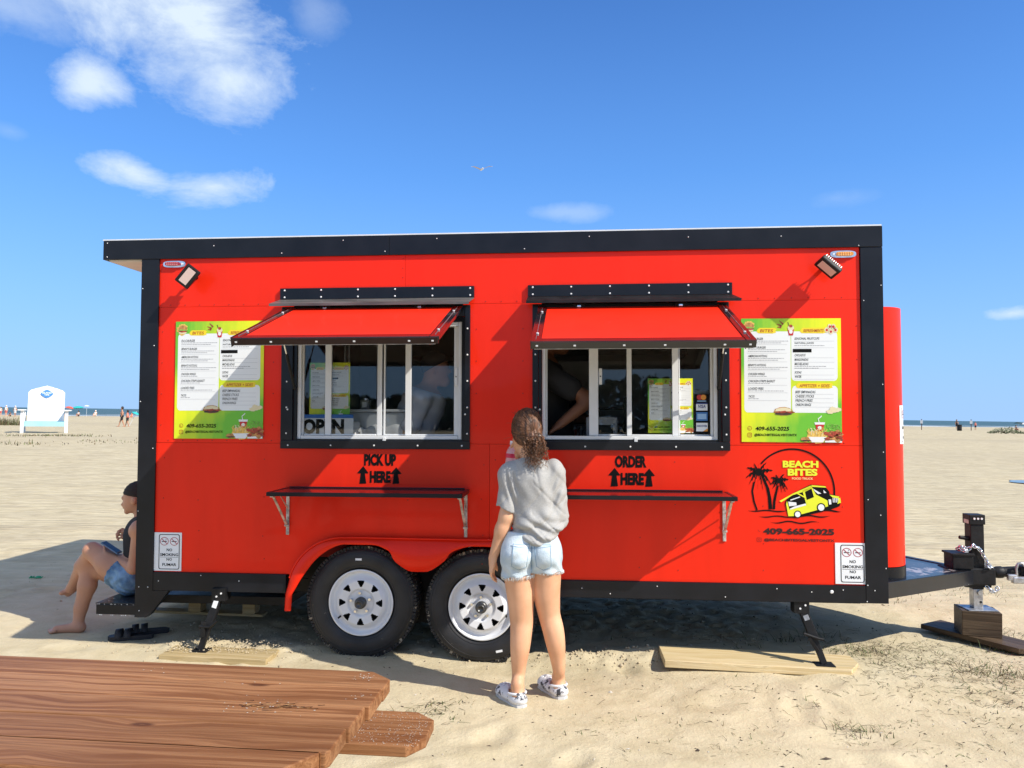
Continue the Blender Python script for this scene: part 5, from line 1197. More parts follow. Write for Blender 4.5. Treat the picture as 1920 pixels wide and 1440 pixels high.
wave(108, 500, 706, 5, .0075); wave(215, 540, 760, 6, .0065); wave(520, 905, 752, 7, .0075); wave(325, 800, 812, 9, .0075); wave(700, 1015, 700, 7, .010)
emb = P(eb, 'emblem', INK, fix=False)
vm = MB(); VM = [YEL, INK, WHITE]; q = E_+.0008
sheet(vm, epts([(470, 640), (500, 765), (560, 770), (800, 715), (900, 690), (995, 655), (1012, 610), (995, 560), (905, 540), (862, 462), (718, 452), (560, 530), (478, 605)]), q, wall, 1)   # dark silhouette
sheet(vm, epts([(415, 610), (552, 535), (720, 460), (735, 480), (655, 520), (545, 552), (432, 622)]), q+.0006, wall, 0)       # awning and roof line
sheet(vm, epts([(480, 640), (500, 755), (565, 752), (785, 690), (886, 655), (880, 600), (770, 545), (726, 462), (636, 505), (676, 640), (512, 690), (488, 608)]), q+.0006, wall, 0)
sheet(vm, epts([(497, 610), (512, 688), (676, 640), (642, 522), (560, 548)]), q+.0009, wall, 1)
sheet(vm, epts([(500, 615), (508, 660), (582, 650), (578, 622)]), q+.0013, wall, 2); sheet(vm, epts([(515, 682), (520, 692), (674, 648), (670, 630), (560, 660)]), q+.0013, wall, 2)
sheet(vm, epts([(520, 596), (612, 565), (618, 572), (524, 606)]), q+.0013, wall, 2); sheet(vm, epts([(586, 540), (600, 534), (672, 570), (676, 586)]), q+.0014, wall, 0)
sheet(vm, epts([(664, 520), (728, 488), (750, 570), (680, 598)]), q+.0010, wall, 1); sheet(vm, epts([(668, 590), (692, 582), (716, 668), (700, 676)]), q+.0009, wall, 0)
sheet(vm, epts([(735, 474), (862, 470), (905, 525), (800, 540)]), q+.0010, wall, 1); sheet(vm, epts([(742, 488), (822, 535), (790, 540), (760, 515)]), q+.0013, wall, 2); sheet(vm, epts([(842, 500), (872, 528), (846, 530)]), q+.0013, wall, 2)
sheet(vm, epts([(726, 456), (862, 465), (870, 478), (735, 472)]), q+.0012, wall, 0); sheet(vm, epts([(900, 545), (995, 562), (985, 580), (930, 572)]), q+.0012, wall, 0)
sheet(vm, epts([(890, 590), (915, 590), (918, 635), (896, 640)]), q+.0012, wall, 2)
for k in range(4): sheet(vm, epts([(930+k*15, 576), (938+k*15, 576), (940+k*15, 618), (932+k*15, 618)]), q+.0012, wall, 2)
sheet(vm, epts([(985, 575), (1003, 572), (1010, 620), (975, 632)]), q+.0012, wall, 0)
for cx, cy, r in ((818, 667, 42), (590, 735, 36)):
    f = lambda x, y, d: (*[v for v in (LP(x, y)[0],)], -d, LP(x, y)[1]); ring(vm, r, 0.1, cx, cy, q+.0014, f, 1, 24); ring(vm, r*.74, 0.1, cx, cy, q+.0018, f, 2, 24)
P(vm, 'emblem_truck', VM, emb, fix=False)
lt = MB()
def ptx(mb, txt, a, b_, d, mi, bold, shear=0): x0, zt_ = LP(*a); x1, zb_ = LP(*b_); put_text(mb, txt, x0, x1, zb_, zt_, d, wall, mi, bold, shear)
LTM = [YEL, mat('pale_yellow_ink', (.78, .70, .30), .4), mat('maroon_ink', (.030, .004, .004), .4)]
ptx(lt, 'BEACH', (452, 224), (798, 290), E_+.001, 0, .05); P(lt, 'emblem_title', LTM, emb, fix=False); lt = MB(); ptx(lt, 'BITES', (500, 300), (788, 368), E_+.001, 0, .05); P(lt, 'emblem_title', LTM, emb, fix=False); lt = MB(); ptx(lt, 'FOOD TRUCK', (540, 384), (745, 404), E_+.001, 1, .02); P(lt, 'emblem_subtitle', LTM, emb, fix=False)
lt = MB(); ptx(lt, '409-665-2025', (254, 868), (942, 932), E_, 2, .05); P(lt, 'phone_number', LTM, emb, fix=False); lt = MB(); ptx(lt, '@BEACHBITESGALVESTONTX', (262, 968), (944, 1000), E_, 2, .03)
P(lt, 'account_name', LTM, emb, fix=False)
ic = MB(); x0, z0 = LP(190, 1002); x1, z1_ = LP(238, 962); o_ = rrect(x0, x1, z0, z1_, .006); i_ = rrect(x0+.0022, x1-.0022, z0+.0022, z1_-.0022, .005); n = len(o_)
ic.add([wall(a, b_, E_) for a, b_ in o_+i_], [(k, (k+1) % n, n+(k+1) % n, n+k) for k in range(n)], 0); ring(ic, .0058, .0036, (x0+x1)/2, (z0+z1_)/2, E_, wall)
x0, z0 = LP(212, 898); ring(ic, .011, .0085, x0+.006, z0+.006, E_, wall, 0, 10, 170, 280)
P(ic, 'emblem_icons', mat('faint_maroon', (.28, .006, .004), .4), emb, fix=False)
# --- card stickers inside the right-hand pane, on a black backing
cs = P(MB().box(1.140, 1.226, .060, .0615, 1.404, 1.645), 'card_stickers', INK)
cd_ = MB(); CM = [WHITE, mat('card_red', (.55, .02, .02), .4), mat('card_orange', (.75, .28, .02), .4), mat('card_blue', (.03, .16, .45), .4), mat('card_navy', (.02, .04, .20), .4), mat('card_pale_blue', (.3, .5, .75), .4)]
wi = lambda x, z, d: (x, .0595-d, z)
ring(cd_, .0165, .0001, 1.170, 1.626, .0004, wi, 1, 24); ring(cd_, .0165, .0001, 1.194, 1.626, .0007, wi, 2, 24)
sheet(cd_, [(1.156, 1.600), (1.210, 1.600), (1.210, 1.606), (1.156, 1.606)], .0004, wi, 5)
for (z0, z1_, mi) in ((1.545, 1.592, 0), (1.482, 1.535, 3), (1.418, 1.470, 0)): sheet(cd_, [(1.149, z0), (1.218, z0), (1.218, z1_), (1.149, z1_)], .0004, wi, mi)
sheet(cd_, [(1.156, 1.492), (1.211, 1.492), (1.211, 1.525), (1.156, 1.525)], .0007, wi, 5)
put_text(cd_, 'VISA', 1.158, 1.210, 1.560, 1.580, .0009, wi, 4, .03, .2); sheet(cd_, [(1.149, 1.584), (1.218, 1.584), (1.218, 1.592), (1.149, 1.592)], .0008, wi, 4)
put_text(cd_, 'DISCOVER', 1.153, 1.214, 1.444, 1.456, .0009, wi, 4, .03); sheet(cd_, [(1.190, 1.418), (1.218, 1.418), (1.218, 1.436)], .0008, wi, 2)
P(cd_, 'card_prints', CM, cs, fix=False)
# ================================================================== inside the trailer (things that stand in it)
def inside(name, x, y, z, label, cat, group=None):
    o = empty(name, TM @ Vector((x, y, z))); o.rotation_mode = 'QUATERNION'; o.rotation_quaternion = TR.rotation_quaternion; tag(o, label, cat, group); return o
STEEL = mat('stainless_steel', (.52, .53, .55), .3, metal=.9, var=.1, vscale=8)
def bench_(x, y, w, d, label):
    r = inside('work_counter', x, y, .55, label, 'counter'); MB().rbox(0, w, 0, d, .74, .78, .004).build('counter_top', STEEL, r)
    for a in (0.03, w-.07):
        for b_ in (.03, d-.07): MB().box(a, a+.04, b_, b_+.04, 0, .74).build('leg', STEEL, r)
    MB().box(.05, w-.05, .05, d-.05, .25, .27).build('undershelf', STEEL, r); return r
bench_(-1.45, .14, 1.25, .42, 'stainless work counter behind the pick up window'); bench_(.15, .14, 1.25, .38, 'stainless work counter behind the order window'); bench_(-2.2, 1.65, 4.2, .55, 'long steel counter along the far wall inside the trailer')
r = inside('open_sign', -1.338, .052, 1.390, 'white OPEN sign with blue band behind the lower left pane of the pick up window', 'sign')
MB().rbox(0, .345, 0, .004, 0, .105, .001).build('board', WHITE, r); MB().box(0, .345, -.0015, -.0003, .1055, .128).build('blue_band', mat('sign_blue', (.02, .16, .55), .4), r)
mb = MB(); put_text(mb, 'OPEN', .014, .285, .004, .100, .0014, lambda a, b_, d: (a, -d, b_), 0, .055); mb.build('lettering', INK, r, fix=False)
r = inside('plastic_tub', -1.11, .22, 1.335, 'large translucent plastic tub of white bags behind the pick up window', 'tub')
TUB = mat('frosted_plastic', (.52, .54, .56), .3, var=.05); MB().rbox(0, .42, 0, .28, 0, .20, .02).build('tub_body', TUB, r); MB().rbox(-.01, .43, -.01, .29, .20, .218, .006).build('lid', mat('clear_lid', (.62, .64, .66), .2), r)
F = Field((-.02, -.05, -.02), (.46, .1, .16), .008); rs = np.random.RandomState(4)
for k in range(16): F.ell((.05+.33*rs.rand(), -.012, .03+.05*rs.rand()), (.045, .018, .035+.02*rs.rand()), .015)
F.build('bags', WHC, r, 1)
r = inside('glass_jar', -1.02, .30, 1.554, 'small square jar with a white label standing on the plastic tub', 'jar'); MB().rbox(0, .055, 0, .055, 0, .06, .008).build('jar_body', mat('jar', (.30, .31, .31), .15), r); MB().box(.012, .043, -.0015, -.0005, .012, .048).build('label_patch', WHITE, r); MB().cyl((.027, .027, .0605), (.027, .027, .073), .024, n=14).build('lid', STEEL, r)
r = inside('white_bucket', 1.15, .30, 1.335, 'white plastic bucket behind the card stickers in the order window', 'bucket'); MB().lathe([(.105, 0), (.13, .30), (.14, .305), (.14, .335), (.128, .34), (.12, .30)], (0, 0, 0), (0, 0, 1), 28).build('pail', WHITE, r); MB().tube([(.14*cos(a), -.14*sin(a)*.9, .31-.05*sin(a)) for a in np.linspace(0, pi, 12)], .003, 5).build('handle', STEEL, r)
r = inside('crumpled_bag', -1.07, .16, 1.335, 'crumpled white bag between OPEN sign and plastic tub', 'bag'); F = Field((-.06, -.06, -.02), (.09, .06, .16), .006)
for k in range(9): F.ell((.02+.02*rs.randn(), .01*rs.randn(), .04+.08*rs.rand()), (.03, .02, .03), .01)
F.build('bag_film', WHC, r, 1)
r = inside('wire_rack', .33, .42, 1.335, 'black rack of condiment bottles on the counter behind the order window', 'rack'); mb = MB()
for z in (0, .11, .22): mb.rbox(0, .42, 0, .16, z, z+.012, .003)
for x in (0, .408): mb.box(x, x+.012, 0, .012, .0125, .30).box(x, x+.012, .148, .16, .0125, .30)
mb.build('shelf_frame', BLACKM, r)
for k in range(9):
    b_ = MB(); x = .03+k*.044; b_.cyl((x, .06, .013), (x, .06, .085), .016, n=12).cyl((x, .06, .085), (x, .06, .105), .010, .006, 10, 1); b_.build('bottle', [mat('bottle_%s' % 'abc'[k % 3], [(.35, .35, .33), (.3, .04, .02), (.08, .08, .08)][k % 3], .3), WHITE], r)
r = inside('receipt_printer', .48, .20, 1.335, 'small white machine on the counter behind the order window', 'machine'); MB().rbox(0, .20, 0, .16, 0, .17, .012).build('casing', mat('machine_grey', (.30, .30, .30), .5), r); MB().rbox(.03, .17, -.004, .0, .06, .12, .002).build('front_panel', DARK, r)
r = inside('exhaust_hood', -1.0, 1.5, 2.0, 'dark steel hood hanging over the far counter', 'hood'); mb = MB(); v = [(0, 0, 0), (2.3, 0, 0), (2.3, .7, 0), (0, .7, 0), (0, .25, .42), (2.3, .25, .42), (2.3, .7, .42), (0, .7, .42)]; mb.add(v, [(0, 1, 2, 3), (4, 7, 6, 5), (0, 4, 5, 1), (1, 5, 6, 2), (2, 6, 7, 3), (3, 7, 4, 0)]); mb.build('canopy', mat('hood_steel', (.16, .16, .16), .35, metal=.7), r)
r = inside('wall_fridge', -2.1, 1.3, .55, 'grey upright fridge at the back left inside the trailer', 'fridge'); MB().rbox(0, .7, 0, .30, 0, 1.7, .01).build('cabinet', STEEL, r); MB().rbox(.03, .67, -.02, -.001, .1, 1.62, .01).build('door', STEEL, r); MB().rbox(.60, .63, -.06, -.021, .7, 1.1, .006).build('handle', BLACKM, r)

# ================================================================== people
def hand(F, wr, d, n, thumb_side, curl, s=1., r=.0085, k=.008):
    """wr wrist, d direction of the fingers, n palm normal (palm side), thumb_side unit vector"""
    wr, d, n, t = Vector(wr), Vector(d).normalized(), Vector(n).normalized(), Vector(thumb_side).normalized()
    F.cap(wr, wr+d*.03*s, .024*s, .027*s, .02, flat=(n, .62))
    F.cap(wr+d*.03*s+t*.012*s, wr+d*.078*s+t*.018*s, .024*s, .020*s, .015, flat=(n, .55)); F.cap(wr+d*.03*s-t*.012*s, wr+d*.074*s-t*.020*s, .023*s, .018*s, .015, flat=(n, .55))
    for i, (o, L) in enumerate(((.030, .068), (.010, .076), (-.010, .070), (-.029, .054))):
        p = wr+d*(.080-abs(o)*.18)*s+t*o*s; cu = curl*(1+.12*i); seg = (.42, .32, .26); rad = r*s*(1, 1.05, 1, .88)[i]; a = cu*.35
        for j, f in enumerate(seg):
            q = p+(d*cos(a)+n*sin(a)+t*(o*.6))*L*f*s; F.cap(p, q, rad*(1-.08*j), rad*(.92-.08*j), k*.6); p = q; a += cu*.8
    p = wr+d*.022*s+t*.020*s
    for j, (L, a, b_) in enumerate(((.034, .75, .25), (.028, .45, .45), (.022, .25, .6))):
        q = p+(d*cos(a)+t*sin(a)+n*b_*.6).normalized()*L*s; F.cap(p, q, (.0135-.0018*j)*s, (.0118-.0018*j)*s, k*1.2); p = q
def pt(px, py, Y, dy=0): v = at(px, py, Y); return Vector((v.x, v.y+dy, v.z))

# ---------------- the girl at the counter, seen from behind
GO = Vector((.14, 4.15, hz_(.14, 4.15))); girl = empty('person', GO); tag(girl, 'girl standing at the order window in grey t-shirt and pale denim shorts, curly ponytail', 'person')
YB = 4.15
h_ = .0055; LO, HI = (-.30, 3.72, -.02), (.46, 4.48, 1.60)
B = Field(LO, HI, h_)
def J(px, py, dy=0): return pt(px, py, YB+dy)
hipL, hipR = J(971, 1045), J(1021, 1043); knL, knR = J(977, 1163, -.01), J(1030, 1150, .02)
ankL, ankR = Vector((J(970, 1282).x, 4.12, .095)), Vector((J(1049, 1270).x, 4.24, .095))
gL, gR = hz_(ankL.x, ankL.y), hz_(ankR.x, ankR.y); ankL.z += gL; ankR.z += gR
LEGS = {-1: ([(971, 1045, -.01), (972, 1075, -.012), (975, 1110, -.006), (977, 1142, .0), (978, 1163, .004), (977, 1188, -.008), (975, 1215, -.010), (973, 1243, .0), (972, 1265, .004)], [.076, .0765, .0710, .0635, .0595, .0550, .0500, .0395, .0320]),
        1: ([(1021, 1043, -.01), (1025, 1075, -.010), (1025, 1110, .0), (1027, 1133, .010), (1030, 1153, .018), (1037, 1180, .010), (1042, 1208, .012), (1046, 1237, .035), (1048, 1256, .05)], [.074, .0740, .0695, .0630, .0560, .0550, .0490, .0380, .0315])}
for s_, hp, kn, an in ((-1, hipL, knL, ankL), (1, hipR, knR, ankR)):
    lp, lr = LEGS[s_]; dz_ = an.y-YB; limb(B, [J(a, b, c) for a, b, c in lp]+[an+Vector((0, 0, .012)), an], lr+[.0290, .0285], 4, .008)
    tx_ = Vector((-.48, .88, 0)) if s_ < 0 else Vector((-.42, .90, 0))
    B.cap(an, an+Vector((0, 0, -.05))-tx_*.018, .030, .033, .02); B.cap(an+Vector((0, 0, -.055))-tx_*.02, an+tx_*.13+Vector((0, 0, -.062)), .030, .024, .03)
B.cap(hipL+Vector((.0, -.02, .01)), hipL+Vector((0, -.03, .02)), .075, None, .03); B.cap(hipR+Vector((.0, -.02, .01)), hipR+Vector((0, -.03, .02)), .075, None, .03)
pel = (hipL+hipR)/2; B.cap(pel+Vector((-.04, 0, .05)), pel+Vector((.04, 0, .05)), .078, None, .04, flat=((0, 1, 0), .85))
wst = J(1003, 985); B.cap(pel+Vector((0, 0, .08)), wst, .078, .080, .04, flat=((0, 1, 0), .8)); chs = J(1001, 925); B.cap(wst, chs, .10, .118, .05, flat=((0, 1, 0), .75))
shL, shR = J(955, 888), J(1043, 884); B.cap(shL+Vector((.03, 0, .0)), shR+Vector((-.03, 0, .0)), .048, None, .04)
nk = J(994, 868); B.cap(J(1000, 893), J(988, 848, .01), .046, .043, .03)
hc = J(987, 806, .01)
B.ell(hc, (.070, .088, .098), .02); B.ell(J(980, 828, .045), (.055, .058, .072), .02, Matrix.Rotation(.3, 4, 'Z'))     # skull, face turned left
B.cap(J(962, 833, .10), J(959, 838, .115), .010, .009, .012); B.cap(J(972, 853, .07), J(971, 855, .075), .022, .018, .02)            # nose, chin
B.cap(J(968, 849, .085), J(966, 849, .09), .012, .010, .008)                                                                            # lips
B.ell(J(972, 820, -.01), (.010, .020, .030), .006)                                                                                        # ear
elL, wrL = J(950, 968, -.015), J(924, 1046, .01)
B.cap(shL+Vector((.012, 0, -.012)), elL, .040, .039, .02); B.cap(elL, elL.lerp(wrL, .35), .040, .038, .02); B.cap(elL.lerp(wrL, .3), wrL, .038, .0235, .02)
hand(B, wrL, (-.05, .05, -1), (.85, .5, -.1), (.25, .95, 0), .42, .92)
elR, wrR = J(1047, 960, .04), J(985, 905, .24)
B.cap(shR+Vector((-.012, 0, -.012)), elR, .040, .037, .02); B.cap(elR, wrR, .038, .024, .02)
BT = J(956, 862, .265)                                   # bottle grip
hand(B, wrR, (BT-wrR+Vector((.035, .02, .0))), (.1, -1, 0), (0, .2, 1), 1.0, .9)
def eyepick(x, y, z): return np.zeros_like(x)
B.build('body', SKIN, girl, 3, GO)
# t-shirt
TS = mat('heather_grey_jersey', (.38, .375, .36), .9, var=.07, vscale=150, vcol=(.42, .41, .395), detail=8, bump=.25, bscale=240)
S = Field((-.30, 3.85, .78), (.46, 4.48, 1.38), .005)
S.cap(shL+Vector((.008, 0, -.002)), J(956, 925, -.01), .056, .053, .010); S.cap(J(957, 912), J(946, 962, -.015), .052, .058, .010)
S.cut((J(950, 955).x, 0, J(950, 955).z), (-.28, 0, -1))                 # left sleeve hem
S.cap(wst+Vector((-.022, 0, -.085)), wst+Vector((-.012, 0, .03)), .106, .108, .008, flat=((0, 1, 0), .98)); S.cap(wst+Vector((.030, -.01, -.075)), wst+Vector((.040, 0, .03)), .104, .104, .03)
S.cap(wst+Vector((0, 0, .02)), chs+Vector((0, 0, .03)), .114, .116, .016, flat=((0, 1, 0), .82)); S.cap(shL+Vector((.018, 0, -.004)), shR+Vector((-.018, 0, -.004)), .068, .068, .05); S.cap(chs+Vector((-.035, .0, .05)), chs+Vector((.035, 0, .05)), .10, None, .05, flat=((0, 1, 0), .8))
S.cap(J(1000, 892), J(992, 868), .080, .060, .05)


hem_n = Vector((.05, 0, -1))
def folds(X, Y, Z):
    u = X-wst.x; w = Z-wst.z
    bl = np.exp(-((w+.03)/.065)**2)
    f = .0130*bl*np.sin(95*(w+.30*u+.018*np.sin(u*24)+.9*u*u))*(0.6+.4*np.sin(u*17+1))
    f += .0095*bl*np.sin(52*(w-.45*u)+2)
    gr = lambda q, p=3: (1-np.abs(np.sin(q)))**p
    f += .0115*bl*gr(38*(w+.55*u+.5*u*u)+1.2*np.sin(u*15), 3)+.0085*bl*gr(46*(w-.35*u)+2.2+.9*np.sin(u*19+2), 3)
    f += .0090*np.exp(-((w-.10)/.10)**2)*gr(17*(w-1.2*u)+.6, 5)+.0075*np.exp(-((w-.14)/.12)**2)*gr(19*(w+1.0*u)+2.1, 5)*(u > -.02)
    f += .0080*np.exp(-((w-.27)/.10)**2)*gr(20*(u+.25*w)+1.7, 5)
    up = np.exp(-((w-.22)/.16)**2)
    f += .0052*up*np.sin(62*(u+.10*w)+7*w)*np.exp(-((u-.04)/.12)**2)+.0030*np.sin(31*u+21*w)
    sl = np.exp(-((X-shL.x-.015)/.028)**2-((Z-shL.z+.06)/.09)**2); f += .0085*sl*np.sin(150*(X+.35*Z))
    sr = np.exp(-((X-shR.x+.005)/.03)**2-((Z-shR.z+.11)/.09)**2); f += .0075*sr*np.sin(120*(X-.5*Z))
    f += .0025*np.sin(70*X+23*Z)*np.sin(40*Z-11*Y)
    return f
# sleeves join with a sharp crease at the armhole
S.cap(shR+Vector((-.004, 0, -.004)), J(1046, 935, .01), .056, .053, .012); S.cap(J(1045, 925, .01), J(1049, 968, .03), .051, .054, .010); S.cap(J(1049, 970, .02), J(1010, 945, .20), .045, .042, .012)
S.cap(J(1042, 925, -.015), J(1040, 968, -.01), .048, .048, .010)
S.warp(folds)
S.cut(J(996, 862)+Vector((0, 0, .004)), (-.10, .30, 1))
S.warp(lambda X, Y, Z: np.where((Z < wst.z-.083+.55*(X-wst.x)**2*3.2-.018*np.sin((X-wst.x)*14) + .03*(X > .22)), (wst.z-.083+.55*(X-wst.x)**2*3.2-.018*np.sin((X-wst.x)*14)+.03*(X > .22)-Z)*1.2, 0))
S.build('t_shirt', TS, girl, 1, GO)
# shorts
DN = mat('bleached_denim', (.46, .58, .66), .9, var=.12, vscale=11, vcol=(.66, .73, .77), detail=8, bump=.3, bscale=170)
D = Field((-.16, 3.9, .58), (.40, 4.42, .95), .005)
for hp, kn in ((hipL, knL), (hipR, knR)):
    D.cap(hp+Vector((0, -.004, .02)), J(971, 1085, -.010) if hp is hipL else J(1024, 1082, -.008), .087, .0905, .022); D.cap(hp+Vector((0, -.034, .01)), hp+Vector((0, -.042, .02)), .089, None, .03)
D.cap(pel+Vector((-.055, 0, .07)), pel+Vector((.053, 0, .07)), .091, None, .04, flat=((0, 1, 0), .9)); D.cap(pel+Vector((-.035, 0, .12)), pel+Vector((.035, 0, .16)), .094, .090, .04, flat=((0, 1, 0), .9))
def dfold(X, Y, Z):
    f = .0035*np.sin(75*(Z+.3*abs(X-pel.x))+5*np.sin(X*22))*np.exp(-((Z-pel.z+.055)/.045)**2)
    f += .0040*np.sin(95*(Z-.5*(X-pel.x)))*np.exp(-((Z-pel.z-.03)/.05)**2)*np.exp(-((X-pel.x+.07)/.06)**2)
    f += .009*np.exp(-((X-pel.x)/.006)**2)*(Y < YB)*np.exp(-((Z-pel.z-.02)/.10)**2)
    for cx, w0 in ((-.064, .042), (.066, .040)):
        x = X-pel.x-cx; zt, zb_ = pel.z+.085, pel.z-.045
        ins = (abs(x) < w0-.006*(zt-Z)/.13) & (Z < zt) & (Z > zb_+.18*abs(x)); f = f-.0032*(ins & (Y < YB))
    return f
D.warp(dfold)
sl, X, Y, Z = D.grid(); D.D = np.where(X < pel.x-.002, np.maximum(D.D, ((J(970, 1077).z+.10*(X-J(970, 1077).x)+.006*np.sin(X*90))-Z).astype(np.float32)), np.maximum(D.D, ((J(1026, 1070).z+.02*(X-J(1026, 1070).x)+.004*np.sin(X*80))-Z).astype(np.float32)))
D.cut((0, 0, wst.z-.03), (0, 0, 1))
shorts = D.build('denim_shorts', DN, girl, 2, GO)
# stitching and frayed hem laid on the cloth
from mathutils.bvhtree import BVHTree
def bvh_of(o):
    vs_ = [v.co for v in o.data.vertices]; return BVHTree.FromPolygons(vs_, [p.vertices[:] for p in o.data.polygons])
def project(bv, x, z, off, y0=-.6):
    h = bv.ray_cast(Vector((x, y0, z)), Vector((0, 1, 0))); return None if h[0] is None else h[0]+Vector((0, -off, 0))
bv = bvh_of(shorts); stt = MB(); pz = pel-GO
def seam(pts, r=.0013):
    P_ = []
    for (a, b_), (c, d_) in zip(pts, pts[1:]):
        for t in np.linspace(0, 1, 10):
            q = project(bv, lerp(a, c, t), lerp(b_, d_, t), .0006)
            if q: P_.append(q)
    if len(P_) > 3: stt.tube(P_, r, 5)
for cx in (-.064, .066):
    x = pz.x+cx; t_ = .010 if cx < 0 else -.012; seam([(x-.043+t_, pz.z+.085), (x-.041, pz.z-.030), (x-.004, pz.z-.050), (x+.036, pz.z-.032), (x+.041+t_, pz.z+.085)], .0015); seam([(x-.043+t_, pz.z+.083), (x+.041+t_, pz.z+.083)], .0016)
seam([(pz.x, pz.z+.13), (pz.x, pz.z-.07)], .0018); seam([(pz.x-.11, pz.z+.075), (pz.x, pz.z+.062), (pz.x+.11, pz.z+.078)], .0013)
stt.build('stitching', mat('blue_thread', (.20, .33, .46), .8), girl)
fr = MB(); rs = np.random.RandomState(3)
for leg, kn, za in ((hipL, knL, J(970, 1077).z), (hipR, knR, J(1026, 1070).z)):
    c_ = leg.lerp(kn, .26)-GO
    for k in range(230):
        a = rs.uniform(0, 2*pi); rr_ = .094; x, y = c_.x+rr_*cos(a), c_.y-.005+rr_*sin(a); z0 = za-GO.z+.002+(.10*(x-c_.x) if leg is hipL else 0); L_ = rs.uniform(.008, .022)*(1 if leg is hipL else .6)
        fr.tube([(x, y, z0+.004), (x+rs.randn()*.003, y+rs.randn()*.003, z0-L_*.5), (x-(x-c_.x)*.06+rs.randn()*.004, y-(y-c_.y)*.06, z0-L_)], [.0012, .0010, .0005], 3, cap=False)
fr.build('frayed_hem', mat('white_threads', (.78, .80, .80), .9), girl)
# clogs
CL_ = mat('marbled_clog', (.74, .74, .76), .45, var=.0, dirt=((.05, .05, .06), 26, .525))
def clog(an, d, gz, name):
    d = Vector(d).normalized(); s_ = Vector((-d.y, d.x, 0)); c_ = Vector((an.x, an.y, gz))+d*.045
    F = Field((c_.x-.19, c_.y-.19, gz-.015), (c_.x+.19, c_.y+.19, gz+.13), .0045)
    F.cap(c_-d*.065+Vector((0, 0, .030)), c_+d*.085+Vector((0, 0, .026)), .046, .052, .02, flat=((0, 0, 1), .62)); F.cap(c_+d*.02+Vector((0, 0, .045)), c_+d*.085+Vector((0, 0, .036)), .043, .045, .03, flat=((0, 0, 1), .8))
    F.cap(c_-d*.085+Vector((0, 0, .05)), c_-d*.05+Vector((0, 0, .042)), .028, .040, .02)
    sl, X, Y, Z = F.grid(); u = (X-c_.x)*d.x+(Y-c_.y)*d.y; v = (X-c_.x)*s_.x+(Y-c_.y)*s_.y
    F.D = np.maximum(F.D, (gz+.002-Z).astype(np.float32))
    hol = np.sqrt(((u+.040)/.062)**2+(v/.036)**2)-1; hol = np.maximum(hol*.036, (gz+.040)-Z); F.D = np.maximum(F.D, -hol.astype(np.float32))
    for a in (-.022, 0, .022):
        for b_ in (.055, .078, .100):
            F.D = np.maximum(F.D, -(np.sqrt((u-b_)**2+(v-a)**2)-.0052).astype(np.float32)*np.where(Z > gz+.05, 1, -0).astype(np.float32)-np.where(Z > gz+.05, 0, 1).astype(np.float32))
    w = F.build('clog', CL_, girl, 1, GO)
    c2 = c_-GO; ring_ = [c2+d*(.055*cos(a)*1.0+.0)*1.+s_*.048*sin(a)+Vector((0, 0, .060+.012*(-cos(a)*.5))) for a in np.linspace(pi*.5, pi*1.5, 14)]; ring_ = [p_-d*.035 for p_ in ring_]
    MB().tube(ring_, .0075, 6).build('heel_strap', CL_, w)
    sole = MB(); pl_ = [(-.112, 0), (-.10, .030), (-.06, .042), (0, .043), (.06, .050), (.11, .046), (.138, .02), (.142, -.01), (.12, -.038), (.06, -.047), (0, -.042), (-.06, -.040), (-.10, -.028)]
    sole.prism(pl_, lambda a, b_, q: tuple(c2+d*a+s_*b_+Vector((0, 0, q))), .0, .012); sole.build('sole', mat('clog_sole', (.62, .61, .60), .6), w)
clog(ankL, (-.48, .88, 0), gL, 'l'); clog(ankR, (-.42, .90, 0), gR, 'r')
# hair: strands combed back to the tie, then a curly tail
HM = mat('brown_hair', (.070, .026, .012), .42, spec=.6, var=.55, vscale=14, vcol=(.235, .10, .042), stretch=(6, 6, 1.2), detail=6)
H = Field((-.12, 3.95, 1.30), (.28, 4.35, 1.62), .0055)
H.ell(hc+Vector((.002, -.010, .012)), (.079, .094, .100), .02); H.ell(J(1003, 824, -.06), (.046, .05, .05), .03)
H.cut(hc+Vector((-.045, .048, -.01)), (-.42, 1.0, -.55))
H.warp(lambda X, Y, Z: .0022*np.sin(150*np.arctan2(X-hc.x-.02, Z-hc.z+.05)+20*Y)+.0015*np.sin(260*X+90*Z))
hair = H.build('hair', HM, girl, 1, GO)
tie = J(1004, 820, -.095)-GO; hb = bvh_of(hair); st_ = MB(); rs = np.random.RandomState(21); cen = hc-GO
def skull(p_, off=.0):
    d_ = (p_-cen); q = Vector((d_.x/.081, d_.y/.096, d_.z/.102)); k = 1/q.length; return cen+d_*k*(1+off)+Vector((.002, -.010, .012))*1
for k in range(620):
    th_ = rs.uniform(-2.6, 2.6); ph = rs.uniform(.0, 1.0)
    e = Vector((sin(th_)*.08*(.5+.6*ph), .075*(1-.6*abs(sin(th_)))*ph+.012*rs.randn(), cos(th_)*.10+.012)); s0 = cen+e; pts = []; off = rs.uniform(.0, .035); ph2 = rs.uniform(0, 6)
    for t in np.linspace(0, 1, 9):
        p_ = s0.lerp(tie, t); q = skull(p_, off+.020*sin(ph2+t*9)*.6) if t < .93 else p_.lerp(tie, .8)
        pts.append(q+Vector((sin(ph2+t*7), 0, cos(ph2+t*6)))*.0025)
    st_.tube(pts, [.0012, .0018, .002, .002, .002, .002, .002, .0018, .0012], 4, cap=False)
tag(st_.build('hair_strands', HM, girl), kind='stuff')
cu = MB()
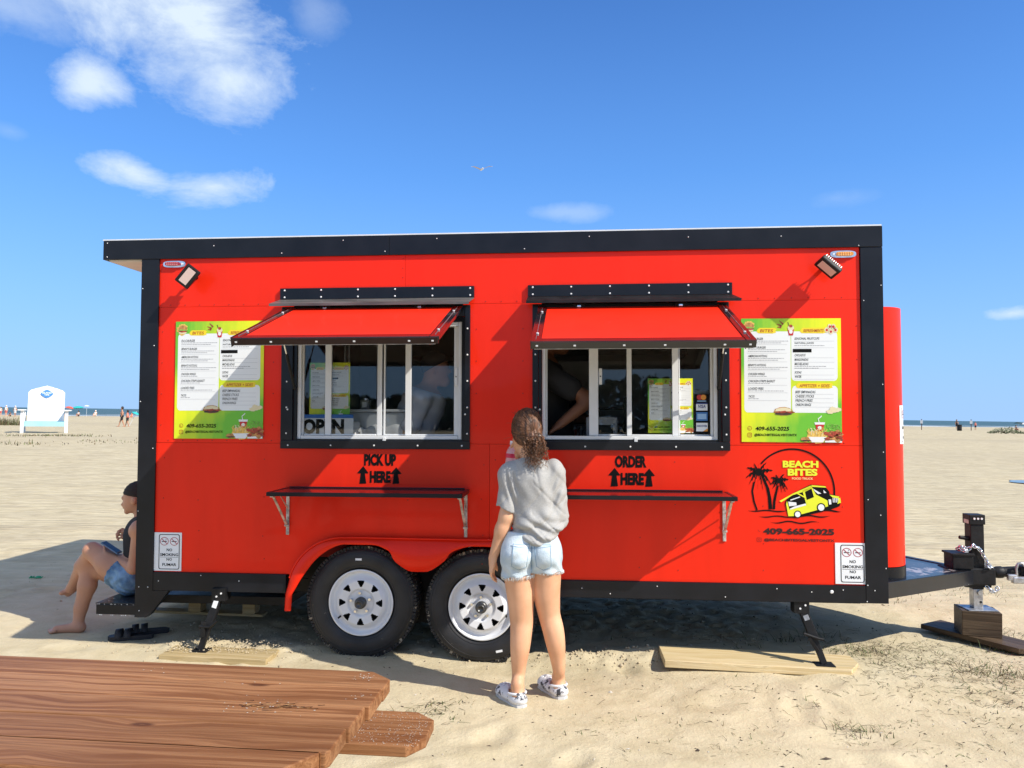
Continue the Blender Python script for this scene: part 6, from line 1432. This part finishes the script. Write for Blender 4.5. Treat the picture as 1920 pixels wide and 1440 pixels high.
for k in range(150):
    L_ = rs.uniform(.07, .165); ax = Vector((rs.uniform(-.28, .34), rs.uniform(-.25, .1), -1)).normalized(); p0 = tie+Vector((rs.randn()*.016+.004, rs.randn()*.012, rs.randn()*.014)); a = ax.orthogonal().normalized(); b_ = ax.cross(a); rad = rs.uniform(.004, .0095); tw = rs.uniform(3, 6)*(1 if rs.rand() < .5 else -1); ph = rs.uniform(0, 6); spread = Vector((rs.randn()*.026, rs.randn()*.014, 0)); n_ = 22
    cu.tube([p0+ax*L_*t+spread*min(1, t*2.2)*(1-.35*t)+(a*cos(ph+tw*2*pi*t)+b_*sin(ph+tw*2*pi*t))*rad*min(1, t*5) for t in np.linspace(0, 1, n_)], [.0021*(1-.6*t) for t in np.linspace(0, 1, n_)], 4, cap=False)
for k in range(46):
    a0 = cen+Vector((rs.uniform(-.09, .09), rs.uniform(-.09, .0), rs.uniform(-.06, .115))); a0 = skull(a0, .01); o_ = (a0-cen).normalized()
    cu.tube([a0, a0+o_*.008+Vector((rs.randn()*.008, 0, .004)), a0+o_*.016+Vector((rs.randn()*.014, 0, .002+rs.randn()*.008))], [.0009, .0007, .0004], 3, cap=False)
tag(cu.build('ponytail', HM, girl), kind='stuff')
MB().tube([tie+Vector((.016*cos(a), .010*sin(a)-.004, .014*sin(a))) for a in np.linspace(0, 2*pi, 14)], .0045, 6).build('hair_tie', mat('pale_hair_tie', (.62, .48, .34), .6), girl)
# water bottle in her raised hand
btl = empty('water_bottle', BT-Vector((0, 0, .10)), (0, radians(4), 0)); tag(btl, 'clear plastic bottle with a pink label held up by the girl at the window', 'bottle')
PET = bpy.data.materials.new('clear_pet'); PET.use_nodes = True; bb = PET.node_tree.nodes['Principled BSDF']; bb.inputs['Base Color'].default_value = (.92, .62, .62, 1); bb.inputs['Roughness'].default_value = .08; bb.inputs['Alpha'].default_value = .58; bb.inputs['Coat Weight'].default_value = .5
prof = [(.0, .0), (.028, .0), (.032, .006), (.032, .03), (.0305, .036), (.032, .042), (.032, .10), (.030, .106), (.032, .112), (.031, .140), (.025, .160), (.015, .176), (.0125, .182), (.0125, .192)]
MB().lathe(prof, (0, 0, 0), (0, 0, 1), 28).build('bottle_body', PET, btl)
MB().lathe([(.0326, .112), (.0326, .136)], (0, 0, 0), (0, 0, 1), 28).build('label_band', mat('pink_label', (.70, .03, .08), .4), btl)
MB().cyl((0, 0, .192), (0, 0, .208), .0145, n=20).cyl((0, 0, .187), (0, 0, .190), .0150, n=20).build('cap', WHITE, btl)

# ---------------- the person seated on the rear step
YS = 5.28
SO = Vector((-2.62, YS, .30)); sg = empty('person', SO); tag(sg, 'barefoot person in denim shorts and black headscarf sitting on the rear step with crossed legs', 'person')
def Q(px, py, dy=0): return pt(px, py, YS+dy)
B = Field((-3.26, 4.98, -.05), (-2.30, 5.62, 1.08), .006)
hp1, hp2 = Q(240, 1085, -.08), Q(243, 1085, .10)
kU, kD = Q(172, 1032, -.01), Q(166, 1058, .07)          # upper crossed knee, lower knee
heel = Q(146, 1172, .02)
B.cap(hp1, hp1.lerp(kU, .5), .094, .082, .03); B.cap(hp1.lerp(kU, .5), kU, .080, .058, .03)                    # near thigh, on top
sh_mid = kU.lerp(Q(132, 1108, .26), .5); fT = Q(135, 1102, .22)
B.cap(kU+Vector((.0, .02, -.01)), kU.lerp(fT, .4), .055, .056, .02); B.cap(kU.lerp(fT, .4), fT, .054, .034, .02)                       # its shin hangs away behind
B.cap(fT, Q(128, 1112, .27), .034, .026, .02); B.cap(Q(132, 1106, .25), Q(116, 1112, .20), .030, .020, .02, flat=((0, .3, 1), .8))
B.cap(hp2, kD, .088, .060, .03); cf = kD.lerp(heel, .35)+Vector((.018, 0, 0)); B.cap(kD+Vector((.01, 0, 0)), cf, .058, .060, .02); B.cap(cf, kD.lerp(heel, .72), .058, .042, .02); B.cap(kD.lerp(heel, .7), heel, .042, .034, .02)
hb_ = Q(150, 1182, .02); hb_.z = hz_(hb_.x, hb_.y)+.032; B.cap(heel, hb_, .034, .034, .02); ball = Q(106, 1186, -.01); ball.z = hz_(ball.x, ball.y)+.022
B.cap(hb_, ball, .030, .024, .025, flat=((0, 0, 1), .9)); B.cap(heel+Vector((-.02, 0, -.02)), ball, .028, .018, .03)
for i in range(5):
    a = ball+Vector((-.010+.004*i, .030-.016*i, -.004)); B.cap(a, a+Vector((-.058+.008*i, -.006, -.008)), .0115 if i == 4 else .0095+.0006*i, .009, .006)
chest = Q(270, 1005, .0); B.cap((hp1+hp2)/2+Vector((.03, 0, .06)), Q(268, 1040), .10, .10, .05); B.cap(Q(268, 1040), chest, .10, .12, .05)
s1, s2 = Q(262, 992, -.15), Q(266, 992, .15); B.cap(s1, s2, .062, None, .05); B.cap(Q(268, 985), Q(263, 955), .046, .043, .03)
hd = Q(257, 932); B.ell(hd, (.088, .070, .095), .02, Matrix.Rotation(radians(-16), 4, 'Y')); B.ell(hd+Vector((-.030, 0, -.050)), (.058, .052, .058), .02)
B.cap(hd+Vector((-.082, 0, -.024)), hd+Vector((-.098, 0, -.052)), .007, .011, .010); B.cap(hd+Vector((-.084, 0, -.062)), hd+Vector((-.087, 0, -.072)), .010, .010, .008); B.cap(hd+Vector((-.062, 0, -.098)), hd+Vector((-.066, 0, -.100)), .018, None, .015)
B.cap(hd+Vector((-.086, -.02, -.005)), hd+Vector((-.086, .02, -.005)), .012, None, .012); B.ell(hd+Vector((.012, -.070, -.018)), (.018, .009, .028), .006)
e1, w1_ = Q(250, 1066, -.15), Q(213, 1047, -.07)
B.cap(s1, e1, .046, .036, .02); B.cap(e1, w1_, .036, .024, .02); hand(B, w1_, Q(203, 1030, -.05)-w1_+Vector((-.02, 0, -.005)), (.3, 0, .95), (-.3, .9, .2), .5, .88)
e2, w2_ = Q(264, 1062, .16), Q(246, 1014, .02); B.cap(s2, e2, .046, .036, .02); B.cap(e2, w2_, .034, .023, .02); hand(B, w2_, (-.55, -.25, .55), (-.3, -.5, -.5), (0, .4, .9), 1.1, .88)
B.build('body', SKIN2, sg, 2, SO)
D = Field((-2.80, 5.0, .22), (-2.30, 5.56, .60), .006)
D.cap(hp1+Vector((.02, 0, .0)), hp1.lerp(kU, .27), .108, .103, .03); D.cap(hp2+Vector((.02, 0, 0)), hp2.lerp(kD, .27), .104, .100, .03); D.cap((hp1+hp2)/2+Vector((.04, 0, .02)), (hp1+hp2)/2+Vector((.05, 0, .10)), .115, .112, .05)
D.warp(lambda X, Y, Z: .0055*np.sin(95*(X*.8+Z*.5)+4*np.sin(40*Z))*np.exp(-((X+2.60)/.12)**2)+.002*np.sin(160*X+60*Z)); n_ = (kU-hp1).normalized(); D.cut(hp1.lerp(kU, .30), n_)
sgd = D.build('denim_shorts', mat('blue_denim', (.10, .21, .36), .9, var=.3, vscale=14, vcol=(.22, .36, .52), detail=8, bump=.3, bscale=150), sg, 1, SO)
T = Field((-2.75, 5.0, .42), (-2.28, 5.56, .90), .006); T.cap(Q(266, 1052), chest+Vector((0, 0, .0)), .112, .130, .05); T.cap(s1+Vector((.0, .05, .02)), s2+Vector((.0, -.05, .02)), .066, None, .05); T.build('black_top', BLKC, sg, 1, SO)
T = Field((-2.72, 5.12, .90), (-2.40, 5.44, 1.08), .005); T.ell(hd+Vector((.008, 0, .012)), (.098, .079, .098), .01, Matrix.Rotation(radians(-16), 4, 'Y')); T.cut(hd+Vector((0, 0, .010)), (-.12, 0, -1)); T.warp(lambda X, Y, Z: .0015*np.sin(300*Z+40*X)); T.build('headscarf', mat('dark_brown_scarf', (.022, .014, .011), .85), sg, 1, SO)
hr = MB()
for k in range(160):
    a = rs.uniform(-.3, 1.2); x = hd.x+.03+.05*cos(a); hr.tube([Vector((x, hd.y-.062+rs.randn()*.01, hd.z+.01+rs.randn()*.01))-SO, Vector((x+.01, hd.y-.070, hd.z-.05))-SO, Vector((x+.02, hd.y-.05+rs.randn()*.02, hd.z-.13))-SO], .0022, 4, cap=False)
hr.build('hair', HAIR, sg)
ph_ = empty('phone', Q(209, 1030, -.06)+Vector((0, 0, .012)), (0, radians(32), 0)); tag(ph_, 'blue-grey smartphone in the hand of the seated person', 'phone')
MB().rbox(-.068, .068, -.034, .034, -.004, .004, .003).build('casing', mat('phone_blue', (.10, .17, .28), .3), ph_); MB().box(-.064, .064, -.031, .031, .0042, .0046).build('screen', mat('phone_screen', (.02, .025, .03), .08), ph_)

# ---------------- two workers inside
SKIN3 = mat('shaded_skin', (.20, .085, .045), .5, spec=.3)  # darkened skin: the shade inside the trailer is put into the colour
def worker(x, y, label, dark):
    o = TM @ Vector((x, y, .55)); w = empty('person', o); tag(w, label, 'person', None); B = Field((-.42, -.42, .3), (.5, .42, 1.62), .009); S = Field((-.42, -.42, .5), (.5, .42, 1.62), .009)
    lean = -.10 if dark else .22
    B.cap((0, 0, .50), (lean*.4, 0, .80), .14, .13, .05); B.cap((lean*.4, 0, .80), (lean, 0, 1.12), .13, .15, .05); B.cap((lean, -.15, 1.16), (lean, .15, 1.16), .07, None, .05); B.cap((lean, 0, 1.18), (lean+.05, 0, 1.30), .055, None, .03)
    B.ell((lean+.09, 0, 1.38), (.095, .075, .115), .02); B.cap((lean+.185, 0, 1.37), (lean+.195, 0, 1.36), .012, None, .015); B.ell((lean+.085, -.078, 1.37), (.018, .01, .03), .005); B.cap((lean+.12, 0, 1.30), (lean+.15, 0, 1.29), .045, None, .02); B.cap((.0, 0, .3), (0, 0, .5), .13, None, .05)
    sh = Vector((lean, -.19, 1.14)); el = Vector((.13, -.25, .86)); wr = Vector((.34, -.20, .80)) if not dark else Vector((.05, -.22, .78))
    if dark: el, wr = Vector((.20, -.24, .97)), Vector((.03, -.26, .83))
    B.cap(sh, el, .052, .042, .03); B.cap(el, wr, .042, .028, .02); dd = (wr-el).normalized(); hand(B, wr, dd, (0, 0, -1), (0, 1, 0), .5, 1.)
    B.cap((lean, .19, 1.14), (.16, .25, .86), .052, .042, .03); B.cap((.16, .25, .86), (.38, .14, .82), .042, .028, .02)
    B.build('body', SKIN3 if dark else SKIN2, w, 2)
    S.cap((0, 0, .46), (lean*.4, 0, .80), .165, .155, .05); S.cap((lean*.4, 0, .80), (lean, 0, 1.12), .155, .165, .05); S.cap((lean, -.16, 1.16), (lean, .16, 1.16), .08, None, .05); S.cap(sh, sh.lerp(el, .62), .075, .07, .03); S.cap((lean, .19, 1.14), (.16, .24, .96), .075, .07, .03)
    S.warp(lambda X, Y, Z: .005*np.sin(60*(Z+.5*X))*np.sin(20*X)); S.cut((lean+.02, 0, 1.22), (.3, 0, 1)); S.build('t_shirt', BLKC if dark else mat('white_tee', (.62, .62, .68), .9), w, 2)
    T = Field((-.1, -.2, 1.2), (.45, .2, 1.62), .009); T.ell((lean+.08, 0, 1.405), (.105, .088, .108), .01); T.cut((lean+.09, 0, 1.395), (.55, 0, -1)); T.build('cap' if not dark else 'hair', mat('dark_cap', (.03, .022, .02), .8) if not dark else HAIR, w, 1)
    w.scale = (1.10,)*3 if dark else (.93,)*3
    return w
w_ = worker(-.84, .42, 'worker in a white t-shirt and dark cap leaning right behind the pick up window', False)
w_ = worker(.25, .44, 'worker in a black t-shirt reaching down behind the open order window', True)
# ================================================================== things on the sand
def wood(name, c1, c2, ring_=(.06, .025, .012), rings=1.0, knots=True, rough=.55, along=0):
    m = bpy.data.materials.new(name); m.use_nodes = True; N, L = nodes(m); b = N['Principled BSDF']; b.inputs['Roughness'].default_value = rough; b.inputs['Specular IOR Level'].default_value = .2
    tc = N.new('ShaderNodeTexCoord'); oi = N.new('ShaderNodeObjectInfo'); ad = N.new('ShaderNodeVectorMath'); ad.operation = 'MULTIPLY_ADD'
    cb = N.new('ShaderNodeCombineXYZ'); 
    for i in range(3): L.new(oi.outputs['Random'], cb.inputs[i])
    ad.inputs[1].default_value = (1, 1, 1); L.new(tc.outputs['Object'], ad.inputs[0]); sc2 = N.new('ShaderNodeVectorMath'); sc2.operation = 'SCALE'; sc2.inputs['Scale'].default_value = 31; L.new(cb.outputs[0], sc2.inputs[0]); L.new(sc2.outputs[0], ad.inputs[2]); V_ = ad.outputs[0]
    def nz(scale, st, det=6, rough_=.6, vec=None, dist=0):
        mp = N.new('ShaderNodeMapping'); mp.inputs['Scale'].default_value = st; L.new(vec or V_, mp.inputs[0]); n = N.new('ShaderNodeTexNoise'); n.inputs['Scale'].default_value = scale; n.inputs['Detail'].default_value = det; n.inputs['Roughness'].default_value = rough_; n.inputs['Distortion'].default_value = dist; L.new(mp.outputs[0], n.inputs['Vector']); return n.outputs[0]
    def mr(x, a, b_, c=0., d=1.):
        r = N.new('ShaderNodeMapRange'); r.inputs[1].default_value = a; r.inputs[2].default_value = b_; r.inputs[3].default_value = c; r.inputs[4].default_value = d; L.new(x, r.inputs[0]); return r.outputs[0]
    def mx(f, a, b_):
        x = N.new('ShaderNodeMix'); x.data_type = 'RGBA'; L.new(f, x.inputs[0])
        for i, v in ((6, a), (7, b_)):
            if isinstance(v, tuple): x.inputs[i].default_value = (*v, 1)
            else: L.new(v, x.inputs[i])
        return x.outputs[2]
    # knots bend the grain
    vo = N.new('ShaderNodeTexVoronoi'); mp = N.new('ShaderNodeMapping'); mp.inputs['Scale'].default_value = (2.6, 7.5, 7.5); L.new(V_, mp.inputs[0]); L.new(mp.outputs[0], vo.inputs['Vector']); vo.inputs['Scale'].default_value = 1.0
    kd = vo.outputs['Distance']
    warp = mr(kd, 0, .45, 1.0, 0.0)
    sep = N.new('ShaderNodeSeparateXYZ'); L.new(V_, sep.inputs[0])
    w = N.new('ShaderNodeMath'); w.operation = 'MULTIPLY_ADD'; L.new(warp, w.inputs[0]); w.inputs[1].default_value = .035 if knots else 0; L.new(sep.outputs[1], w.inputs[2])
    cb2 = N.new('ShaderNodeCombineXYZ'); L.new(sep.outputs[0], cb2.inputs[0]); L.new(w.outputs[0], cb2.inputs[1]); L.new(sep.outputs[2], cb2.inputs[2]); V2 = cb2.outputs[0]
    grain = nz(1.0, (1.1, 42, 42), 6, .62, V2, .4); fine = nz(1.0, (4, 260, 260), 3, .6, V2); broad = nz(1.0, (.8, 5, 5), 4, .5, V2)
    c = mx(mr(grain, .42, .58), c1, c2); c = mx(mr(broad, .35, .7, 0, .55), c, tuple(v*.62 for v in c1)); c = mx(mr(fine, .52, .72, 0, .45), c, ring_)
    c = mx(mr(grain, .60, .64, 0, .45), c, tuple(v*.5 for v in c1))
    if knots:
        c = mx(mr(kd, .055, .10, .85, 0), c, ring_); c = mx(mr(kd, .0, .03, .5, 0), c, c2)
        c = mx(mr(nz(1.0, (24, 40, 40), 8, .75), .70, .74, 0, .7), c, (.62, .55, .46))     # sand and bird lime caught in the grain
    L.new(c, b.inputs['Base Color'])
    bp = N.new('ShaderNodeBump'); bp.inputs['Distance'].default_value = .004; bp.inputs['Strength'].default_value = .7; L.new(grain, bp.inputs['Height']); L.new(bp.outputs[0], b.inputs['Normal'])
    return m
STAIN = wood('stained_pine', (.215, .083, .030), (.41, .195, .085), (.075, .024, .009))
PINE = wood('fresh_pine', (.62, .47, .24), (.74, .60, .36), (.40, .22, .09)); PINE2 = wood('pallet_wood', (.44, .33, .16), (.56, .44, .25), (.25, .16, .08)); OLDW = wood('old_timber', (.070, .046, .028), (.135, .092, .056), (.03, .018, .01))
# --- picnic table in the foreground
TB = empty('picnic_table', (-.335, 2.315, 0), (0, 0, radians(-4.76))); tag(TB, 'reddish brown wooden picnic table with attached benches in the near left corner', 'table')
def board(parent, name, x0, x1, y0, y1, z0, z1, cl=(0, 0), cr=(0, 0), mat_=STAIN, tilt=0):
    """plank along x; cl / cr: corner cuts (far, near) at the left / right end"""
    a, b_ = cr; c, d = cl
    pl = [(x0+c, y1), (x1-a, y1), (x1, y1-a*.9), (x1, y0+b_*1.6), (x1-b_, y0), (x0+d, y0), (x0, y0+d), (x0, y1-c)]; q = []
    for p_ in pl:
        if not q or (abs(p_[0]-q[-1][0])+abs(p_[1]-q[-1][1])) > 1e-5: q.append(p_)
    bm = bmesh.new(); vb = [bm.verts.new((x, y, z0)) for x, y in q]; vt_ = [bm.verts.new((x, y, z1)) for x, y in q]; n = len(q)
    bm.faces.new(vb); bm.faces.new(vt_)
    for i in range(n): bm.faces.new((vb[i], vb[(i+1) % n], vt_[(i+1) % n], vt_[i]))
    bmesh.ops.recalc_face_normals(bm, faces=bm.faces); bmesh.ops.bevel(bm, geom=bm.edges[:], offset=.0035, segments=2, affect='EDGES', profile=.5)
    mb = MB(); mb.add([v.co.copy() for v in bm.verts], [[v.index for v in f.verts] for f in bm.faces]); bm.free()
    return mb.build(name, mat_, parent)
ends = [(.0, .065, 0), (-.003, 0, 0), (-.014, 0, 0), (-.022, 0, .008), (-.040, 0, .085)]
for i, (xe, a, b_) in enumerate(ends):
    y1 = -i*.1375; board(TB, 'plank', -2.3+.01*(i % 2), xe, y1-.1362, y1, .712+.0008*(i % 3), .750+.0008*(i % 3), (0, 0), (a, b_))
for (y0, nm) in ((.195, 'far'), (-1.20, 'near')):
    for i in range(2):
        y1 = y0+.29-i*.145 if nm == 'far' else y0+.29-i*.145; board(TB, 'bench_plank', -2.25, .045, y1-.142, y1, .414, .450, (0, 0), (.07 if i == 0 else 0, .05 if i == 1 else 0))
for x in (-.36, -1.95):
    board(TB, 'bench_beam', x, x+.038, -1.18, .46, .29, .413); board(TB, 'top_batten', x+.042, x+.080, -.66, -.03, .625, .7115)
    for s_ in (-1, 1):
        m_ = MB().bar((x-.022, -.343+s_*.20, .711), (x-.022, -.343+s_*.66, -.01), .038, .09, 0, (1, 0, 0), .003); m_.build('leg', STAIN, TB)
for x, y in ((-.07, -.05),): pass
rsn = np.random.RandomState(31); wm = MB()
for (cx, cy, n, sx, sy) in ((-.07, -.055, 36, .018, .014), (-1.02, -.50, 14, .02, .012), (-.27, -.30, 36, .06, .03), (-.05, -.2, 10, .02, .03), (-.7, -.08, 5, .03, .01), (-.42, -.15, 6, .05, .05), (-.1, .40, 0, 0, 0)):
    for _ in range(n):
        x, y = cx+rsn.randn()*sx, cy+rsn.randn()*sy; r_ = rsn.uniform(.0006, .0024)
        if x > -.02 or y > -.005: continue
        k = 6; wm.add([(x+r_*cos(2*pi*q/k)*rsn.uniform(.6, 1.5), y+r_*sin(2*pi*q/k)*rsn.uniform(.6, 1.3), .7524) for q in range(k)], [tuple(range(k))])
for _ in range(420):
    x, y = .03-rsn.rand()**1.3*.30, .20+rsn.rand()*.27; r_ = rsn.uniform(.0005, .0017); k = 6
    wm.add([(x+r_*cos(2*pi*q/k), y+r_*sin(2*pi*q/k)*1.4, .4509) for q in range(k)], [tuple(range(k))])
tag(wm.build('sand_specks', mat('dried_specks', (.60, .54, .46), .9), TB, fix=False), kind='stuff')
sv = MB()                                                  # torn splintered hollow round a knot
for k in range(60):
    x, y = -.26+rsn.randn()*.055, -.305+rsn.randn()*.014; L_ = rsn.uniform(.008, .035); w_ = rsn.uniform(.0006, .0018)
    sv.add([(x, y-w_, .7528), (x+L_, y-w_*.2, .7529+rsn.uniform(0, .002)), (x+L_, y+w_*.2, .7529), (x, y+w_, .7528)], [(0, 1, 2, 3)], int(rsn.rand() < .45))
tag(sv.build('splinters', [mat('split_wood', (.05, .02, .01), .8), mat('split_wood_pale', (.55, .30, .12), .8)], TB, fix=False), kind='stuff')
# --- timber pads under the jacks
def pad(name, c, L_, W_, H_, yaw, pitch, m_, label, cat='plank', cr=(0, 0), roll=0):
    z = hz_(c[0], c[1]); r = empty(name, (c[0], c[1], z+c[2]), (roll, pitch, yaw)); tag(r, label, cat); board(r, 'plank_body', -L_/2, L_/2, -W_/2, W_/2, 0, H_, (0, 0), cr, m_); return r
pad('wood_plank', (1.50, 4.66, -.006), 1.15, .30, .042, radians(-4.2), radians(1.0), PINE, 'fresh yellow pine board lying under the right stabiliser jack', cr=(.02, .09))
pad('wood_plank', (-1.79, 4.84, -.012), .68, .21, .040, radians(-5), 0, PINE2, 'pale weathered board half buried in sand under the left stabiliser jack')
sm_ = MB(); 
for _ in range(520):
    x, y = -1.80+rsn.uniform(-.33, .36), 4.88+rsn.uniform(-.06, .12); r_ = rsn.uniform(.002, .007); z = hz_(x, y)+.026+rsn.rand()*.004; sm_.add([(x+r_*a*rsn.uniform(.7, 1.2), y+r_*b_, z+r_*c*.7) for a, b_, c in ((1, 0, 0), (-1, 0, 0), (0, 1, 0), (0, -1, 0), (0, 0, 1))], [(0, 2, 4), (2, 1, 4), (1, 3, 4), (3, 0, 4)], 0, True)
tag(sm_.build('sand_on_board', mat('loose_sand', (.55, .45, .30), .95, var=.15, vscale=50), fix=False), kind='stuff')
hb3 = TM @ Vector((3.262, 1.08, .142)); g0 = hz_(hb3.x, hb3.y)
bk = empty('wood_block', (hb3.x, hb3.y, hb3.z-.172), (0, 0, radians(-16))); tag(bk, 'thick dark timber block standing under the tongue jack', 'block')
board(bk, 'timber', -.125, .125, -.105, .105, 0, .171, (0, 0), (0, 0), OLDW)
bd = empty('wood_plank', (hb3.x+.02, hb3.y-.06, hb3.z-.172-.0355), (0, 0, radians(-60))); tag(bd, 'dark grey-brown board on the sand beneath the timber block', 'plank'); board(bd, 'plank_body', -.40, .34, -.125, .125, 0, .035, (0, 0), (0, .06), OLDW)
# --- pallet under the rear step
PL = empty('wooden_pallet', TM @ Vector((-2.36, .60, .075)), (0, 0, radians(-5))); PL.location.z = .06; tag(PL, 'pale wooden pallet lying on the sand under the rear of the trailer', 'pallet')
for i in range(6): board(PL, 'deck_board', -.40, .56, -.02+i*.165, .08+i*.165, .140, .158, mat_=PINE2)
for i in range(3):
    board(PL, 'bottom_board', -.40, .56, .0+i*.38, .09+i*.38, .0, .018, mat_=PINE2)
    for j in range(3): board(PL, 'block', -.39+j*.40, -.30+j*.40, .0+i*.38, .09+i*.38, .0185, .1395, mat_=PINE2)
# --- pair of black slides below the step
SLD = mat('black_foam', (.012, .012, .016), .6, bump=.2, bscale=80)
def slide(px, py, yaw, lab):
    g = ground_at(px, py); o = empty('sandal', (g.x, g.y, hz_(g.x, g.y)+.002), (0, 0, yaw)); tag(o, lab, 'sandal', 'pair of black sandals')
    pl_ = [(-.135, 0), (-.125, .030), (-.07, .036), (0, .038), (.07, .048), (.12, .042), (.142, .012), (.140, -.02), (.11, -.042), (.05, -.046), (-.03, -.036), (-.10, -.034)]
    MB().prism(pl_, lambda a, b_, q: (a, b_, q), .0, .026).build('sole', SLD, o)
    for x0 in (.02, .075):
        mb = MB(); vs = []; n = 12
        for i in range(n+1):
            a = pi*i/n; y, z = .050*cos(a), .020+.050*sin(a)
            vs += [(x0-.020, y, z), (x0+.022, y*.98, z*.96), (x0+.022, y*.90, z*.90), (x0-.020, y*.92, z*.93)]
        mb.add(vs, [(i*4+k, i*4+(k+1) % 4, i*4+4+(k+1) % 4, i*4+4+k) for i in range(n) for k in range(4)], 0, True); mb.build('strap', SLD, o)
slide(247, 1197, radians(196), 'black two-strap sandal lying nearer the picnic table below the step'); slide(277, 1188, radians(205), 'black two-strap sandal lying farther back below the step')
# --- scrap of green wrapper
g = ground_at(66, 1085); F = Field((-.07, -.04, -.02), (.07, .04, .05), .005); rs = np.random.RandomState(6)
for k in range(7): F.cap((-.05+.016*k, .008*rs.randn(), .008), (-.04+.016*k, .01*rs.randn(), .016+.008*rs.rand()), .008, None, .004, flat=((0, 0, 1), .6))
o = F.build('wrapper', mat('green_foil', (.01, .30, .12), .3), None, 1); o.location = (g.x, g.y, hz_(g.x, g.y)); tag(o, 'crumpled green wrapper lying in the trailer shadow left of the seated person', 'litter')
